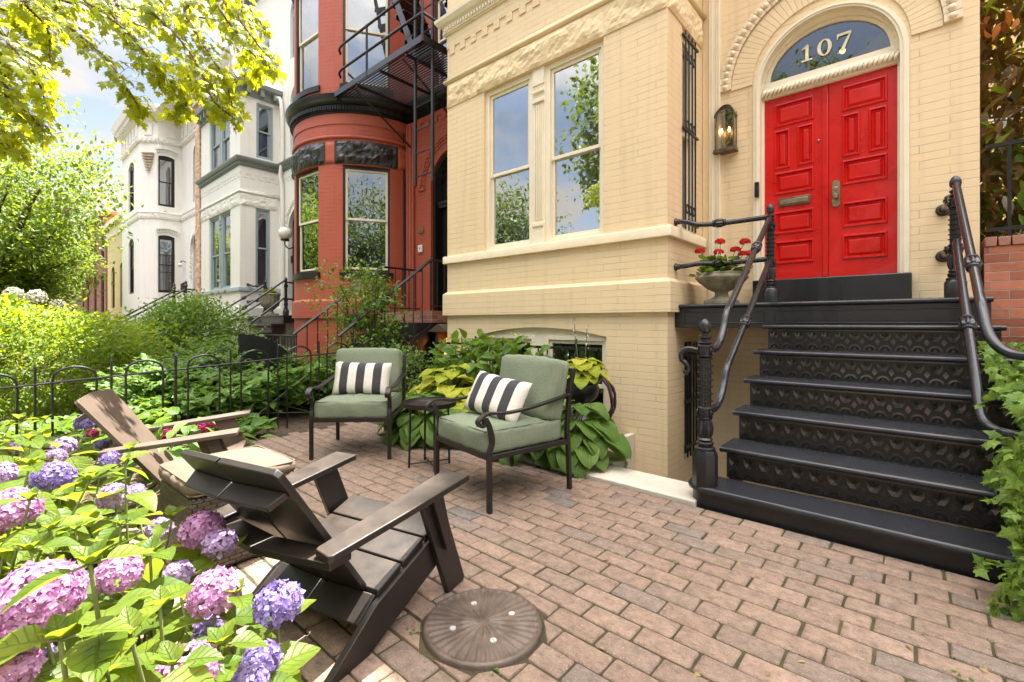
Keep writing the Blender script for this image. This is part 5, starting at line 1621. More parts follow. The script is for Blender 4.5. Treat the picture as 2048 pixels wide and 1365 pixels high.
for q in heads:
    n = 60
    d = rdir(n); d[:, 2] = np.abs(d[:, 2]) * .9 - .15
    leaves('flower', T_FLORET, np.array(q) + d * np.array([.046, .046, .036]), np.cross(d, rdir(n)), d, RNG.uniform(.022, .034, n), M_['pt_red'], t)

# ------------------------------------------------------------------ red house with the round bay
XC, RB = -9.01, 1.442
red = thing('row_house', 'red painted brick house with round bay, black cornice and fire escape', 'house', (XC, YW, 0))
def P_R(u, z, d=0):
    a = u / RB
    return (XC + (RB - d) * math.cos(a), YW + (RB - d) * math.sin(a), z)
g = G()
WA = (-32.0, -86.5, -141.0)
hwid = .435
H1 = [(R(a) * RB - hwid, R(a) * RB + hwid, 2.12, 4.10, 0) for a in WA]
H2 = [(R(a) * RB - hwid, R(a) * RB + hwid, 5.62, 7.75, 0) for a in WA]
wallface(g, P_R, -math.pi * RB, 0, -.05, 9.6, H1 + H2, .10, dmax=.12)
rx0, rx1 = -11.1, BX0 - .42
rdoor = (-6.86, -5.74, 1.36, 3.72, .56)
r3 = [(-6.8, -5.8, 5.55, 7.2, .5)]
wallface(g, lambda u, z, d: (u, YW + .004 + d, z), XC + RB, rx1, -.9, 11.4, [rdoor] + r3, .28)
wallface(g, lambda u, z, d: (u, YW + .004 + d, z), rx0, XC + RB, 9.5, 11.4)
wallface(g, lambda u, z, d: (u, YW + .004 + d, z), rx0, XC - RB, -.5, 9.5)
g.face([(rx0, YW, 11.4), (rx1, YW, 11.4), (rx1, YW + 9, 11.4), (rx0, YW + 9, 11.4)])
g.face([(rx0, YW + 9, 0), (rx0, YW + 9, 11.4), (rx1, YW + 9, 11.4), (rx1, YW + 9, 0)])
g.build('wall', M_['red'], red, world=True, smooth=True)
ap = arc_path(XC, YW, RB, -180, 0, 48)
wp = [((XC + RB, YW), (0, -1)), ((rx1, YW), (0, -1))]
g = G()
sweep(g, ap, [(-.01, 1.25), (.045, 1.25), (.045, 1.56), (.004, 1.60), (-.01, 1.60)])
g.build('belt_course', M_['red'], red, world=True, smooth=True)
g = G(); sweep(g, ap, roll(4.62, .032, .012)); g.build('moulding', M_['red_flat'], red, world=True, smooth='all')
for k, a in enumerate(WA):
    g = G(); sweep(g, arc_path(XC, YW, RB, a - 19, a + 19, 10), [(-.01, 2.0), (.05, 2.0), (.05, 2.11), (-.01, 2.118)]); g.build('sill', M_['black_trim'], red, world=True)
    g = G(); sweep(g, arc_path(XC, YW, RB, a - 19, a + 19, 10), [(-.01, 5.50), (.04, 5.50), (.04, 5.60), (-.01, 5.618)]); g.build('sill', M_['black_trim'], red, world=True)
for k, a in enumerate(WA):
    g = G(); rock(g, P_R, R(a - 23) * RB, R(a + 23) * RB, 4.12, 4.545, .10, .05, seed=k + 20)
    g.build('stone_lintel', M_['black_rock'], red, world=True, smooth=False)
    g = G(); rock(g, P_R, R(a - 23) * RB, R(a + 23) * RB, 7.77, 8.2, .10, .05, seed=k + 30)
    g.build('stone_lintel', M_['black_rock'], red, world=True, smooth='all')
for k, (a0, a1) in enumerate(((WA[0] + 23.3, -1), (WA[1] + 23.3, WA[0] - 23.3), (WA[2] + 23.3, WA[1] - 23.3))):
    g = G(); rock(g, P_R, R(a0) * RB, R(a1) * RB, 4.13, 4.54, .05, .06, seed=k + 40)
    g.build('stone_block', M_['red_flat'], red, world=True, smooth='all')
g = G()
sweep(g, ap, [(-.01, 4.95), (.014, 4.95), (.014, 5.05), (-.01, 5.05)]); blocks(g, ap, .236, .115, -.005, .014, 4.86, 4.95)
sweep(g, wp, [(-.01, 4.95), (.014, 4.95), (.014, 5.05), (-.01, 5.05)]); blocks(g, wp, .236, .115, -.005, .014, 4.86, 4.95)
g.build('frieze', M_['red_flat'], red, world=True)
g = G()
for pth, gap in ((ap, 0), (wp, .004)):
    sweep(g, pth, [(-.01, 5.06 + gap), (.03, 5.06 + gap), (.03, 5.09), (.055, 5.09), (.055, 5.19), (.11, 5.22), (.16, 5.30), (.17, 5.36), (.03, 5.44), (-.01, 5.44 + gap)])
    blocks(g, pth, .06, .032, .05, .085, 5.105, 5.18)
g.build('cornice', M_['black_trim'], red, world=True, smooth=True)
g = G(); sweep(g, arc_path(XC, YW, RB, -180, 0, 48), [(-.01, 9.4), (.05, 9.4), (.2, 9.6), (.2, 9.75), (-.01, 9.8)])
g.build('bay_cornice', M_['black_trim'], red, world=True, smooth=True)
g = G(); sweep(g, [((rx0, YW), (0, -1)), ((rx1, YW), (0, -1))], [(-.01, 11.0), (.05, 11.0), (.2, 11.3), (.2, 11.5), (-.01, 11.55)])
g.build('roof_cornice', M_['black_trim'], red, world=True, smooth=True)
for k, a in enumerate(WA):
    th = R(a)
    ca, sa = math.cos(th), math.sin(th)
    rr = math.sqrt(RB ** 2 - hwid ** 2) - .015
    for z0, h, gl, bk in ((2.12, 1.98, M_['glass'], M_['dark_room']), (5.62, 2.13, M_['glass'], M_['blind'])):
        ox, oy = XC + rr * ca + hwid * sa, YW + rr * sa - hwid * ca
        w = window(red, wmat(ox, oy, z0, th=a), 2 * hwid, h, M_['black_trim'], M_['cream_trim'], gl, bk, fw=.05, dep=.085, bk=.18)
    if k == 0:
        for dx, nm in ((.36, 'pale green pot on the sill of the red house bay window'), (.56, 'cream pot on the sill of the red house bay window')):
            q = wmat(ox, oy, 0, th=a) @ Vector((dx, .20, 3.11))
            o = G(); o.lathe([(.03, 0), (.035, .07), (.03, .075)], (0, 0, 0), 12)
            tag(o.build('pot', M_['white_glass'] if dx > .5 else M_['green_pot'], origin=(0, 0, 0)), nm, 'pot').location = q
        g = G(wmat(ox, oy, 0, th=a)); g.box((.05, .15, 3.085), (2 * hwid - .05, .25, 3.108)); g.build('glass_shelf', M_['mid_room'], red, world=True)
# doorway
g = G()
rc, rhw = (rdoor[0] + rdoor[1]) / 2, (rdoor[1] - rdoor[0]) / 2
nb = 24
for k in range(nb):
    a0, a1 = math.pi * k / nb, math.pi * (k + 1) / nb
    q = [(rc - r_ * math.cos(a), 3.72 + r_ * math.sin(a)) for r_, a in ((rhw - .06, a0), (rhw - .06, a1), (rhw - .002, a1), (rhw - .002, a0))]
    g.prism(q, lambda u, v: (u, YW + .06, v), lambda u, v: (u, YW + .27, v))
for x in (rdoor[0] + .002, rdoor[1] - .062): g.box((x, YW + .06, 1.36), (x + .06, YW + .27, 3.72))
g.box((rdoor[0] + .06, YW + .12, 3.30), (rdoor[1] - .06, YW + .27, 3.42))
for k in range(20): g.ball((rdoor[0] + .1 + .92 * k / 19, YW + .12, 3.36), .025, 6, 4)
g.build('door_casing', M_['black_trim'], red, world=True)
g = G()
g.box((rdoor[0] + .07, YW + .22, 1.40), (rdoor[1] - .07, YW + .265, 3.29))
for z0, z1 in ((1.55, 2.2), (2.32, 3.15)):
    for x in (rc - .40, rc + .06): 
        for a, b in (((x, z0), (x + .34, z0 + .03)), ((x, z1 - .03), (x + .34, z1)), ((x, z0 + .03), (x + .03, z1 - .03)), ((x + .31, z0 + .03), (x + .34, z1 - .03))): g.box((a[0], YW + .205, a[1]), (b[0], YW + .221, b[1]))
g.build('door', M_['black_trim'], red, world=True)
g = G(); 
ids = [g.pt((rc - (rhw - .06) * math.cos(math.pi * k / 20), YW + .2, 3.72 + (rhw - .06) * math.sin(math.pi * k / 20))) for k in range(21)] + [g.pt((rdoor[1] - .06, YW + .2, 3.42)), g.pt((rdoor[0] + .06, YW + .2, 3.42))]
g.f.append(ids[::-1]); g.build('transom_pane', M_['glass_dim'], red, world=True)
g = G(); g.box((rdoor[0], YW + .275, 1.3), (rdoor[1], YW + .30, 4.3)); g.build('room', M_['dark_room'], red, world=True)
window(red, wmat(-6.8, YW, 5.55), 1.0, 1.65, M_['black_trim'], M_['cream_trim'], M_['glass'], M_['dark_room'], rise=.5, dep=.14)
g = G()
for k in range(30):                           # beaded arch over the door
    a = math.pi * k / 29
    g.ball((rc - .80 * math.cos(a), YW - .005, 3.70 + .80 * math.sin(a)), .030, 8, 6)
pts = [(rc - .74 * math.cos(math.pi * k / 30), YW - .006, 3.70 + .74 * math.sin(math.pi * k / 30)) for k in range(31)]
g.tube(pts, .014, 6)
pts = [(rc - .86 * math.cos(math.pi * k / 30), YW - .006, 3.70 + .86 * math.sin(math.pi * k / 30)) for k in range(31)]
g.tube(pts, .014, 6)
g.box((rc - .89, YW - .03, 3.66), (rc - .71, YW + .01, 3.69))
g.build('beaded_moulding', M_['red_flat'], red, world=True, smooth='all')
for x, r_ in ((XC + RB + .05, .028), (XC + RB + .14, .035), (XC + RB + .22, .022)):    # downpipes in the corner of the bay
    g = G(); g.tube([(x, YW - .04, .9), (x, YW - .04, 5.0)], r_, 8); g.build('downpipe', M_['red_flat'], red, world=True)
g = G(); g.tube([(XC + RB - .02, YW - .09, 5.0), (XC + RB + .0, YW - .09, 4.2), (XC + RB + .03, YW - .10, 1.5)], .02, 7); g.build('cable', M_['black_trim'], red, world=True)
px = at(843, 462, Y=YW); g = G(); g.box((px.x - .075, YW - .02, 2.86), (px.x + .075, YW - .001, 2.98)); g.build('name_plate', M_['brass'], red, world=True, bevel=.004)
px = at(842, 492, Y=YW); g = G(); g.box((px.x - .06, YW - .03, 2.50), (px.x + .06, YW - .001, 2.64)); q = g.build('intercom', M_['white_flat'], red, world=True, bevel=.006)
g = G(); g.box((px.x - .012, YW - .036, 2.565), (px.x + .012, YW - .030, 2.59)); o_ = g.build('button', M_['black_plastic'], q); 
for v in o_.data.vertices: v.co = v.co - Vector(red.location)
q = at(893, 475, Y=YW - .2)
g = G(); 
for k in range(9): g.ball((random.gauss(0, .03), random.gauss(0, .03), random.uniform(-.12, .12)), .045, 6, 5)
o = tag(g.build('ribbon_bow', M_['blue_plastic'], smooth='all', origin=(0, 0, 0)), 'blue ribbon bunch hanging on the black door of the red house', 'ribbon'); o.location = (-5.83, YW - .03, 2.62)

# fire escape
fe = thing('fire_escape', 'black iron fire escape with slatted landing and drop ladder on the red house', 'fire escape', (-6.6, YW, 5.2))
FZ, FY = 5.27, 4.22
g = G()
g.box((-8.12, FY, FZ), (-5.45, FY + .02, FZ + .10)); g.box((-5.47, FY + .02, FZ), (-5.45, YW, FZ + .10))
for x in (-8.0, -7.3, -6.6, -5.9): g.box((x, FY + .02, FZ - .045), (x + .03, YW + .0, FZ - .004))
g.build('landing_frame', M_['iron_rail'], fe, world=True)
g = G()
n = 24
for k in range(n):
    y = FY + .05 + (YW - FY - .12) * k / (n - 1)
    xa = -8.1
    if True:
        dd = RB ** 2 - (YW - y) ** 2
        if dd > 0: xa = max(xa, XC + math.sqrt(dd) + .20)
    g.box((xa, y - .012, FZ), (-5.47, y + .012, FZ + .012))
sl = g.build('landing_slats', M_['iron'], fe, world=True)
for zz in (.42, .85):
    g = G()
    g.tube(spline([(-7.98, FY + .10, FZ + zz - .04), (-7.85, FY + .02, FZ + zz), (-7.4, FY + .01, FZ + zz), (-6.5, FY + .01, FZ + zz), (-5.75, FY + .01, FZ + zz), (-5.47, FY + .02, FZ + zz)], 4), .022, 8)
    g.tube([(-5.46, FY + .01, FZ + zz), (-5.46, YW, FZ + zz)], .02, 8)
    g.build('handrail', M_['iron_rail'], fe, world=True, smooth='all')
for x in (-6.95, -5.46):
    g = G(); g.tube([(x, FY + .01, FZ), (x, FY + .01, FZ + .87)], .02, 8); g.build('post', M_['iron_rail'], fe, world=True)
g = G()
for x in (-5.90, -5.48): g.box((x - .02, FY + .20, 3.28), (x + .02, FY + .235, 6.3))
for k in range(9): g.tube([(-5.90, FY + .217, 3.42 + .36 * k), (-5.48, FY + .217, 3.42 + .36 * k)], .010, 6)
g.build('drop_ladder', M_['iron'], fe, world=True)
g = G()
for y in (FY + .32, FY + .85):
    g.prism([(-6.05, FZ + .02), (-5.93, FZ + .02), (-7.15, FZ + 2.6), (-7.27, FZ + 2.6)], lambda u, v: (u, y, v), lambda u, v: (u, y + .02, v))
for k in range(9):
    z = FZ + .25 + .26 * k; x = -6.05 - 1.22 * (z - FZ) / 2.6
    g.box((x - .08, FY + .34, z), (x + .16, FY + .85, z + .02)); g.box((x - .08, FY + .34, z - .05), (x - .06, FY + .85, z))
g.build('stair_flight', M_['iron_rail'], fe, world=True)
for x in (-7.4, -6.0):
    g = G(); g.tube([(x, FY + .05, FZ - .03), (x, YW, FZ - .75)], .018, 6); g.build('bracket', M_['iron'], fe, world=True)

# stoop of the red house
rs = thing('concrete_stoop', 'black painted steps with thin picket railings leading to the red house door', 'front steps', (-6.42, 3.0, 0))
g = G()
g.box((-7.1, 4.60, 1.16), (-5.70, 5.50, 1.345)); g.build('platform', M_['brown_brick'], rs, world=True)
g = G()
for k in range(6):
    g.box((-7.06, 4.62 - .27 * (k + 1), 0), (-5.74, 4.60 - .27 * k, 1.16 - .19 * k))
g.box((-7.08, 4.60, 0), (-5.72, 5.49, 1.155))
g.build('steps', M_['black_trim'], rs, world=True)
for x in (-7.12, -5.72):
    g = G(); g.prism([(4.62, 1.15), (4.62, .95), (3.3, -.05), (2.95, -.05), (2.95, .18)], lambda u, v: (x, u, v), lambda u, v: (x + .03, u, v)); g.build('stringer', M_['iron'], rs, world=True)
for x in (-7.10, -5.75):
    g = G()
    T_, Bm = Vector((x, 4.62, 2.14)), Vector((x, 3.08, .98))
    g.tube([(x, 5.48, 2.14), T_], .02, 6); g.tube([T_, Bm], .024, 6)
    g.tube([(x, 5.45, 1.42), (x, 4.62, 1.42)], .012, 6)
    g.build('handrail', M_['iron'], rs, world=True)
    for k in range(5):
        g = G(); g.tube([(x, 4.75 + .15 * k, 1.34), (x, 4.75 + .15 * k, 2.14)], .009, 5); g.build('baluster', M_['iron'], rs, world=True)
    for k in range(10):
        g = G(); q = T_.lerp(Bm, k / 9.3); g.tube([(x, q.y, q.z - 1.0 if k else 1.3), q], .010 if k else .018, 5); g.build('baluster', M_['iron'], rs, world=True)
g = G()                                       # curved black plate at the foot of the stair
n = 12
pl = [(2.35, -.02)] + [(2.35 + .95 * math.sin(R(90) * k / n), .98 * math.cos(R(90) * k / n) + .02) for k in range(n + 1)]
g.prism(pl, lambda u, v: (-7.16, u, v), lambda u, v: (-7.12, u, v))
g.build('foot_plate', M_['iron'], rs, world=True)
g = G(); 
t = thing('lantern_box', 'rusty brown roofed box with an orange glass lamp, by the red house steps', 'lantern', (-5.45, 4.75, 0))
g.box((-.16, -.16, .0), (-.12, .16, 1.02)); g.box((.12, -.16, .0), (.16, .16, 1.02)); g.box((-.12, .12, 0), (.12, .16, 1.02))
g.prism([(-.24, 1.02), (.24, 1.02), (.0, 1.14)], lambda u, v: (u, -.24, v), lambda u, v: (u, .22, v))
g.build('box', M_['brown_board'], t)
g = G(); g.lathe([(.05, .62), (.08, .68), (.08, .84), (.05, .90), (.02, .92)], (-.0, -.05, 0), 14); g.build('lamp_glass', emit('orange_lamp_glass', (1.0, .28, .04), .9), t, smooth='all')
g = G(); g.box((-.12, -.14, .58), (.12, .12, .62)); g.build('shelf', M_['brown_board'], t)

# ------------------------------------------------------------------ white house with grey trim (twin of the cream one)
DXW = -11.65
whouse, _, _ = twin(DXW, 'row_house', 'white painted brick house with grey-green cornices and a square bay', PAL_W, False)
g = G()
pts = [(-13.54 + .12, 5.36, 7.4), (-13.54 + .30, 5.42, 7.2), (-13.54 + .34, 5.44, 5.8), (-13.54 + .30, 5.40, 5.2), (-13.54 + .34, 5.44, 4.4), (-13.54 + .34, 5.44, .3)]
g.tube(spline(pts, 5), .05, 8); g.build('downpipe', M_['white_flat'], whouse, world=True, smooth='all')
dc = -.713 + DXW
g = G()
for k in range(34):
    a = math.pi * k / 33
    g.ball((dc - .80 * math.cos(a), YW - .004, 3.70 + .80 * math.sin(a)), .032, 7, 5)
g.tube([(dc - .73 * math.cos(math.pi * k / 30), YW - .004, 3.70 + .73 * math.sin(math.pi * k / 30)) for k in range(31)], .02, 6)
g.build('beaded_moulding', M_['white_flat'], whouse, world=True, smooth='all')
g = G(); g.box((dc - .60, YW + .10, 1.36), (dc + .60, YW + .14, 4.25)); g.build('door', M_['black_trim'], whouse, world=True)
st2 = copy_tree(stoop); st2.location = Vector(SO) + Vector((DXW, 0, 0))
st2['label'] = 'black iron steps with pipe handrails climbing to the white house with grey trim'
stoop['group'] = st2['group'] = 'iron stoops'
p = at(540, 610, Y=4.9)
ur2 = thing('stone_urn', 'grey fluted stone urn on the black platform of the white house', 'urn', (p.x, 4.9, ZP))
g = G(); g.box((-.16, -.16, 0), (.16, .16, .06)); g.lathe([(.12, .06), (.08, .10), (.075, .15), (.12, .19), (.20, .26), (.225, .36), (.22, .50), (.25, .56), (.24, .58), (.20, .55), (.02, .54)], n=48, flute=16, fd=.03)
g.build('bowl', M_['moss_stone'], ur2, smooth=True)
pl = thing('plant', 'small yellow-green plant in the grey fluted urn of the white house', 'plant', (p.x, 4.9, ZP + .54))
n = 70; d = rdir(n); d[:, 2] = np.abs(d[:, 2])
leaves('foliage', T_OVATE, d * .06, d + [0, 0, .5], np.tile([0, 0, 1.], (n, 1)) + rdir(n) * .3, RNG.uniform(.12, .2, n), M_['lf_hedge'], pl)
# globe lamp
p = at(570, 467, Y=YW - .32)
gl_ = thing('globe_lamp', 'white glass globe lamp on a scrolled black bracket, on the white house wall', 'wall lamp', (p.x + .05, YW, p.z - .25))
g = G(); g.ball((-.05, -.32, .25), .17, 20, 14); g.build('globe', M_['white_glass'], gl_, smooth='all')
g = G(); g.lathe([(.09, .0), (.11, .03), (.10, .05)], (-.05, -.32, .05), 14); g.tube(spline([(-.05, -.32, .05), (-.05, -.32, -.05), (-.04, -.22, -.14), (-.02, -.10, -.08), (0, -.01, -.10)], 6), .016, 7); g.lathe([(.05, 0), (.05, .015), (.02, .03)], (0, 0, -.10), 12, (0, -1, 0))
g.build('bracket', M_['iron'], gl_, smooth='all')
p = at(585, 520, Y=YW)
g = G(); g.box((-.05, -.03, -.1), (.05, 0, .1)); o = tag(g.build('doorbell', M_['black_plastic'], bevel=.006), 'small black box on the white wall under the globe lamp', 'doorbell'); o.location = (p.x, YW, p.z)
# brick party pier left of the white house
pr = thing('party_pier', 'narrow worn orange brick pier, full height, between the two white houses', 'brick pier', (-17.4, 4.6, 0))
g = G(); g.box((-17.60, 4.52, -.05), (-17.16, 5.5, 8.1)); g.build('shaft', M_['orange_brick'], pr, world=True)
g = G(); g.box((-17.68, 4.44, 8.1), (-17.1, 5.5, 8.22)); g.build('cap', M_['stone'], pr, world=True, bevel=.02)

# ------------------------------------------------------------------ far white house with black windows
W2X0, W2X1, W2YB, W2YW = -29.4, -25.0, 4.49, 5.9
fh = thing('row_house', 'far white brick house with black windows and a deep white bracketed cornice', 'house', (-25, W2YW, 0))
g = G()
FC = .55                                       # chamfered corner
fr = [(-28.9 + .35, -27.5, 2.5, 4.80, .25, 1), (-28.9 + .35, -27.5, 6.3, 8.3, .25, 1)]
wallface(g, lambda u, z, d: (u, W2YB + d, z), W2X0, W2X1 - FC, -.05, 9.2, [(-27.9, -26.7, 2.5, 4.80, .25, 1), (-27.9, -26.7, 6.3, 8.3, .25, 1)], .14)
c45 = math.sqrt(.5)
wallface(g, lambda u, z, d: (W2X1 - FC + u * c45 - d * c45, W2YB + u * c45 + d * c45, z), 0, FC / c45, -.05, 9.2)
SWH = [(5.0, 5.64, 2.5, 4.95, .08, 1), (5.0, 5.64, 6.3, 8.45, .08, 1)]
wallface(g, lambda u, z, d: (W2X1 - d, u, z), W2YB + FC, W2YW, -.05, 9.2, SWH, .12)
wallface(g, lambda u, z, d: (u, W2YW + d, z), W2X1, -17.5, -.05, 9.2, [(-23.3, -22.3, 1.6, 4.3, .5), (-23.3, -22.4, 6.3, 8.3, .4)], .2)
g.face([(W2X0, W2YW + 9, 10.4), (W2X0, W2YB, 10.4), (-17.5, W2YB + 1, 10.4), (-17.5, W2YW + 9, 10.4)])
g.face([(-17.5, W2YW, -.05), (-17.5, W2YW + 9, -.05), (-17.5, W2YW + 9, 10.4), (-17.5, W2YW, 10.4)])
g.face([(W2X0, W2YB, -.05), (W2X0, W2YB, 10.4), (W2X0, W2YW + 9, 10.4), (W2X0, W2YW + 9, -.05)])
g.build('wall', M_['white'], fh, world=True)
fp = [((W2X0, W2YB), (0, -1)), ((W2X1 - FC, W2YB), (.42, -1)), ((W2X1, W2YB + FC), (1, -.42)), ((W2X1, W2YW), (1, -1)), ((-17.5, W2YW), (0, -1))]
g = G()
sweep(g, fp, [(-.02, 9.05), (.06, 9.05), (.10, 9.22), (.03, 9.25), (.03, 9.95), (.12, 10.0), (.16, 10.15), (.36, 10.25), (.44, 10.55), (-.02, 10.65)])
for a, b in zip(fp, fp[1:]):
    blocks(g, [a, b], .62, .34, .02, .075, 9.35, 9.85); blocks(g, [a, b], .30, .14, .05, .30, 10.02, 10.22); blocks(g, [a, b], .2, .09, .05, .13, 9.08, 9.18)
g.build('cornice', M_['white_flat'], fh, world=True)
g = G(); sweep(g, fp, [(-.02, 5.72), (.03, 5.72), (.05, 5.78), (.05, 5.95), (.08, 5.99), (-.02, 6.02)])
for a, b in zip(fp, fp[1:]): blocks(g, [a, b], .18, .08, .04, .075, 5.80, 5.90)
g.build('belt_course', M_['white_flat'], fh, world=True)
for z0, h in ((2.5, 2.35), (6.3, 2.05)):
    window(fh, wmat(W2X1, 5.0, z0, 'side'), .64, h + .1, M_['black_trim'], M_['black_trim'], M_['glass'], M_['blind'] if z0 > 5 else M_['curtain'], fw=.07, dep=.12, rise=.08, seg=True)
    window(fh, wmat(-27.9, W2YB, z0), 1.2, h, M_['black_trim'], M_['black_trim'], M_['glass'], M_['blind'], fw=.09, dep=.14, rise=.25, seg=True, mull=1)
window(fh, wmat(-23.3, W2YW, 6.3), .9, 2.0, M_['black_trim'], M_['black_trim'], M_['glass'], M_['dark_room'], fw=.08, dep=.2, rise=.4)
for z in (5.08, 8.58):                           # hood moulds of little bricks
    g = G()
    for k in range(11):
        t_ = k / 10; y = 4.96 + .75 * t_; zz = z + .09 * (1 - (2 * t_ - 1) ** 2)
        g.box((W2X1 - .01, y - .022, zz), (W2X1 + .07, y + .022, zz + .12))
    us = np.linspace(4.93, 5.74, 12)
    for a, b in zip(us, us[1:]):
        f = lambda y: z + .12 + .09 * (1 - (2 * (y - 4.93) / .81 - 1) ** 2)
        g.prism([(a, f(a)), (b, f(b)), (b, f(b) + .07), (a, f(a) + .07)], lambda u, v: (W2X1 - .01, u, v), lambda u, v: (W2X1 + .10, u, v))
    g.build('hood_moulding', M_['white_flat'], fh, world=True)
g = G()
for k in range(7): g.obox((W2X1 - FC * .5 + .05, W2YB + FC * .5 - .05, 8.55 - .12 * k), (.5 - .06 * k, .10, .05), Matrix.Rotation(R(45), 3, 'Z'))
g.build('corbel', M_['tan_brick'], fh, world=True)
g = G(); g.box((-23.28, W2YW + .12, 1.6), (-22.32, W2YW + .18, 4.75)); g.build('door', M_['black_trim'], fh, world=True)
g = G()
for k in range(17):
    a = math.pi * k / 16; g.obox((-22.8 - .66 * math.cos(a), W2YW - .03, 4.3 + .66 * math.sin(a)), (.22, .12, .08), Matrix.Rotation(a, 3, 'Y'))
for s in (-1, 1):
    for k in range(6): g.box((-22.8 + s * .66 - .08, W2YW - .09, 3.1 + .2 * k), (-22.8 + s * .66 + .08, W2YW + .01, 3.2 + .2 * k))
g.build('door_surround', M_['white_flat'], fh, world=True)
g = G()                                        # stained glass toplight and window bars of the side bay window
g.box((W2X1 - .060, 5.13, 4.32), (W2X1 - .052, 5.54, 4.74)); g.build('stained_glass', mk('stained_glass', (0.16, 0.10, 0.10), .3, var=.8, nscale=9, col2=(.25, .30, .34)), fh, world=True)
g = G()
for k in range(5): g.tube([(W2X1 + .03, 5.12 + .108 * k, 2.55), (W2X1 + .03, 5.12 + .108 * k, 4.2)], .012, 5)
for z in (2.6, 3.4, 4.15): g.tube([(W2X1 + .03, 5.1, z), (W2X1 + .03, 5.58, z)], .012, 5)
g.build('window_grille', M_['iron'], fh, world=True)
p = at(362, 528, Y=W2YW - .15)
t = thing('wall_lamp', 'small white lamp on a black bracket beside the far white house door', 'wall lamp', (p.x, W2YW, p.z))
g = G(); g.ball((0, -.18, -.05), .10, 12, 8); g.build('shade', M_['white_glass'], t, smooth='all')
g = G(); g.tube(spline([(0, -.18, .03), (.05, -.12, .12), (.15, -.02, .08)], 5), .022, 6); g.build('bracket', M_['iron'], t)
p = at(365, 575, Y=W2YW - .1)
g = G(); g.box((-.16, -.14, -.2), (.16, 0, .16)); g.prism([(-.14, .16), (0, .26), (0, .16)], lambda u, v: (-.17, u, v), lambda u, v: (.17, u, v))
o = tag(g.build('mailbox', M_['iron'], bevel=.01), 'black mailbox on the far white house wall under the small lamp', 'mailbox'); o.location = (p.x, W2YW, p.z)
t = thing('house_steps', 'white house far steps with black pipe railings behind the round bush', 'front steps', (-22.6, 4.0, 0))
g = G()
for k in range(7): g.box((-23.6, 5.9 - .3 * (k + 1), 0), (-21.9, 5.9 - .3 * k, 1.5 - .2 * k))
g.build('steps', M_['iron'], t, world=True)
for x in (-23.6, -21.9):
    g = G()
    for dz in (.45, .95): g.tube([(x, 5.88, 1.55 + dz), (x, 5.3, 1.55 + dz), (x, 3.2, .15 + dz)], .035, 7)
    g.build('handrail', M_['iron'], t, world=True)
    for y, z in ((5.3, 1.5), (3.2, .0)):
        g = G(); g.lathe([(.07, 0), (.07, .2), (.05, .22), (.05, 1.1), (.08, 1.14), (.04, 1.22), (.06, 1.28), (.01, 1.34)], (x, y, z), 10); g.build('newel_post', M_['iron'], t, world=True)

# ------------------------------------------------------------------ houses further down the street
def far_house(x0, x1, yf, h, mat, trim, label, ws, seed=0, roof=None, chim=None, glassm='glass', frame='black_trim'):
    t = thing('row_house', label, 'house', ((x0 + x1) / 2, yf, 0))
    g = G()
    holes = [(x0 + f0 * (x1 - x0), x0 + f1 * (x1 - x0), z0, z1, r_, 1) for f0, f1, z0, z1, r_ in ws]
    wallface(g, lambda u, z, d: (u, yf + d, z), x0, x1, -.05, h, holes, .15)
    yb = yf + 8
    sh = [(yf + 1.0, yf + 1.9, 1.9, 3.6, .2, 1), (yf + 1.0, yf + 1.9, 4.4, 5.6, .2, 1)]
    wallface(g, lambda u, z, d: (x1 - d, u, z), yf, yb, -.05, h, sh, .12)
    g.face([(x0, yf, h), (x1, yf, h), (x1, yb, h), (x0, yb, h)]); g.face([(x0, yf, -.05), (x0, yf, h), (x0, yb, h), (x0, yb, -.05)])
    g.build('wall', mat, t, world=True)
    g = G(); sweep(g, [((x0, yf), (0, -1)), ((x1, yf), (1, -1)), ((x1, yb), (1, 0))], [(-.02, h - .6), (.05, h - .6), (.08, h - .2), (.3, h - .1), (.32, h + .12), (-.02, h + .2)])
    g.build('cornice', trim, t, world=True)
    for q in holes: window(t, wmat(q[0], yf, q[2]), q[1] - q[0], q[3] - q[2], M_[frame], M_[frame], M_[glassm], M_['dark_room'], fw=.09, dep=.15, rise=q[4], seg=True)
    for q in sh: window(t, wmat(x1, q[0], q[2], 'side'), q[1] - q[0], q[3] - q[2], M_[frame], M_[frame], M_[glassm], M_['dark_room'], fw=.09, dep=.12, rise=q[4], seg=True)
    if chim:
        g = G(); cx, cy = chim; g.box((cx - .35, cy - .5, h + .1), (cx + .35, cy + .5, h + 1.6)); g.box((cx - .42, cy - .57, h + 1.6), (cx + .42, cy + .57, h + 1.8)); g.build('chimney', mat, t, world=True)
    return t
M_['yellow_flat'] = brickpaint('pale_yellow_brick', (0.66, 0.55, 0.27), mort=.8, var=.06)
far_house(-36.5, -30.2, 4.9, 6.7, M_['yellow_flat'], M_['cream_trim'], 'far pale yellow house, seen as a sliver past the white ones', [(.2, .36, 2, 4.2, .2), (.6, .76, 2, 4.2, .2)])
far_house(-46.5, -37.0, 4.9, 7.8, M_['brown_brick'], M_['brown_brick'], 'far dark red brick house with a chimney, beyond the yellow one', [(.15, .27, 1.8, 4.0, .3), (.5, .62, 1.8, 4.0, .3), (.8, .92, 1.8, 4, .3), (.15, .27, 5.0, 6.5, .3), (.5, .62, 5.0, 6.5, .3), (.8, .92, 5.0, 6.5, .3)], chim=(-38.0, 8.0))
far_house(-54.5, -47.0, 3.9, 6.6, M_['tan_brick'], M_['orange_brick'], 'far peeling tan brick house behind the street tree', [(.15, .3, 1.5, 3.6, .3), (.6, .75, 1.5, 3.6, .3)])
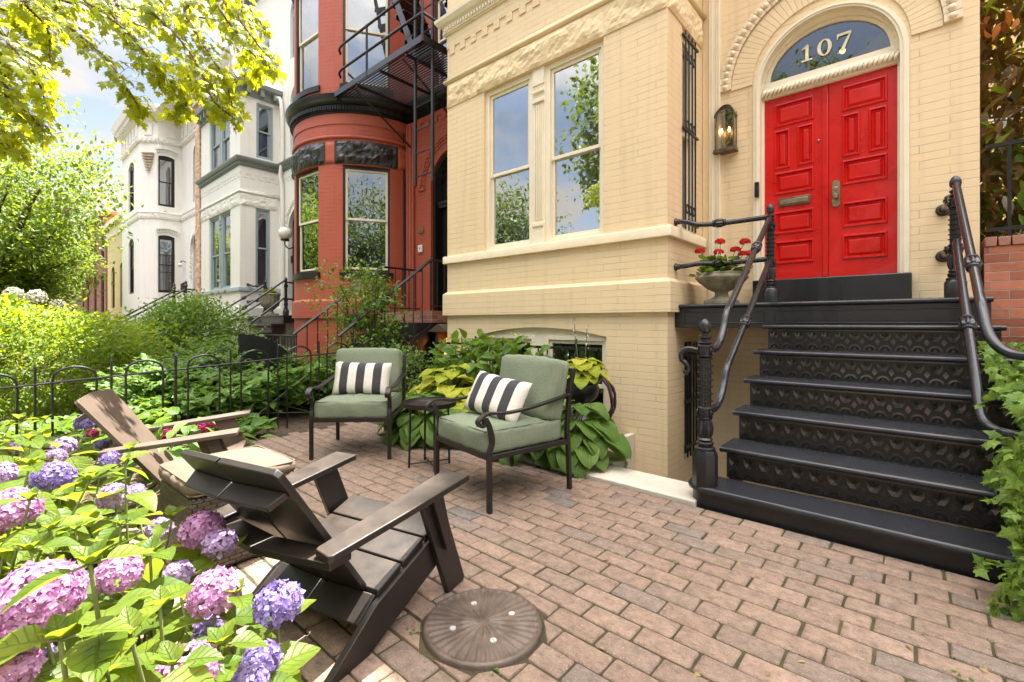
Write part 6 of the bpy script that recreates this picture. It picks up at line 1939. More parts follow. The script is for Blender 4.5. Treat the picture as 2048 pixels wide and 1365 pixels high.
far_house(-64, -55.0, 3.6, 6.2, M_['white'], M_['white_flat'], 'far low white house at the end of the row', [(.2, .3, 1.5, 3.5, .2), (.6, .7, 1.5, 3.5, .2)])

# ------------------------------------------------------------------ right of the cream house: brick garden wall, fence, magnolia
gw = thing('garden_wall', 'red brick garden wall at the right corner of the cream house', 'wall', (1.5, YW + .1, 0))
g = G(); g.box((.40, YW - .02, -.9), (5.0, YW + .30, 1.78)); g.build('brickwork', M_['bare_brick'], gw, world=True)
g = G(); 
for k in range(60): 
    x = .40 + .077 * k
    g.box((x + .004, YW - .03, 1.782), (x + .072, YW + .31, 1.86 + random.uniform(-.003, .003)))
g.build('brick_cap', M_['brown_brick'], gw, world=True, bevel=.006)
fn = thing('iron_fence', 'tall black iron fence standing on the red brick garden wall', 'fence', (1.5, YW + .15, 1.86))
g = G()
for z in (1.93, 2.64):
    g = G(); g.box((.42, YW + .14, z), (5.0, YW + .165, z + .03)); g.build('rail', M_['iron'], fn, world=True)
for k in range(16):
    g = G(); x = .56 + .27 * k; g.box((x - .011, YW + .142, 1.86), (x + .011, YW + .164, 2.64)); g.build('picket', M_['iron'], fn, world=True)
mg = tree('magnolia', 'brown and green leaved magnolia behind the brick garden wall', (1.9, 7.6, .5), 1.6, .10, (1.75, 7.3, 4.2), (1.75, 1.3, 3.4), 340, 26, .20, M_['lf_mag'], T_LONG, seed=5, limbs=10, spread=(.22, .22, .24))
P, D, T = clumps((1.2, 7.2, 3.6), (1.2, 1.2, 3.2), 60, 18, 9, (.22, .2, .22))
leaves('foliage', T_LONG, P, D * .6 + rdir(len(P)) * .8, D * .3 + [0, 0, 1] + rdir(len(P)) * .4, RNG.uniform(.13, .22, len(P)), M_['lf_hedge'], mg, T, tuple(mg.location))
P, D, T = clumps((1.3, 7.0, 3.9), (.9, .9, 2.0), 16, 6, 12, (.1, .1, .1))
leaves('foliage', T_LONG, P, rdir(len(P)), rdir(len(P)), RNG.uniform(.13, .2, len(P)), M_['pt_orange'], mg, T, tuple(mg.location))
shrub('evergreen_shrub', 'glossy green shrub behind the iron fence, above the brick wall', 'shrub', (1.6, 6.6, 2.3), (1.2, .5, .75), 1500, T_OVATE, .10, M_['lf_bush'], seed=22, base=1.0)
hb = thing('rear_house', 'pale cream building glimpsed behind the magnolia', 'house', (6, 16, 0))
g = G(); wallface(g, lambda u, z, d: (u, 15 + d, z), .2, 14, 0, 11, [(1.2, 2.2, 5, 7, 0), (3.4, 4.4, 5, 7, 0), (1.2, 2.2, 1.5, 3.4, 0), (3.4, 4.4, 1.5, 3.4, 0)], .2); g.face([(.2, 15, 0), (.2, 22, 0), (.2, 22, 11), (.2, 15, 11)]); g.build('wall', M_['cream_flat'], hb, world=True)
for x in (1.2, 3.4):
    for z in (5, 1.5): window(hb, wmat(x, 15, z), 1.0, 2.0 if z > 2 else 1.9, M_['white_flat'], M_['white_flat'], M_['glass'], M_['dark_room'])
# low hooped fence of the next garden, right of the stoop
nf = thing('hooped_fence', 'low black hooped iron fence right of the stoop, above the ivy', 'fence', (.75, 4.2, 0))
for k in range(8):
    g = G(); y = 3.75 + .2 * k
    g.tube(spline([(.66, y, .1), (.66, y, .98), (.66, y + .05, 1.06), (.66, y + .10, .98), (.66, y + .10, .1)], 5), .012, 6); g.build('hoop', M_['iron'], nf, world=True)
g = G(); g.box((.645, 3.7, .88), (.675, 5.4, .905)); g.build('rail', M_['iron'], nf, world=True)

# ------------------------------------------------------------------ slatted lounge chairs
def board(g, poly, f, th):
    """flat board from an outline: f maps (u, v, thickness position) to a point"""
    g.prism(poly, lambda u, v: f(u, v, 0), lambda u, v: f(u, v, th))
def lounge_chair(mat, label, loc, rz):
    """modern slatted garden chair: local +y is its front, arm tips at y = .37"""
    t = thing('adirondack_chair', label, 'chair', loc, rz, 'low slatted lounge chairs')
    b0, b1 = Vector((0, -.020, .135)), Vector((0, -.448, .725))
    ax = (b1 - b0).normalized(); L_ = (b1 - b0).length; nr = Vector((0, -ax.z, ax.y))   # nr points behind the back
    fold = .06
    seat_z = lambda y: .185 + .335 * (y - .02)
    for s in (-1, 1):
        def out(g, pl, x0, th, name):
            board(g, pl[::-1] if s < 0 else pl, lambda u, v, d: (x0 + d, u, v), s * th); g.build(name, mat, t, bevel=.003)
        out(G(), [(.375, .298), (.375, .165), (.06, .055), (-.09, .0), (-.265, .0), (-.275, .012), (-.055, .158)], s * .256, .026, 'runner')
        out(G(), [(.143, .484), (.270, .484), (.463, .02), (.455, .0), (.34, .0)], s * .284, .024, 'leg')
        out(G(), [(.19, .484), (.262, .484), (.345, .215), (.30, .205)], s * .309, .022, 'leg_cleat')
        g = G()
        pl = [(.243, -.275), (.250, -.288), (.318, -.302), (.330, -.29), (.362, .0), (.395, .37), (.258, .37), (.250, .0)]
        q = [(s * u, v) for u, v in pl]
        board(g, q[::-1] if s < 0 else q, lambda u, v, d: (u, v, .449 + .097 * v + d), .025); g.build('armrest', mat, t, bevel=.004)
        g = G()
        pl = [(.006, 0), (.200, 0), (.252, L_ - .028), (.238, L_ - .012), (.006, L_)]
        q = [(s * u, v) for u, v in pl]
        fb = lambda u, v, d: tuple(b0 + ax * v + Vector((u, fold * abs(u), 0)) - nr * d)
        board(g, q[::-1] if s < 0 else q, fb, .022); g.build('back_board', mat, t, bevel=.003)
        fc = lambda v: (lambda u, w, d: tuple(b0 + ax * (v + d) + Vector((u, fold * abs(u), 0)) + nr * (w + .001)))
        q = [(s * .003, 0), (s * .235, 0), (s * .212, .058), (s * .003, .058)]
        g = G(); board(g, q if s < 0 else q[::-1], fc(L_ - .115), .022); g.build('back_cleat', mat, t, bevel=.003)
        q = [(s * .003, 0), (s * .255, 0), (s * .255, .105), (s * .003, .105)]
        g = G(); board(g, q if s < 0 else q[::-1], fc(.03), .022); g.build('lower_cleat', mat, t, bevel=.003)
        g = G(); q = [(s * .003, -.245), (s * .318, -.205), (s * .318, -.292), (s * .003, -.335)]
        board(g, q[::-1] if s > 0 else q, lambda u, v, d: (u, v, .394 + d), .024); g.build('arm_cleat', mat, t, bevel=.003)
    for k in range(3):
        y1 = .355 - .132 * k; y0 = y1 - .124
        g = G(); g.prism([(-.266, y0), (.266, y0), (.266, y1), (-.266, y1)], lambda u, v: (u, v, seat_z(v)), lambda u, v: (u, v, seat_z(v) + .024))
        g.build('seat_slat', mat, t, bevel=.004)
    return t
FR = Vector((-.238, .971, 0)).normalized()
lounge_chair(M_['black_board'], 'black slatted lounge chair seen from behind, beside the round iron cover', (-1.814 - .37 * FR.x, 1.262 - .37 * FR.y, 0), math.atan2(-FR.x, FR.y))
FR = Vector((.42, .907, 0)).normalized()
lounge_chair(M_['brown_board'], 'faded brown slatted lounge chair behind the wicker ottoman, backed by hydrangeas', (-3.38 - .37 * FR.x, 1.15 - .37 * FR.y, 0), math.atan2(-FR.x, FR.y))

# ------------------------------------------------------------------ wicker ottoman
t = thing('wicker_ottoman', 'square brown wicker ottoman between the black and brown lounge chairs', 'ottoman', (-2.665, .83, 0), R(2))
g = G(); g.box((-.235, -.235, .01), (.235, .235, .365)); g.build('base', M_['wicker'], t, bevel=.018, seg=3)
t2 = thing('ottoman_cushion', 'beige piped seat cushion lying on the wicker ottoman', 'cushion', (-2.665, .83, .365), R(2))
g = G(); g.cushion(.48, .48, .075, .03, .022, 11, Matrix.Translation((0, 0, .042))); g.build('cover', M_['beige_cloth'], t2, smooth='all')
g = G()
for z in (.070, .012):
    c = [(.212, .236), (-.212, .236), (-.236, .212), (-.236, -.212), (-.212, -.236), (.212, -.236), (.236, -.212), (.236, .212), (.212, .236)]
    g.tube([(x, y, z) for x, y in c], .0045, 6)
g.build('piping', M_['beige_cloth'], t2, smooth='all')

# ------------------------------------------------------------------ green cushioned garden chairs
def flat(g, pts, w, th, side=Vector((1, 0, 0))):
    """flat bar bent along points: wide across 'side'"""
    pts = [Vector(p) for p in pts]; rings = []
    for k, p in enumerate(pts):
        t_ = (pts[min(k + 1, len(pts) - 1)] - pts[max(k - 1, 0)]).normalized()
        n_ = t_.cross(side).normalized()
        rings.append([g.pt(p + side * sx * w / 2 + n_ * sn * th / 2) for sx, sn in ((-1, -1), (1, -1), (1, 1), (-1, 1))])
    for a, b in zip(rings, rings[1:]):
        for k in range(4): g.f.append([a[k], a[(k + 1) % 4], b[(k + 1) % 4], b[k]])
    g.f.append(rings[0][::-1]); g.f.append(rings[-1])
def green_chair(label, loc, rz):
    """front faces local -y"""
    t = thing('patio_chair', label, 'chair', loc, rz, 'green cushioned garden chairs')
    hw = .325
    for s in (-1, 1):
        x = s * hw
        g = G(); flat(g, spline([(x, -.335, 0), (x, -.335, .20), (x, -.335, .355), (x, -.315, .43), (x, -.335, .52), (x, -.365, .575)], 6), .030, .028)
        g.build('leg', M_['bronze_frame'], t, bevel=.003)
        g = G(); flat(g, spline([(x, .345, 0), (x, .335, .25), (x, .32, .42), (x, .345, .66), (x, .385, .83)], 6), .030, .026)
        g.build('leg', M_['bronze_frame'], t, bevel=.003)
        g = G()
        sc = [(x, -.395, .585), (x, -.418, .562), (x, -.405, .535), (x, -.378, .537), (x, -.372, .560), (x, -.385, .566)]
        flat(g, spline([(x, .348, .66), (x, .20, .634), (x, .0, .605), (x, -.20, .592), (x, -.34, .604)] + sc, 6), .042, .014)
        g.build('armrest', M_['bronze_frame'], t, bevel=.003)
        g = G(); g.box((x - .012, -.32, .318), (x + .012, .33, .35)); g.build('side_rail', M_['bronze_frame'], t, bevel=.003)
    g = G(); g.box((-hw, -.348, .316), (hw, -.322, .352)); g.build('front_rail', M_['bronze_frame'], t, bevel=.003)
    g = G(); g.box((-hw, .318, .318), (hw, .342, .35)); g.tube([(-hw, .383, .822), (hw, .383, .822)], .013, 8); g.tube([(-hw, .352, .69), (hw, .352, .69)], .010, 6)
    for k in range(5):
        u = -hw + .65 * (k + 1) / 6; g.tube([(u, .33, .35), (u, .352, .69), (u, .383, .822)], .008, 6)
    g.build('back_frame', M_['bronze_frame'], t)
    g = G(); g.face([(-hw, -.32, .33), (hw, -.32, .33), (hw, .32, .33), (-hw, .32, .33)]); 
    for k in range(9): g.box((-hw, -.30 + .07 * k, .331), (hw, -.26 + .07 * k, .337))
    g.build('seat_sling', M_['black_plastic'], t)
    c1 = thing('seat_cushion', 'thick sage green seat cushion of the ' + label.split(' table')[0].replace('cushioned ', '').replace(' round', '') + ' table', 'cushion', (0, 0, 0)); 
    M0 = Matrix.Translation(loc) @ Matrix.Rotation(rz, 4, 'Z')
    def place(o, m):
        o.matrix_world = M0 @ m; o.location = (M0 @ m).to_translation(); o.rotation_euler = (M0 @ m).to_euler()
    place(c1, Matrix.Translation((0, -.025, .338)))
    g = G(); g.cushion(.615, .64, .150, .026, .018, 14, Matrix.Translation((0, 0, .078))); g.build('cover', M_['green_cloth'], c1, smooth='all')
    def ring(hx, hy, z, r=.03):
        out = []
        for cx, cy, a0 in ((hx - r, hy - r, 0), (-hx + r, hy - r, 90), (-hx + r, -hy + r, 180), (hx - r, -hy + r, 270)):
            for k in range(5): a = R(a0 + 90 * k / 4); out.append((cx + r * math.cos(a), cy + r * math.sin(a), z))
        return out + [out[0]]
    g = G(); g.tube(ring(.296, .311, .145), .0045, 6); g.tube(ring(.296, .311, .012), .0045, 6); g.build('piping', M_['green_piping'], c1, smooth='all')
    c2 = thing('back_cushion', 'sage green back cushion of the ' + label.split(' table')[0].replace('cushioned ', '').replace(' round', '') + ' table', 'cushion', (0, 0, 0))
    place(c2, Matrix.Translation((0, .175, .50)) @ Matrix.Rotation(R(-13), 4, 'X'))
    g = G(); g.cushion(.60, .17, .42, .026, .016, 14, Matrix.Translation((0, .04, .20))); g.build('cover', M_['green_cloth'], c2, smooth='all')
    g = G(); q = [(x, -.018, z + .20) for x, z, _ in ring(.287, .197, 0, .02)]; g.tube(q, .0045, 6); q = [(x, .100, z + .20) for x, z, _ in ring(.287, .197, 0, .02)]; g.tube(q, .0045, 6); g.build('piping', M_['green_piping'], c2, smooth='all')
    return t, place
def pillow(label, place, m):
    g = G()
    n = 16; W, H, D = .52, .31, .075
    ids = {}
    for s in (-1, 1):
        for i in range(n + 1):
            for j in range(n + 1):
                u, v = 2 * i / n - 1, 2 * j / n - 1
                pinch = 1 - .055 * (1 - abs(u) ** 2) * abs(v) - .0
                pinch2 = 1 - .04 * (1 - abs(v) ** 2) * abs(u)
                y = s * D * ((1 - u ** 4) * (1 - v ** 4)) ** .6
                if s > 0 and (i in (0, n) or j in (0, n)): ids[(s, i, j)] = ids[(-1, i, j)]; continue
                ids[(s, i, j)] = g.pt((u * W / 2 * pinch2, y, v * H / 2 * pinch))
        for i in range(n):
            for j in range(n):
                q = [ids[(s, i, j)], ids[(s, i + 1, j)], ids[(s, i + 1, j + 1)], ids[(s, i, j + 1)]]
                g.f.append(q if s < 0 else q[::-1])
    o = g.build('striped_pillow', M_['stripe'], smooth='all')
    tag(o, label, 'pillow', 'striped pillows')
    place(o, m)
    return o
_, plc = green_chair('green cushioned garden chair left of the round side table, by the fence', (-3.85, 2.29, 0), math.atan2(.448, .465) * 1.0)
pillow('black and white striped pillow on the left green chair, upright', plc, Matrix.Translation((.0, .02, .64)) @ Matrix.Rotation(R(-16), 4, 'X') @ Matrix.Rotation(R(2), 4, 'Y'))
_, plc = green_chair('green cushioned garden chair right of the round side table, nearest the stoop', (-2.215, 2.41, 0), -math.atan2(.185, .98))
pillow('black and white striped pillow tilted on the right green chair, hanging past the arm', plc, Matrix.Translation((-.02, -.03, .635)) @ Matrix.Rotation(R(12), 4, 'Z') @ Matrix.Rotation(R(-26), 4, 'X') @ Matrix.Rotation(R(7), 4, 'Y'))

# ------------------------------------------------------------------ side table
t = thing('side_table', 'small round black metal side table between the two green chairs', 'side table', (-2.985, 2.385, 0), R(20))
g = G(); g.lathe([(.0, .488), (.205, .488), (.207, .490), (.214, .52), (.218, .52), (.212, .484), (.0, .482)][1:], n=48); g.build('table_top', M_['bronze_frame'], t, smooth=True)
for k in range(4):
    a = R(45 + 90 * k); g = G(); g.tube([(.155 * math.cos(a), .155 * math.sin(a), .486), (.165 * math.cos(a), .165 * math.sin(a), 0)], .009, 8); g.build('leg', M_['iron'], t)
g = G()
for a in (45, 135): g.tube([(.165 * math.cos(R(a)), .165 * math.sin(R(a)), .03), (-.165 * math.cos(R(a)), -.165 * math.sin(R(a)), .03)], .006, 6)
g.build('stretcher', M_['iron'], t)

# ------------------------------------------------------------------ hooped iron fence along the left edge of the patio
fx = -5.36
hf = thing('hooped_fence', 'black wrought iron fence of hoops and pickets along the left of the patio', 'fence', (fx, 1.5, 0))
S_ = .471
zt = lambda y: .82 + .025 * (y - 1.2) / .47
g = G()
pts = [(fx, y, zt(y) - .115) for y in np.linspace(-1.4, 3.5, 20)]
g.tube(pts, .010, 6); g.build('rail', M_['iron'], hf, world=True)
for k in range(-4, 7):
    y = .51 + S_ * k; h = zt(y)
    w = .135
    g = G(); g.tube(spline([(fx, y - w, -.03), (fx, y - w, h * .6), (fx, y - w, h - .10), (fx, y - w * .72, h - .03), (fx, y, h), (fx, y + w * .72, h - .03), (fx, y + w, h - .10), (fx, y + w, h * .6), (fx, y + w, -.03)], 5), .0092, 6); g.build('hoop', M_['iron'], hf, world=True)
    g = G(); y2 = y + S_ / 2; thick = .013 if k % 4 == 1 else .0092
    g.tube([(fx, y2, -.03), (fx, y2, zt(y2) + .03)], thick, 6); g.tube([(fx, y2, zt(y2) + .02), (fx, y2, zt(y2) + .05)], [thick * 1.4, .002], 6); g.build('picket', M_['iron'], hf, world=True)
# fence in front of the basement window
bf = thing('area_fence', 'low black iron fence in front of the basement window, behind the planting', 'fence', (-3.6, 4.25, 0))
for z in (.12, .86):
    g = G(); g.box((-5.2, 4.24, z), (-2.55, 4.262, z + .03)); g.build('rail', M_['iron'], bf, world=True)
for k in range(20):
    g = G(); x = -5.15 + .13 * k; hh = .87 if k % 6 else .98
    g.tube([(x, 4.251, -.02), (x, 4.251, hh)], .009 if k % 6 else .014, 6); g.build('picket', M_['iron'], bf, world=True)

# ------------------------------------------------------------------ black urn and coiled hose by the basement window
p = at(1163, 800, Y=3.75)
ub = thing('black_urn', 'black cast iron pedestal urn holding a lime green hosta, behind the right green chair', 'urn', (p.x, 3.75, 0))
g = G(); g.box((-.13, -.13, 0), (.13, .13, .22)); g.build('plinth', M_['iron'], ub, bevel=.01)
g = G(); g.lathe([(.12, .22), (.10, .25), (.055, .30), (.05, .36), (.09, .40), (.15, .46), (.165, .54), (.15, .58), (.175, .60), (.20, .62), (.205, .64), (.19, .64), (.15, .60), (.02, .58)], n=48, flute=24, fd=.02); g.build('bowl', M_['iron'], ub, smooth=True)
p = at(1205, 830, Y=4.12)
hs = thing('garden_hose', 'coiled purple brown garden hose hanging beside the basement window', 'hose', (p.x - .10, 4.2, .2))
g = G()
pts = []
for k in range(7 * 24):
    a = 2 * math.pi * k / 24; rr = .17 + .016 * math.sin(k * .7) + .004 * (k / 24)
    pts.append((rr * math.cos(a), -.03 + .018 * math.sin(k * .37) + .006 * (k / 24), .17 + rr * 1.25 * math.sin(a)))
g.tube(pts, .0095, 6); g.build('coil', M_['hose'], hs, smooth='all')
g = G(); g.lathe([(.03, 0), (.03, .10), (.045, .11), (.045, .14), (.02, .145)], (.16, -.10, -.04), 14, (.5, -1, .1)); g.build('nozzle', M_['black_plastic'], hs, smooth=True)

# ------------------------------------------------------------------ hydrangeas in the foreground bed
def flower_head(t, c, r, mat, label=None, n=None, sq=(1, 1, .9)):
    n = n or int(1000 * (r / .07) ** 2 * .9)
    d = rdir(int(n * 1.3)); d = d[d[:, 2] > -.62][:n]; m = len(d)
    rr = r * (lumpy(d, int(abs(c[0] * 977 + c[1] * 331)) % 9999, 6, .10)) * RNG.uniform(.86, 1.06, m)
    P = np.asarray(c) + d * rr[:, None] * np.asarray(sq)
    o = leaves('flower_head', T_FLORET, P, np.cross(d, rdir(m)), d + RNG.normal(size=(m, 3)) * .5, RNG.uniform(.0100, .0165, m) * (1.0 if r < .1 else 2.2) * (.75 + .25 * r / .07), mat, t, RNG.random(m))
    if label: o['label'] = label
    return o
def hydrangea(name_label, base, tips, group='hydrangea bushes in the bed', seed=1, leaf=(.10, .16), fill=None, gap=.085, lmat='lf_hyd', pairs=5):
    """tips: list of (x, y, z, head radius or 0, petal material); all in world metres"""
    rs = random.Random(seed)
    t = thing('hydrangea', name_label, 'shrub', base, 0, group)
    b = Vector(base)
    g = G(); P, D, U, S = [], [], [], []
    for (x, y, z, hr, pm) in tips:
        e = Vector((x, y, z)) - b
        s0 = Vector((e.x * .35 + rs.uniform(-.04, .04), e.y * .35 + rs.uniform(-.04, .04), -.02))
        mid = s0.lerp(e, .55) + Vector((rs.uniform(-.02, .02), rs.uniform(-.02, .02), -.02))
        path = spline([tuple(s0), tuple(mid), tuple(e)], 6)
        g.tube(path, [.0055 - .0025 * k / 12 for k in range(len(path))], 6)
        if hr:
            flower_head(t, tuple(e + Vector((0, 0, hr * .35))), hr, M_[pm])
        L_ = (e - s0).length
        a0 = rs.random() * 6.28
        ax = (e - mid).normalized()
        np_ = min(pairs, int(L_ / gap))
        for k in range(np_):
            f = 1 - (.02 + gap * k * (1 + .15 * k)) / L_ - (.03 if hr else 0)
            if f < .1: break
            q = path[min(len(path) - 1, max(0, int(round(f * (len(path) - 1)))))]
            a = a0 + math.pi / 2 * k + rs.uniform(-.25, .25)
            for s in (0, math.pi):
                d = Vector((math.cos(a + s), math.sin(a + s), rs.uniform(-.62, .06) if k else rs.uniform(-.30, .35)))
                d = d.normalized()
                sz = rs.uniform(*leaf) * (.62 if (k == 0 and not hr) else 1.0)
                g.tube([q, q + d * .022], .0022, 5)
                P.append(tuple(q + d * .02)); D.append(tuple(d)); U.append((.45 * d.x + rs.uniform(-.25, .25), .45 * d.y + rs.uniform(-.25, .25), 1)); S.append(sz)
        if not hr:                               # bud leaves at the tip
            for k in range(4):
                a = a0 + .8 + math.pi / 2 * k; d = Vector((math.cos(a) * .6, math.sin(a) * .6, .8)).normalized()
                P.append(tuple(e)); D.append(tuple(d)); U.append((-d.x, -d.y, .6)); S.append(leaf[0] * rs.uniform(.3, .55))
    g.build('stem', M_['stem'], t, smooth='all')
    if fill:
        n, rad, c = fill
        q, d = cloud(Vector(c) - b, rad, n, seed, .2, .2)
        k = q[:, 2] > .02; q, d = q[k], d[k]
        P += [tuple(v) for v in q]; D += [tuple(v) for v in (d * [1, 1, .25] + RNG.normal(size=d.shape) * .35 + [0, 0, -.40])]; U += [tuple(v) for v in (d * .25 + [0, 0, 1] + RNG.normal(size=d.shape) * .25)]; S += list(RNG.uniform(leaf[0] * .8, leaf[1] * .95, len(q)))
    leaves('foliage', T_HYD, P, D, U, S, M_[lmat], t)
    return t
def tip(px, py, d, hr=0, pm=None):
    hr *= .86
    p = at(px, py, d=d)
    return (p.x, p.y, p.z - hr * .35, hr, pm)
# nearest bush: pink and lavender heads at the lower left corner of the picture
hydrangea('hydrangea nearest the camera with large pink heads and broad yellow-green leaves', (-1.20, .28, 0), [
    tip(75, 1195, .95, .082, 'pt_pink'), tip(240, 1150, 1.12, .052, 'pt_pink'), tip(432, 1185, 1.16, .066, 'pt_pink'), tip(375, 1345, .92, .060, 'pt_pink'),
    tip(20, 1345, .90, .05, 'pt_pink'), tip(60, 1325, 1.05, .045, 'pt_blue'), tip(356, 1148, 1.35, .04, 'pt_lav'), tip(0, 1290, .92, .05, 'pt_blue'),
    tip(180, 1128, .74), tip(120, 1280, .70), tip(260, 1270, .78), tip(320, 1215, .95), tip(300, 1110, 1.20), tip(60, 1100, 1.15), tip(440, 1290, .98), tip(200, 1340, .72), tip(345, 1330, .86)],
    seed=2, leaf=(.10, .15), fill=(34, (.24, .24, .18), (-1.42, .10, .40)))
# violet-blue bush hanging over the bricks beside the black chair
hydrangea('hydrangea with violet blue heads and dark leaves leaning against the black lounge chair', (-1.32, .42, 0), [
    tip(556, 1208, 1.18, .062, 'pt_blue'), tip(522, 1322, 1.08, .046, 'pt_blue'), tip(500, 1362, 1.0, .042, 'pt_blue'), tip(415, 1255, 1.2, .035, 'pt_blue'), tip(420, 1280, 1.18, .045, 'pt_blue'),
    tip(470, 1190, 1.15), tip(420, 1320, 1.02)], seed=5, leaf=(.085, .125), fill=(10, (.12, .10, .12), (-1.40, .38, .25)), pairs=3)
# bush with the bright pink heads in front of the ottoman
hydrangea('hydrangea with bright pink heads in front of the wicker ottoman', (-1.95, .34, 0), [
    tip(405, 1060, 1.52, .070, 'pt_pink'), tip(440, 1088, 1.46, .052, 'pt_lav'), tip(318, 1058, 1.66, .045, 'pt_lav'), tip(228, 995, 1.72, .058, 'pt_lav'), tip(270, 985, 1.8, .035, 'pt_lav'),
    tip(250, 925, 1.66), tip(345, 1035, 1.5), tip(240, 1050, 1.5), tip(150, 1060, 1.45), tip(290, 1120, 1.45), tip(200, 1090, 1.35)], seed=8, leaf=(.09, .135), fill=(34, (.36, .22, .16), (-2.0, .2, .24)))
hydrangea('hydrangea with large pink heads at the left edge of the picture', (-2.0, -.12, 0), [
    tip(25, 1020, 1.40, .075, 'pt_pink'), tip(-40, 1060, 1.4, .06, 'pt_pink'), tip(5, 1110, 1.5, .06, 'pt_lav'), tip(105, 955, 1.75, .070, 'pt_blue'), tip(0, 950, 1.7, .05, 'pt_lav'),
    tip(60, 1000, 1.3), tip(100, 1060, 1.3), tip(-10, 900, 1.7), tip(180, 960, 1.6), tip(60, 930, 1.6)], seed=11, leaf=(.10, .155), fill=(70, (.36, .30, .22), (-2.05, -.05, .36)))
hydrangea('hydrangea with small violet heads behind the larger pink ones', (-2.95, .12, 0), [
    tip(128, 893, 2.5, .060, 'pt_lav'), tip(112, 915, 2.4, .05, 'pt_lav'), tip(222, 920, 2.45, .05, 'pt_blue'), tip(172, 846, 3.2, .07, 'pt_blue'), tip(185, 868, 3.0, .035, 'pt_mag'), tip(205, 890, 2.9, .04, 'pt_blue'),
    tip(60, 880, 2.3), tip(40, 840, 2.6), tip(160, 930, 2.2), tip(200, 950, 2.1), tip(120, 970, 2.0), tip(260, 900, 2.5)], seed=14, leaf=(.11, .16), fill=(130, (.55, .36, .24), (-3.0, .05, .36)))
hydrangea('hydrangea with magenta heads beside the brown lounge chair', (-4.1, 1.0, 0), [
    tip(331, 866, 3.75, .085, 'pt_mag'), tip(405, 858, 3.95, .070, 'pt_mag'), tip(431, 848, 4.1, .05, 'pt_mag'), tip(305, 900, 3.6), tip(370, 890, 3.8), tip(440, 890, 4.0), tip(280, 880, 3.5), tip(475, 870, 4.3)],
    seed=17, leaf=(.11, .16), fill=(110, (.75, .45, .24), (-4.1, 1.0, .28)), lmat='lf_ground')
hydrangea('leafy hydrangea without flowers at the left edge, inside the hooped fence', (-4.3, -.25, 0), [
    tip(20, 850, 3.6), tip(-30, 820, 3.4), tip(90, 840, 3.6), tip(60, 870, 3.0), tip(20, 900, 2.8, .05, 'pt_lav'), tip(-20, 880, 2.8)], seed=19, leaf=(.12, .17), fill=(190, (.7, .5, .26), (-4.1, -.15, .30)), lmat='lf_hyd')
P = np.column_stack([RNG.uniform(-5.2, -1.45, 900), RNG.uniform(-1.2, .55, 900), np.full(900, -.02)])
tag(leaves('bark_chips', T_SMALL, P, rdir(900) * [1, 1, .2], np.tile([0, 0, 1.], (900, 1)) + rdir(900) * .5, RNG.uniform(.03, .07, 900), M_['soil']), kind='stuff')
# small flowers on the far side of the brown chair
t = thing('flower_spike', 'single hot pink flower spike by the fence post, behind the brown chair', 'flower', at(350, 850, Y=1.75) * 1.0)
bz = t.location.z; t.location.z = 0
top = at(350, 795, Y=1.75)
g = G(); g.tube([(0, 0, -.02), (0, 0, top.z)], .004, 5); g.build('stem', M_['stem'], t)
n = 50; leaves('flower', T_FLORET, np.column_stack([RNG.normal(0, .018, n), RNG.normal(0, .018, n), top.z + RNG.uniform(-.09, .05, n)]), rdir(n), rdir(n), np.full(n, .03), M_['pt_mag'], t)
p = at(362, 768, Y=1.9)
t = thing('flower_spike', 'small white flower head on a stem among the ferns behind the fence', 'flower', (p.x, p.y, 0))
g = G(); g.tube([(0, 0, -.02), (0, 0, p.z)], .004, 5); g.build('stem', M_['stem'], t)
n = 50; leaves('flower', T_FLORET, np.column_stack([RNG.normal(0, .05, n), RNG.normal(0, .05, n), p.z + RNG.normal(0, .03, n)]), rdir(n), rdir(n), np.full(n, .035), M_['pt_white'], t)

# ------------------------------------------------------------------ hostas and shrubs by the bay
def hosta(label, c, rad, n, mat, size, seed=1, h=.35, arch=1.0, flowers=0, name='hosta', fz=0.0):
    rs = random.Random(seed)
    t = thing(name, label, 'plant', c, 0)
    g = G(); P, D, U, S = [], [], [], []
    for k in range(n):
        f = math.sqrt((k + .5) / n)
        a = k * 2.39996 + rs.uniform(-.3, .3)
        rr = f * rs.uniform(.85, 1.05)
        p = Vector((rad[0] * rr * math.cos(a) * .72, rad[1] * rr * math.sin(a) * .72, h * (1.05 - .75 * f ** 1.6) * rs.uniform(.85, 1.1) + fz))
        d = Vector((math.cos(a), math.sin(a), .35 - .62 * f * arch + rs.uniform(-.15, .15))).normalized()
        g.tube(spline([(p.x * .08, p.y * .08, 0), (p.x * .6, p.y * .6, p.z * .75), tuple(p)], 3), .004, 5)
        P.append(tuple(p)); D.append(tuple(d)); U.append((math.cos(a) * .35, math.sin(a) * .35, 1)); S.append(size * rs.uniform(.75, 1.15))
    g.build('stalk', M_['stem'], t)
    leaves('foliage', T_HOSTA, P, D, U, S, M_[mat], t)
    if flowers:
        g = G(); FP, FD = [], []
        for k in range(flowers):
            x = (.06 if k else -.05); H = .62 - .12 * k
            g.tube(spline([(x * .3, 0, .05), (x, -.02, H * .6), (x * 1.3, -.03, H)], 4), .0035, 5)
            for j in range(14):
                z = H - .015 * j + .02; a = j * 2.4
                FP.append((x * 1.3 + .008 * math.cos(a), -.03 + .008 * math.sin(a), z)); FD.append((math.cos(a), math.sin(a), -.5 if j > 4 else .6))
        g.build('flower_stalk', M_['stem'], t)
        leaves('flower', T_LONG, FP, FD, np.tile([0, 0, 1.], (len(FP), 1)), RNG.uniform(.025, .045, len(FP)), M_['pt_white'], t)
    return t
hosta('lime green hosta with two pale flower stalks, growing in the black urn', (ub.location.x, ub.location.y, .60), (.26, .24), 34, 'lf_lime', .155, 3, .20, .8, flowers=2)
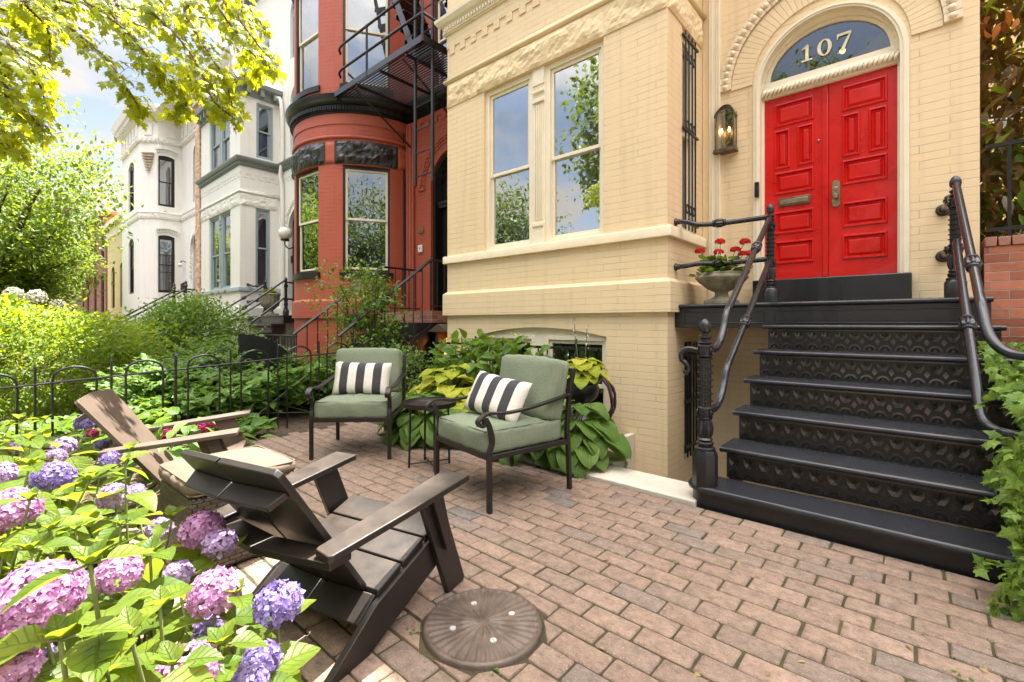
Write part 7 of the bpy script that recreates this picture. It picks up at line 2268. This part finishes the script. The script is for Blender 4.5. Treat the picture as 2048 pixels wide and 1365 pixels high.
hosta('big yellow-green hosta behind the round side table', (-3.80, 3.32, 0), (.80, .44), 84, 'lf_lime', .215, 5, .62, .8)
hosta('dark green hosta with arching leaves in front of the yellow one by the table', (-3.75, 2.92, 0), (.70, .36), 84, 'lf_hosta', .205, 7, .42, 1.1)
hosta('large dark green hosta spilling over the stone kerb behind the right green chair', (-2.16, 3.24, 0), (.50, .38), 66, 'lf_hosta', .215, 9, .50, 1.2)
hosta('low dark hosta under the right green chair', (-2.65, 3.12, 0), (.45, .30), 34, 'lf_hosta', .21, 12, .32, 1.1)
sh = shrub('hydrangea', 'dark green hydrangea with small yellow-green buds under the cream bay window', 'shrub', (-3.80, 3.85, .64), (.90, .32, .33), 520, T_HYD, .135, M_['lf_bush'], seed=31, stems=12, inner=.35, upw=.5)
P = np.array([tuple(at(x, y, Y=3.7) - Vector(sh.location)) for x, y in ((960, 690), (985, 672), (1062, 686), (1092, 726), (990, 735), (905, 690), (1030, 668), (940, 715))])
P = np.repeat(P, 16, 0) + RNG.normal(size=(len(P) * 16, 3)) * [.03, .03, .010]
leaves('flower_bud', T_FLORET, P, rdir(len(P)), np.tile([0, 0, 1.], (len(P), 1)), RNG.uniform(.012, .02, len(P)), M_['pt_yellow'], sh)
shrub('fern_shrub', 'feathery green fern shrub between the left green chair and the hostas', 'shrub', (-4.85, 3.55, .42), (.45, .45, .40), 2600, T_SMALL, .045, M_['lf_fern'], seed=33, cl=20)

# ------------------------------------------------------------------ the next garden, beyond the hooped fence
p = at(740, 600, Y=3.7)
t = shrub('rose_bush', 'tall rambling rose bush in front of the red house steps', 'shrub', (p.x, 3.62, 1.42), (.50, .42, .44), 1700, T_OVATE, .062, M_['lf_bush'], seed=41, stems=9, inner=.25, amp=.5, cl=14)
P, D, T = clumps((p.x - .05, 3.6, 1.75), (.38, .3, .26), 26, 10, 43, (.10, .08, .07))
P2, D2, T2 = clumps((p.x, 3.6, .75), (.62, .45, .50), 110, 15, 44, (.10, .09, .09))
P = np.concatenate([P, P2]); D = np.concatenate([D, D2]); T = np.concatenate([T, T2])
leaves('foliage', T_OVATE, P, D + rdir(len(P)) * .8, D * .3 + [0, 0, 1], RNG.uniform(.045, .08, len(P)), M_['lf_bush'], t, T, tuple(t.location))
g = G()
for k in range(7):
    a = random.uniform(0, 6.28); e = (p.x + .45 * math.cos(a), 3.6 + .4 * math.sin(a), random.uniform(1.3, 2.0))
    g.tube(spline([(p.x + .1 * math.cos(a), 3.6, 0), (p.x + .2 * math.cos(a), 3.6, .9), e], 5), .007, 5)
g.build('cane', M_['twig'], t, world=True)
def bed(name, label, x0, x1, y0, y1, z0, z1, n, tpl, size, mat, cat, seed, up=1.0):
    t = thing(name, label, cat, ((x0 + x1) / 2, (y0 + y1) / 2, 0))
    r = np.random.default_rng(seed)
    x, y = r.uniform(x0, x1, n), r.uniform(y0, y1, n)
    hgt = z0 + (z1 - z0) * (.55 + .45 * np.sin(x * 2.7 + seed) * np.cos(y * 3.1 + seed * 2))
    z = hgt * (1 - .75 * r.random(n) ** 2.2)
    P = np.column_stack([x, y, z])
    leaves('foliage', tpl, P, r.normal(size=(n, 3)) * [1, 1, .35] + [0, 0, .1], np.tile([0, 0, up], (n, 1)) + r.normal(size=(n, 3)) * .35, size * r.uniform(.7, 1.25, n), mat, t, np.clip(.5 + .3 * np.sin(x * 5 + y * 3) + r.normal(size=n) * .25, 0, 1), tuple(t.location))
    g = G()
    for k in range(int(n / 60)):
        g.tube([(r.uniform(x0, x1), r.uniform(y0, y1), -.03), (r.uniform(x0, x1) * 0 + x[k], y[k], z[k])], .004, 4)
    g.build('stem', M_['stem'], t, world=True)
    return t
bed('hosta_bed', 'bed of broad light green leaves just behind the hooped fence', -6.9, -5.54, 1.35, 3.55, .30, .62, 3000, T_HYD, .105, M_['lf_ground'], 'plants', 51)
bed('groundcover', 'low leafy green groundcover at the foot of the hooped fence, left of the patio', -6.6, -5.56, -1.2, 1.3, .12, .34, 1500, T_HYD, .10, M_['lf_bush'], 'plants', 53)
bed('strip_planting', 'strip of light green leaves along the patio side of the hooped fence', -5.26, -5.0, 1.3, 2.0, .06, .26, 120, T_HYD, .13, M_['lf_ground'], 'plants', 52)
def ferns(name, label, c, rad, n, seed, size=.5):
    t = thing(name, label, 'shrub', (c[0], c[1], 0))
    r = np.random.default_rng(seed)
    P, D, U, S = [], [], [], []
    g = G()
    for k in range(n):
        a = r.uniform(0, 6.28); f = math.sqrt(r.random())
        p0 = Vector((c[0] + rad[0] * f * math.cos(a), c[1] + rad[1] * f * math.sin(a), 0))
        H = c[2] * (1.1 - .5 * f) * r.uniform(.7, 1.1)
        a2 = r.uniform(0, 6.28); out = Vector((math.cos(a2), math.sin(a2), 0))
        pts = spline([tuple(p0), tuple(p0 + out * .12 + Vector((0, 0, H * .7))), tuple(p0 + out * .36 + Vector((0, 0, H)))], 7)
        g.tube(pts, .003, 4)
        for j in range(4, len(pts)):
            tt = (pts[j] - pts[j - 1]).normalized(); sd = tt.cross(Vector((0, 0, 1))).normalized()
            for s in (-1, 1):
                for q in range(3):
                    P.append(tuple(pts[j] + sd * s * .045 * q + Vector((0, 0, -.012 * q)))); D.append(tuple(sd * s * .8 + tt * .6 + Vector((r.normal() * .2, r.normal() * .2, r.normal() * .3)))); U.append((r.normal() * .3, r.normal() * .3, 1)); S.append(r.uniform(.05, .085))
    g.build('stem', M_['stem'], t, world=True)
    leaves('foliage', T_OVATE, P, D, U, S, M_['lf_fern'], t, None, tuple(t.location))
    return t
ferns('fern_shrub', 'broad drift of feathery green shrubs behind the hooped fence, left part', (-6.95, 1.75, .74), (.75, .75), 190, 61)
ferns('fern_shrub', 'drift of feathery shrubs between the broad leaves and the round bush', (-7.9, 2.5, .95), (1.0, .8), 210, 62)
ferns('fern_shrub', 'feathery green shrub at the foot of the red house steps', (-6.3, 3.5, .70), (.7, .5), 130, 63)
shrub('round_bush', 'rounded green bush in front of the white house with grey trim', 'shrub', (-9.45, 2.36, 1.0), (.74, .74, .54), 9000, T_OVATE, .06, M_['lf_bush'], seed=71, cl=18, amp=.2)
shrub('hedge', 'long loose yellow-green hedge at the left of the picture', 'hedge', (-8.45, -.10, .66), (.80, 1.75, .66), 24000, T_OVATE, .056, M_['lf_hedge'], seed=73, cl=16, amp=.10, stems=14, box=4)
shrub('hedge', 'yellow-green hedge behind the long one, under the street tree', 'hedge', (-11.6, -.2, .85), (1.3, 1.8, .62), 5200, T_OVATE, .085, M_['lf_hedge'], seed=74, cl=16, stems=10)
shrub('low_shrub', 'small light green shrub between the hedge and the round bush', 'shrub', (-9.0, 1.95, .70), (.55, .5, .5), 1900, T_OVATE, .06, M_['lf_hedge'], seed=75, cl=14)
shrub('clipped_hedge', 'clipped dark green hedge in front of the far brick house', 'hedge', (-27.5, 2.6, .8), (1.7, .8, .85), 3600, T_OVATE, .13, M_['lf_bush'], seed=76, amp=.05)
shrub('dark_shrub', 'dark green shrub at the foot of the far white house steps', 'shrub', (-17.6, 3.1, .6), (1.3, .7, .65), 2200, T_OVATE, .11, M_['lf_bush'], seed=77)
t = shrub('white_hydrangea', 'tall hydrangea with creamy white heads at the left edge, above the hedge', 'shrub', (-9.6, -.35, 1.25), (.7, .75, .30), 900, T_HYD, .12, M_['lf_hedge'], seed=78)
for px, py, r_ in ((28, 590, .12), (72, 596, .12), (115, 610, .09), (6, 612, .11), (60, 622, .09)):
    q = at(px, py, d=7.0) - Vector(t.location)
    flower_head(t, tuple(q), r_, M_['pt_white'], n=170)
# low picket of the white house garden
nf = thing('garden_fence', 'low black picket fence at the foot of the white house steps', 'fence', (-9.6, 3.0, 0))
for z in (.2, .95):
    g = G(); g.tube([(-10.6, 3.2, z), (-7.25, 3.2, z)], .018, 6); g.build('rail', M_['iron'], nf, world=True)
for k in range(29):
    g = G(); g.tube([(-10.55 + .115 * k, 3.2, 0), (-10.55 + .115 * k, 3.2, .95)], .011, 5); g.build('picket', M_['iron'], nf, world=True)

# ------------------------------------------------------------------ ivy over the low wall right of the stoop
iv = thing('ivy', 'light green ivy covering the low wall at the right of the stoop', 'ivy', (.62, 3.3, 0))
g = G(); g.box((.47, 2.75, -.02), (.66, 3.1, .62)); g.box((.56, 3.4, -.02), (.72, 4.9, .8)); g.build('wall', M_['bare_brick'], iv, world=True)
def ivyp(n, seed):
    r = np.random.default_rng(seed)
    y = r.uniform(2.62, 4.3, n)
    z = r.random(n) ** .8
    lft = .30 + .05 * np.sin(y * 7) + .04 * np.sin(z * 9 + y * 4) + np.clip((y - 3.0) * .10, -.06, .12)
    top = .86 + .10 * np.sin(y * 3.1) + np.clip((y - 3.1) * .25, -.34, .12)
    face = r.random(n)
    x = np.where(face < .62, lft + .09 * (z ** 3) + r.uniform(0, .05, n), r.uniform(.30, .85, n))
    zz = np.where(face < .62, z * top, top - r.uniform(0, .06, n))
    fr = face > .85
    y = np.where(fr, 2.62 + r.uniform(0, .06, n), y); x = np.where(fr, r.uniform(.27, .8, n), x); zz = np.where(fr, z * .62, zz)
    nrm = np.column_stack([np.where(face < .62, -1.0, 0), np.where(fr, -1.0, -.25), np.where((face >= .62) & ~fr, 1.0, .3)])
    return np.column_stack([x, y, zz]), nrm
P, Nn = ivyp(4200, 5)
D = RNG.normal(size=P.shape) * .6 + [-.25, -.2, -.75]
leaves('foliage', T_IVY, P, D, Nn + RNG.normal(size=P.shape) * .35, RNG.uniform(.035, .066, len(P)), M_['lf_ivy'], iv, np.clip(RNG.normal(.5, .28, len(P)), 0, 1), tuple(iv.location))
g = G(); EP = []
for px, py, yy, l in ((1975, 800, 3.3, .22), (1990, 955, 2.9, .14), (1965, 1130, 2.85, .10), (2000, 1000, 2.85, .12), (1985, 880, 3.0, .12)):
    a = at(px + 40, py, Y=yy + .02); b = at(px - 12, py + 8, Y=yy - .06)
    pts = spline([tuple(a), tuple(a.lerp(b, .5) + Vector((0, 0, .02))), tuple(b)], 4)
    g.tube(pts, .003, 4); EP += [tuple(q) for q in pts[2:]]
g.build('trailing_stem', M_['stem'], iv, world=True)
EP = np.array(EP)
leaves('foliage', T_IVY, EP, rdir(len(EP)) + [-.3, -.3, -.2], np.tile([-.3, -.5, 1.], (len(EP), 1)) + rdir(len(EP)) * .4, RNG.uniform(.035, .06, len(EP)), M_['lf_ivy'], iv, None, tuple(iv.location))

# ------------------------------------------------------------------ trees
# street maple: trunk left of the frame, its outer sprays hang into the top of the picture
mt = thing('maple_tree', 'maple whose sunlit yellow-green sprays hang across the top left of the picture', 'tree', (-5.6, -4.0, 0))
mo = tuple(mt.location)
g = G(); g.tube([(-5.6, -4.0, -.1), (-5.6, -4.0, .3), (-5.6, -3.95, 2.4), (-5.6, -3.7, 4.2)], [.34, .25, .20, .16], 12); g.build('trunk', M_['bark'], mt, world=True, smooth='all')
sprays = [
    (3.1, [(-60, 20), (20, 90), (70, 150), (95, 215)]), (3.3, [(-60, 110), (10, 190), (60, 230), (85, 262)]), (3.2, [(-60, 190), (-10, 240), (15, 275), (35, 305)]), (3.4, [(-60, 60), (0, 130), (20, 200)]),
    (3.3, [(-20, -60), (50, 10), (95, 60), (100, 120)]),
    (3.5, [(40, -50), (110, 30), (165, 75), (215, 120), (255, 180), (285, 222)]), (3.6, [(80, -60), (180, 10), (250, 60), (300, 120), (330, 170)]),
    (3.7, [(170, -60), (225, 30), (290, 110), (330, 150), (372, 205), (350, 228)]), (3.5, [(230, -60), (300, 20), (370, 90), (400, 140), (425, 200), (470, 238)]),
    (3.6, [(320, -60), (370, 30), (420, 110), (450, 160), (465, 215)]), (3.8, [(380, -60), (440, 20), (490, 90), (520, 130), (500, 155)]), (3.7, [(420, -60), (480, 40), (530, 110), (540, 145)]),
    (3.9, [(260, -50), (330, 50), (360, 130), (395, 170)]), (4.0, [(100, -40), (230, 10), (340, 30), (430, 40), (500, 70)]), (3.9, [(20, -40), (120, 0), (200, 20), (300, 60)]), (4.0, [(360, -40), (440, 5), (500, 20), (530, 60)]), (3.4, [(-60, -20), (30, 20), (60, 70), (55, 120)])]
g = G(); P, D = [], []
rs = random.Random(4)
start = Vector((-5.6, -3.7, 4.2))
for d, px in sprays:
    pts = [at(x, y, d=d + .12 * math.sin(k * 1.3 + d * 9)) for k, (x, y) in enumerate(px)]
    root = pts[0] + (start - pts[0]) * .45 + Vector((0, 0, .7))
    path = spline([tuple(root)] + [tuple(q) for q in pts], 6)
    g.tube(path, [.013 * (1 - .8 * k / (len(path) - 1)) + .002 for k in range(len(path))], 5)
    g.tube(spline([tuple(start), tuple(start.lerp(root, .5) + Vector((0, 0, .5))), tuple(root)], 5), [.04 - .0022 * k for k in range(11)], 6)
    for k in range(6, len(path)):
        tt = (path[k] - path[k - 1]).normalized()
        for _ in range(7):
            o = Vector((rs.gauss(0, 1), rs.gauss(0, 1), rs.gauss(-.25, .7))).normalized()
            l = rs.uniform(.02, .16) * (1 - .4 * k / len(path))
            q = path[k] + o * l
            g.tube([path[k], q], .0014, 4, cap=False)
            P.append(tuple(q)); D.append(tuple(o * .6 + tt * .5 + Vector((0, 0, -.45))))
P = np.array(P); D = np.array(D); n = len(P)
g.build('branch', M_['bark'], mt, world=True, smooth='all')
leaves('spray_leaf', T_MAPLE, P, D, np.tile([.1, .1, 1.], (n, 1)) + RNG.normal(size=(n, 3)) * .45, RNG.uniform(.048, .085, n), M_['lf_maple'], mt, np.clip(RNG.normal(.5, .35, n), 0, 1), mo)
P, D, T = clumps((-5.4, -3.6, 6.6), (2.5, 2.2, 2.6), 500, 26, 21, (.28, .28, .22), .5, .35)
keep = ~((P[:, 2] < 4.4) & (P[:, 1] > -1.0))
P, D, T = P[keep], D[keep], T[keep]
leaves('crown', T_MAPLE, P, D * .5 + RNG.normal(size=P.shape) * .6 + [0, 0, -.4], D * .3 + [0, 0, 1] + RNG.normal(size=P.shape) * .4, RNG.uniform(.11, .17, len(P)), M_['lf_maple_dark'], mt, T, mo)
tree('street_tree', 'small sunlit street tree with spreading low limbs, left of the white houses', (-14.0, .1, 0), 1.5, .16, (-14.2, -.1, 3.55), (2.1, 1.9, 1.45), 400, 40, .095, M_['lf_tree'], T_OVATE, seed=81, limbs=12)
lt = bpy.data.objects['street_tree']
lg = G(); LP = []
for e in [(-13.2, 1.0, 3.1), (-13.0, 1.3, 2.5), (-13.3, .9, 2.0), (-14.6, 1.6, 2.6), (-13.6, -.6, 2.3)]:
    path = spline([(-14.0, .1, 1.1), (-13.8, .35, 1.6), (-13.5, .6, (1.6 + e[2]) / 2), e], 6)
    lg.tube(path, [.05 * (1 - k / len(path)) + .008 for k in range(len(path))], 6)
    LP += [tuple(Vector(q) + Vector((random.gauss(0, .22), random.gauss(0, .22), random.gauss(0, .12)))) for q in path[9:] for _ in range(60)]
lg.build('limb', M_['bark'], lt, world=True, smooth='all')
LP = np.array(LP); n = len(LP)
leaves('foliage', T_OVATE, LP, rdir(n) * [1, 1, .4], np.tile([0, 0, 1.], (n, 1)) + rdir(n) * .4, RNG.uniform(.07, .12, n), M_['lf_tree'], lt, None, tuple(lt.location))
tree('street_tree', 'taller green tree behind the small street tree at the left edge', (-19.5, -2.6, 0), 2.6, .22, (-19.0, -2.3, 5.0), (3.3, 3.0, 3.2), 520, 24, .19, M_['lf_dark'], T_OVATE, seed=82)
tree('street_tree', 'far light green tree against the distant brick houses', (-31, 1.2, 0), 2.2, .2, (-31, 1.2, 4.0), (3.2, 2.6, 2.6), 360, 22, .22, M_['lf_tree'], T_OVATE, seed=83)
tree('street_tree', 'farthest street tree closing the view down the pavement', (-48, -2.5, 0), 2.8, .25, (-48, -2.5, 5.2), (5.0, 3.6, 3.6), 380, 22, .30, M_['lf_tree'], T_OVATE, seed=84)
# across the street: what the windows mirror
tree('linden', 'round linden across the street, mirrored in the left window pane of the cream bay', (-16.0, -9.5, 0), 2.4, .24, (-16.0, -9.5, 4.7), (2.4, 2.3, 3.0), 520, 24, .18, M_['lf_dark'], T_OVATE, seed=91)
tree('oak', 'tall leafy tree across the street, behind the maple', (-3.0, -9.2, 0), 3.0, .28, (-3.0, -8.8, 7.0), (2.0, 2.0, 3.6), 320, 26, .20, M_['lf_dark'], T_OVATE, seed=92)
tree('street_tree', 'leafy tree up the street, mirrored dark in the red house bay window', (7.5, -5.0, 0), 2.6, .24, (7.3, -4.9, 4.6), (2.8, 2.0, 2.9), 520, 26, .18, M_['lf_dark'], T_OVATE, seed=95)
tree('street_tree', 'broad green tree across the street, mirrored in the red house windows', (-2.5, -11, 0), 3.0, .3, (4.0, -11, 6.0), (4.0, 2.5, 3.4), 360, 24, .24, M_['lf_dark'], T_OVATE, seed=93)

# ------------------------------------------------------------------ litter on the bricks
n = 46
P = np.column_stack([RNG.uniform(-3.2, .6, n), RNG.uniform(.9, 2.8, n), np.full(n, .003)])
tag(leaves('fallen_leaves', T_OVATE, P, rdir(n) * [1, 1, .08], np.tile([0, 0, 1.], (n, 1)) + rdir(n) * .3, RNG.uniform(.012, .032, n), leafmat('dry_leaf', (.20, .13, .05), (.34, .27, .10), (.3, .2, .06), .7, .2)), kind='stuff')
P = []
for cx_, cy_ in ((COVER[0] - .16, COVER[1] - .20), (COVER[0] + .20, COVER[1] - .14), (-1.05, 1.0), (-.3, 1.6), (-.9, 2.2), (.1, 2.1), (-1.9, 1.75)):
    P += [(cx_ + random.gauss(0, .018), cy_ + random.gauss(0, .012), .0) for _ in range(9)]
n = len(P)
tag(leaves('weeds', T_OVATE, P, rdir(n) * [1, 1, .3] + [0, 0, .35], np.tile([0, 0, 1.], (n, 1)), RNG.uniform(.008, .018, n), M_['lf_ground']), kind='stuff')
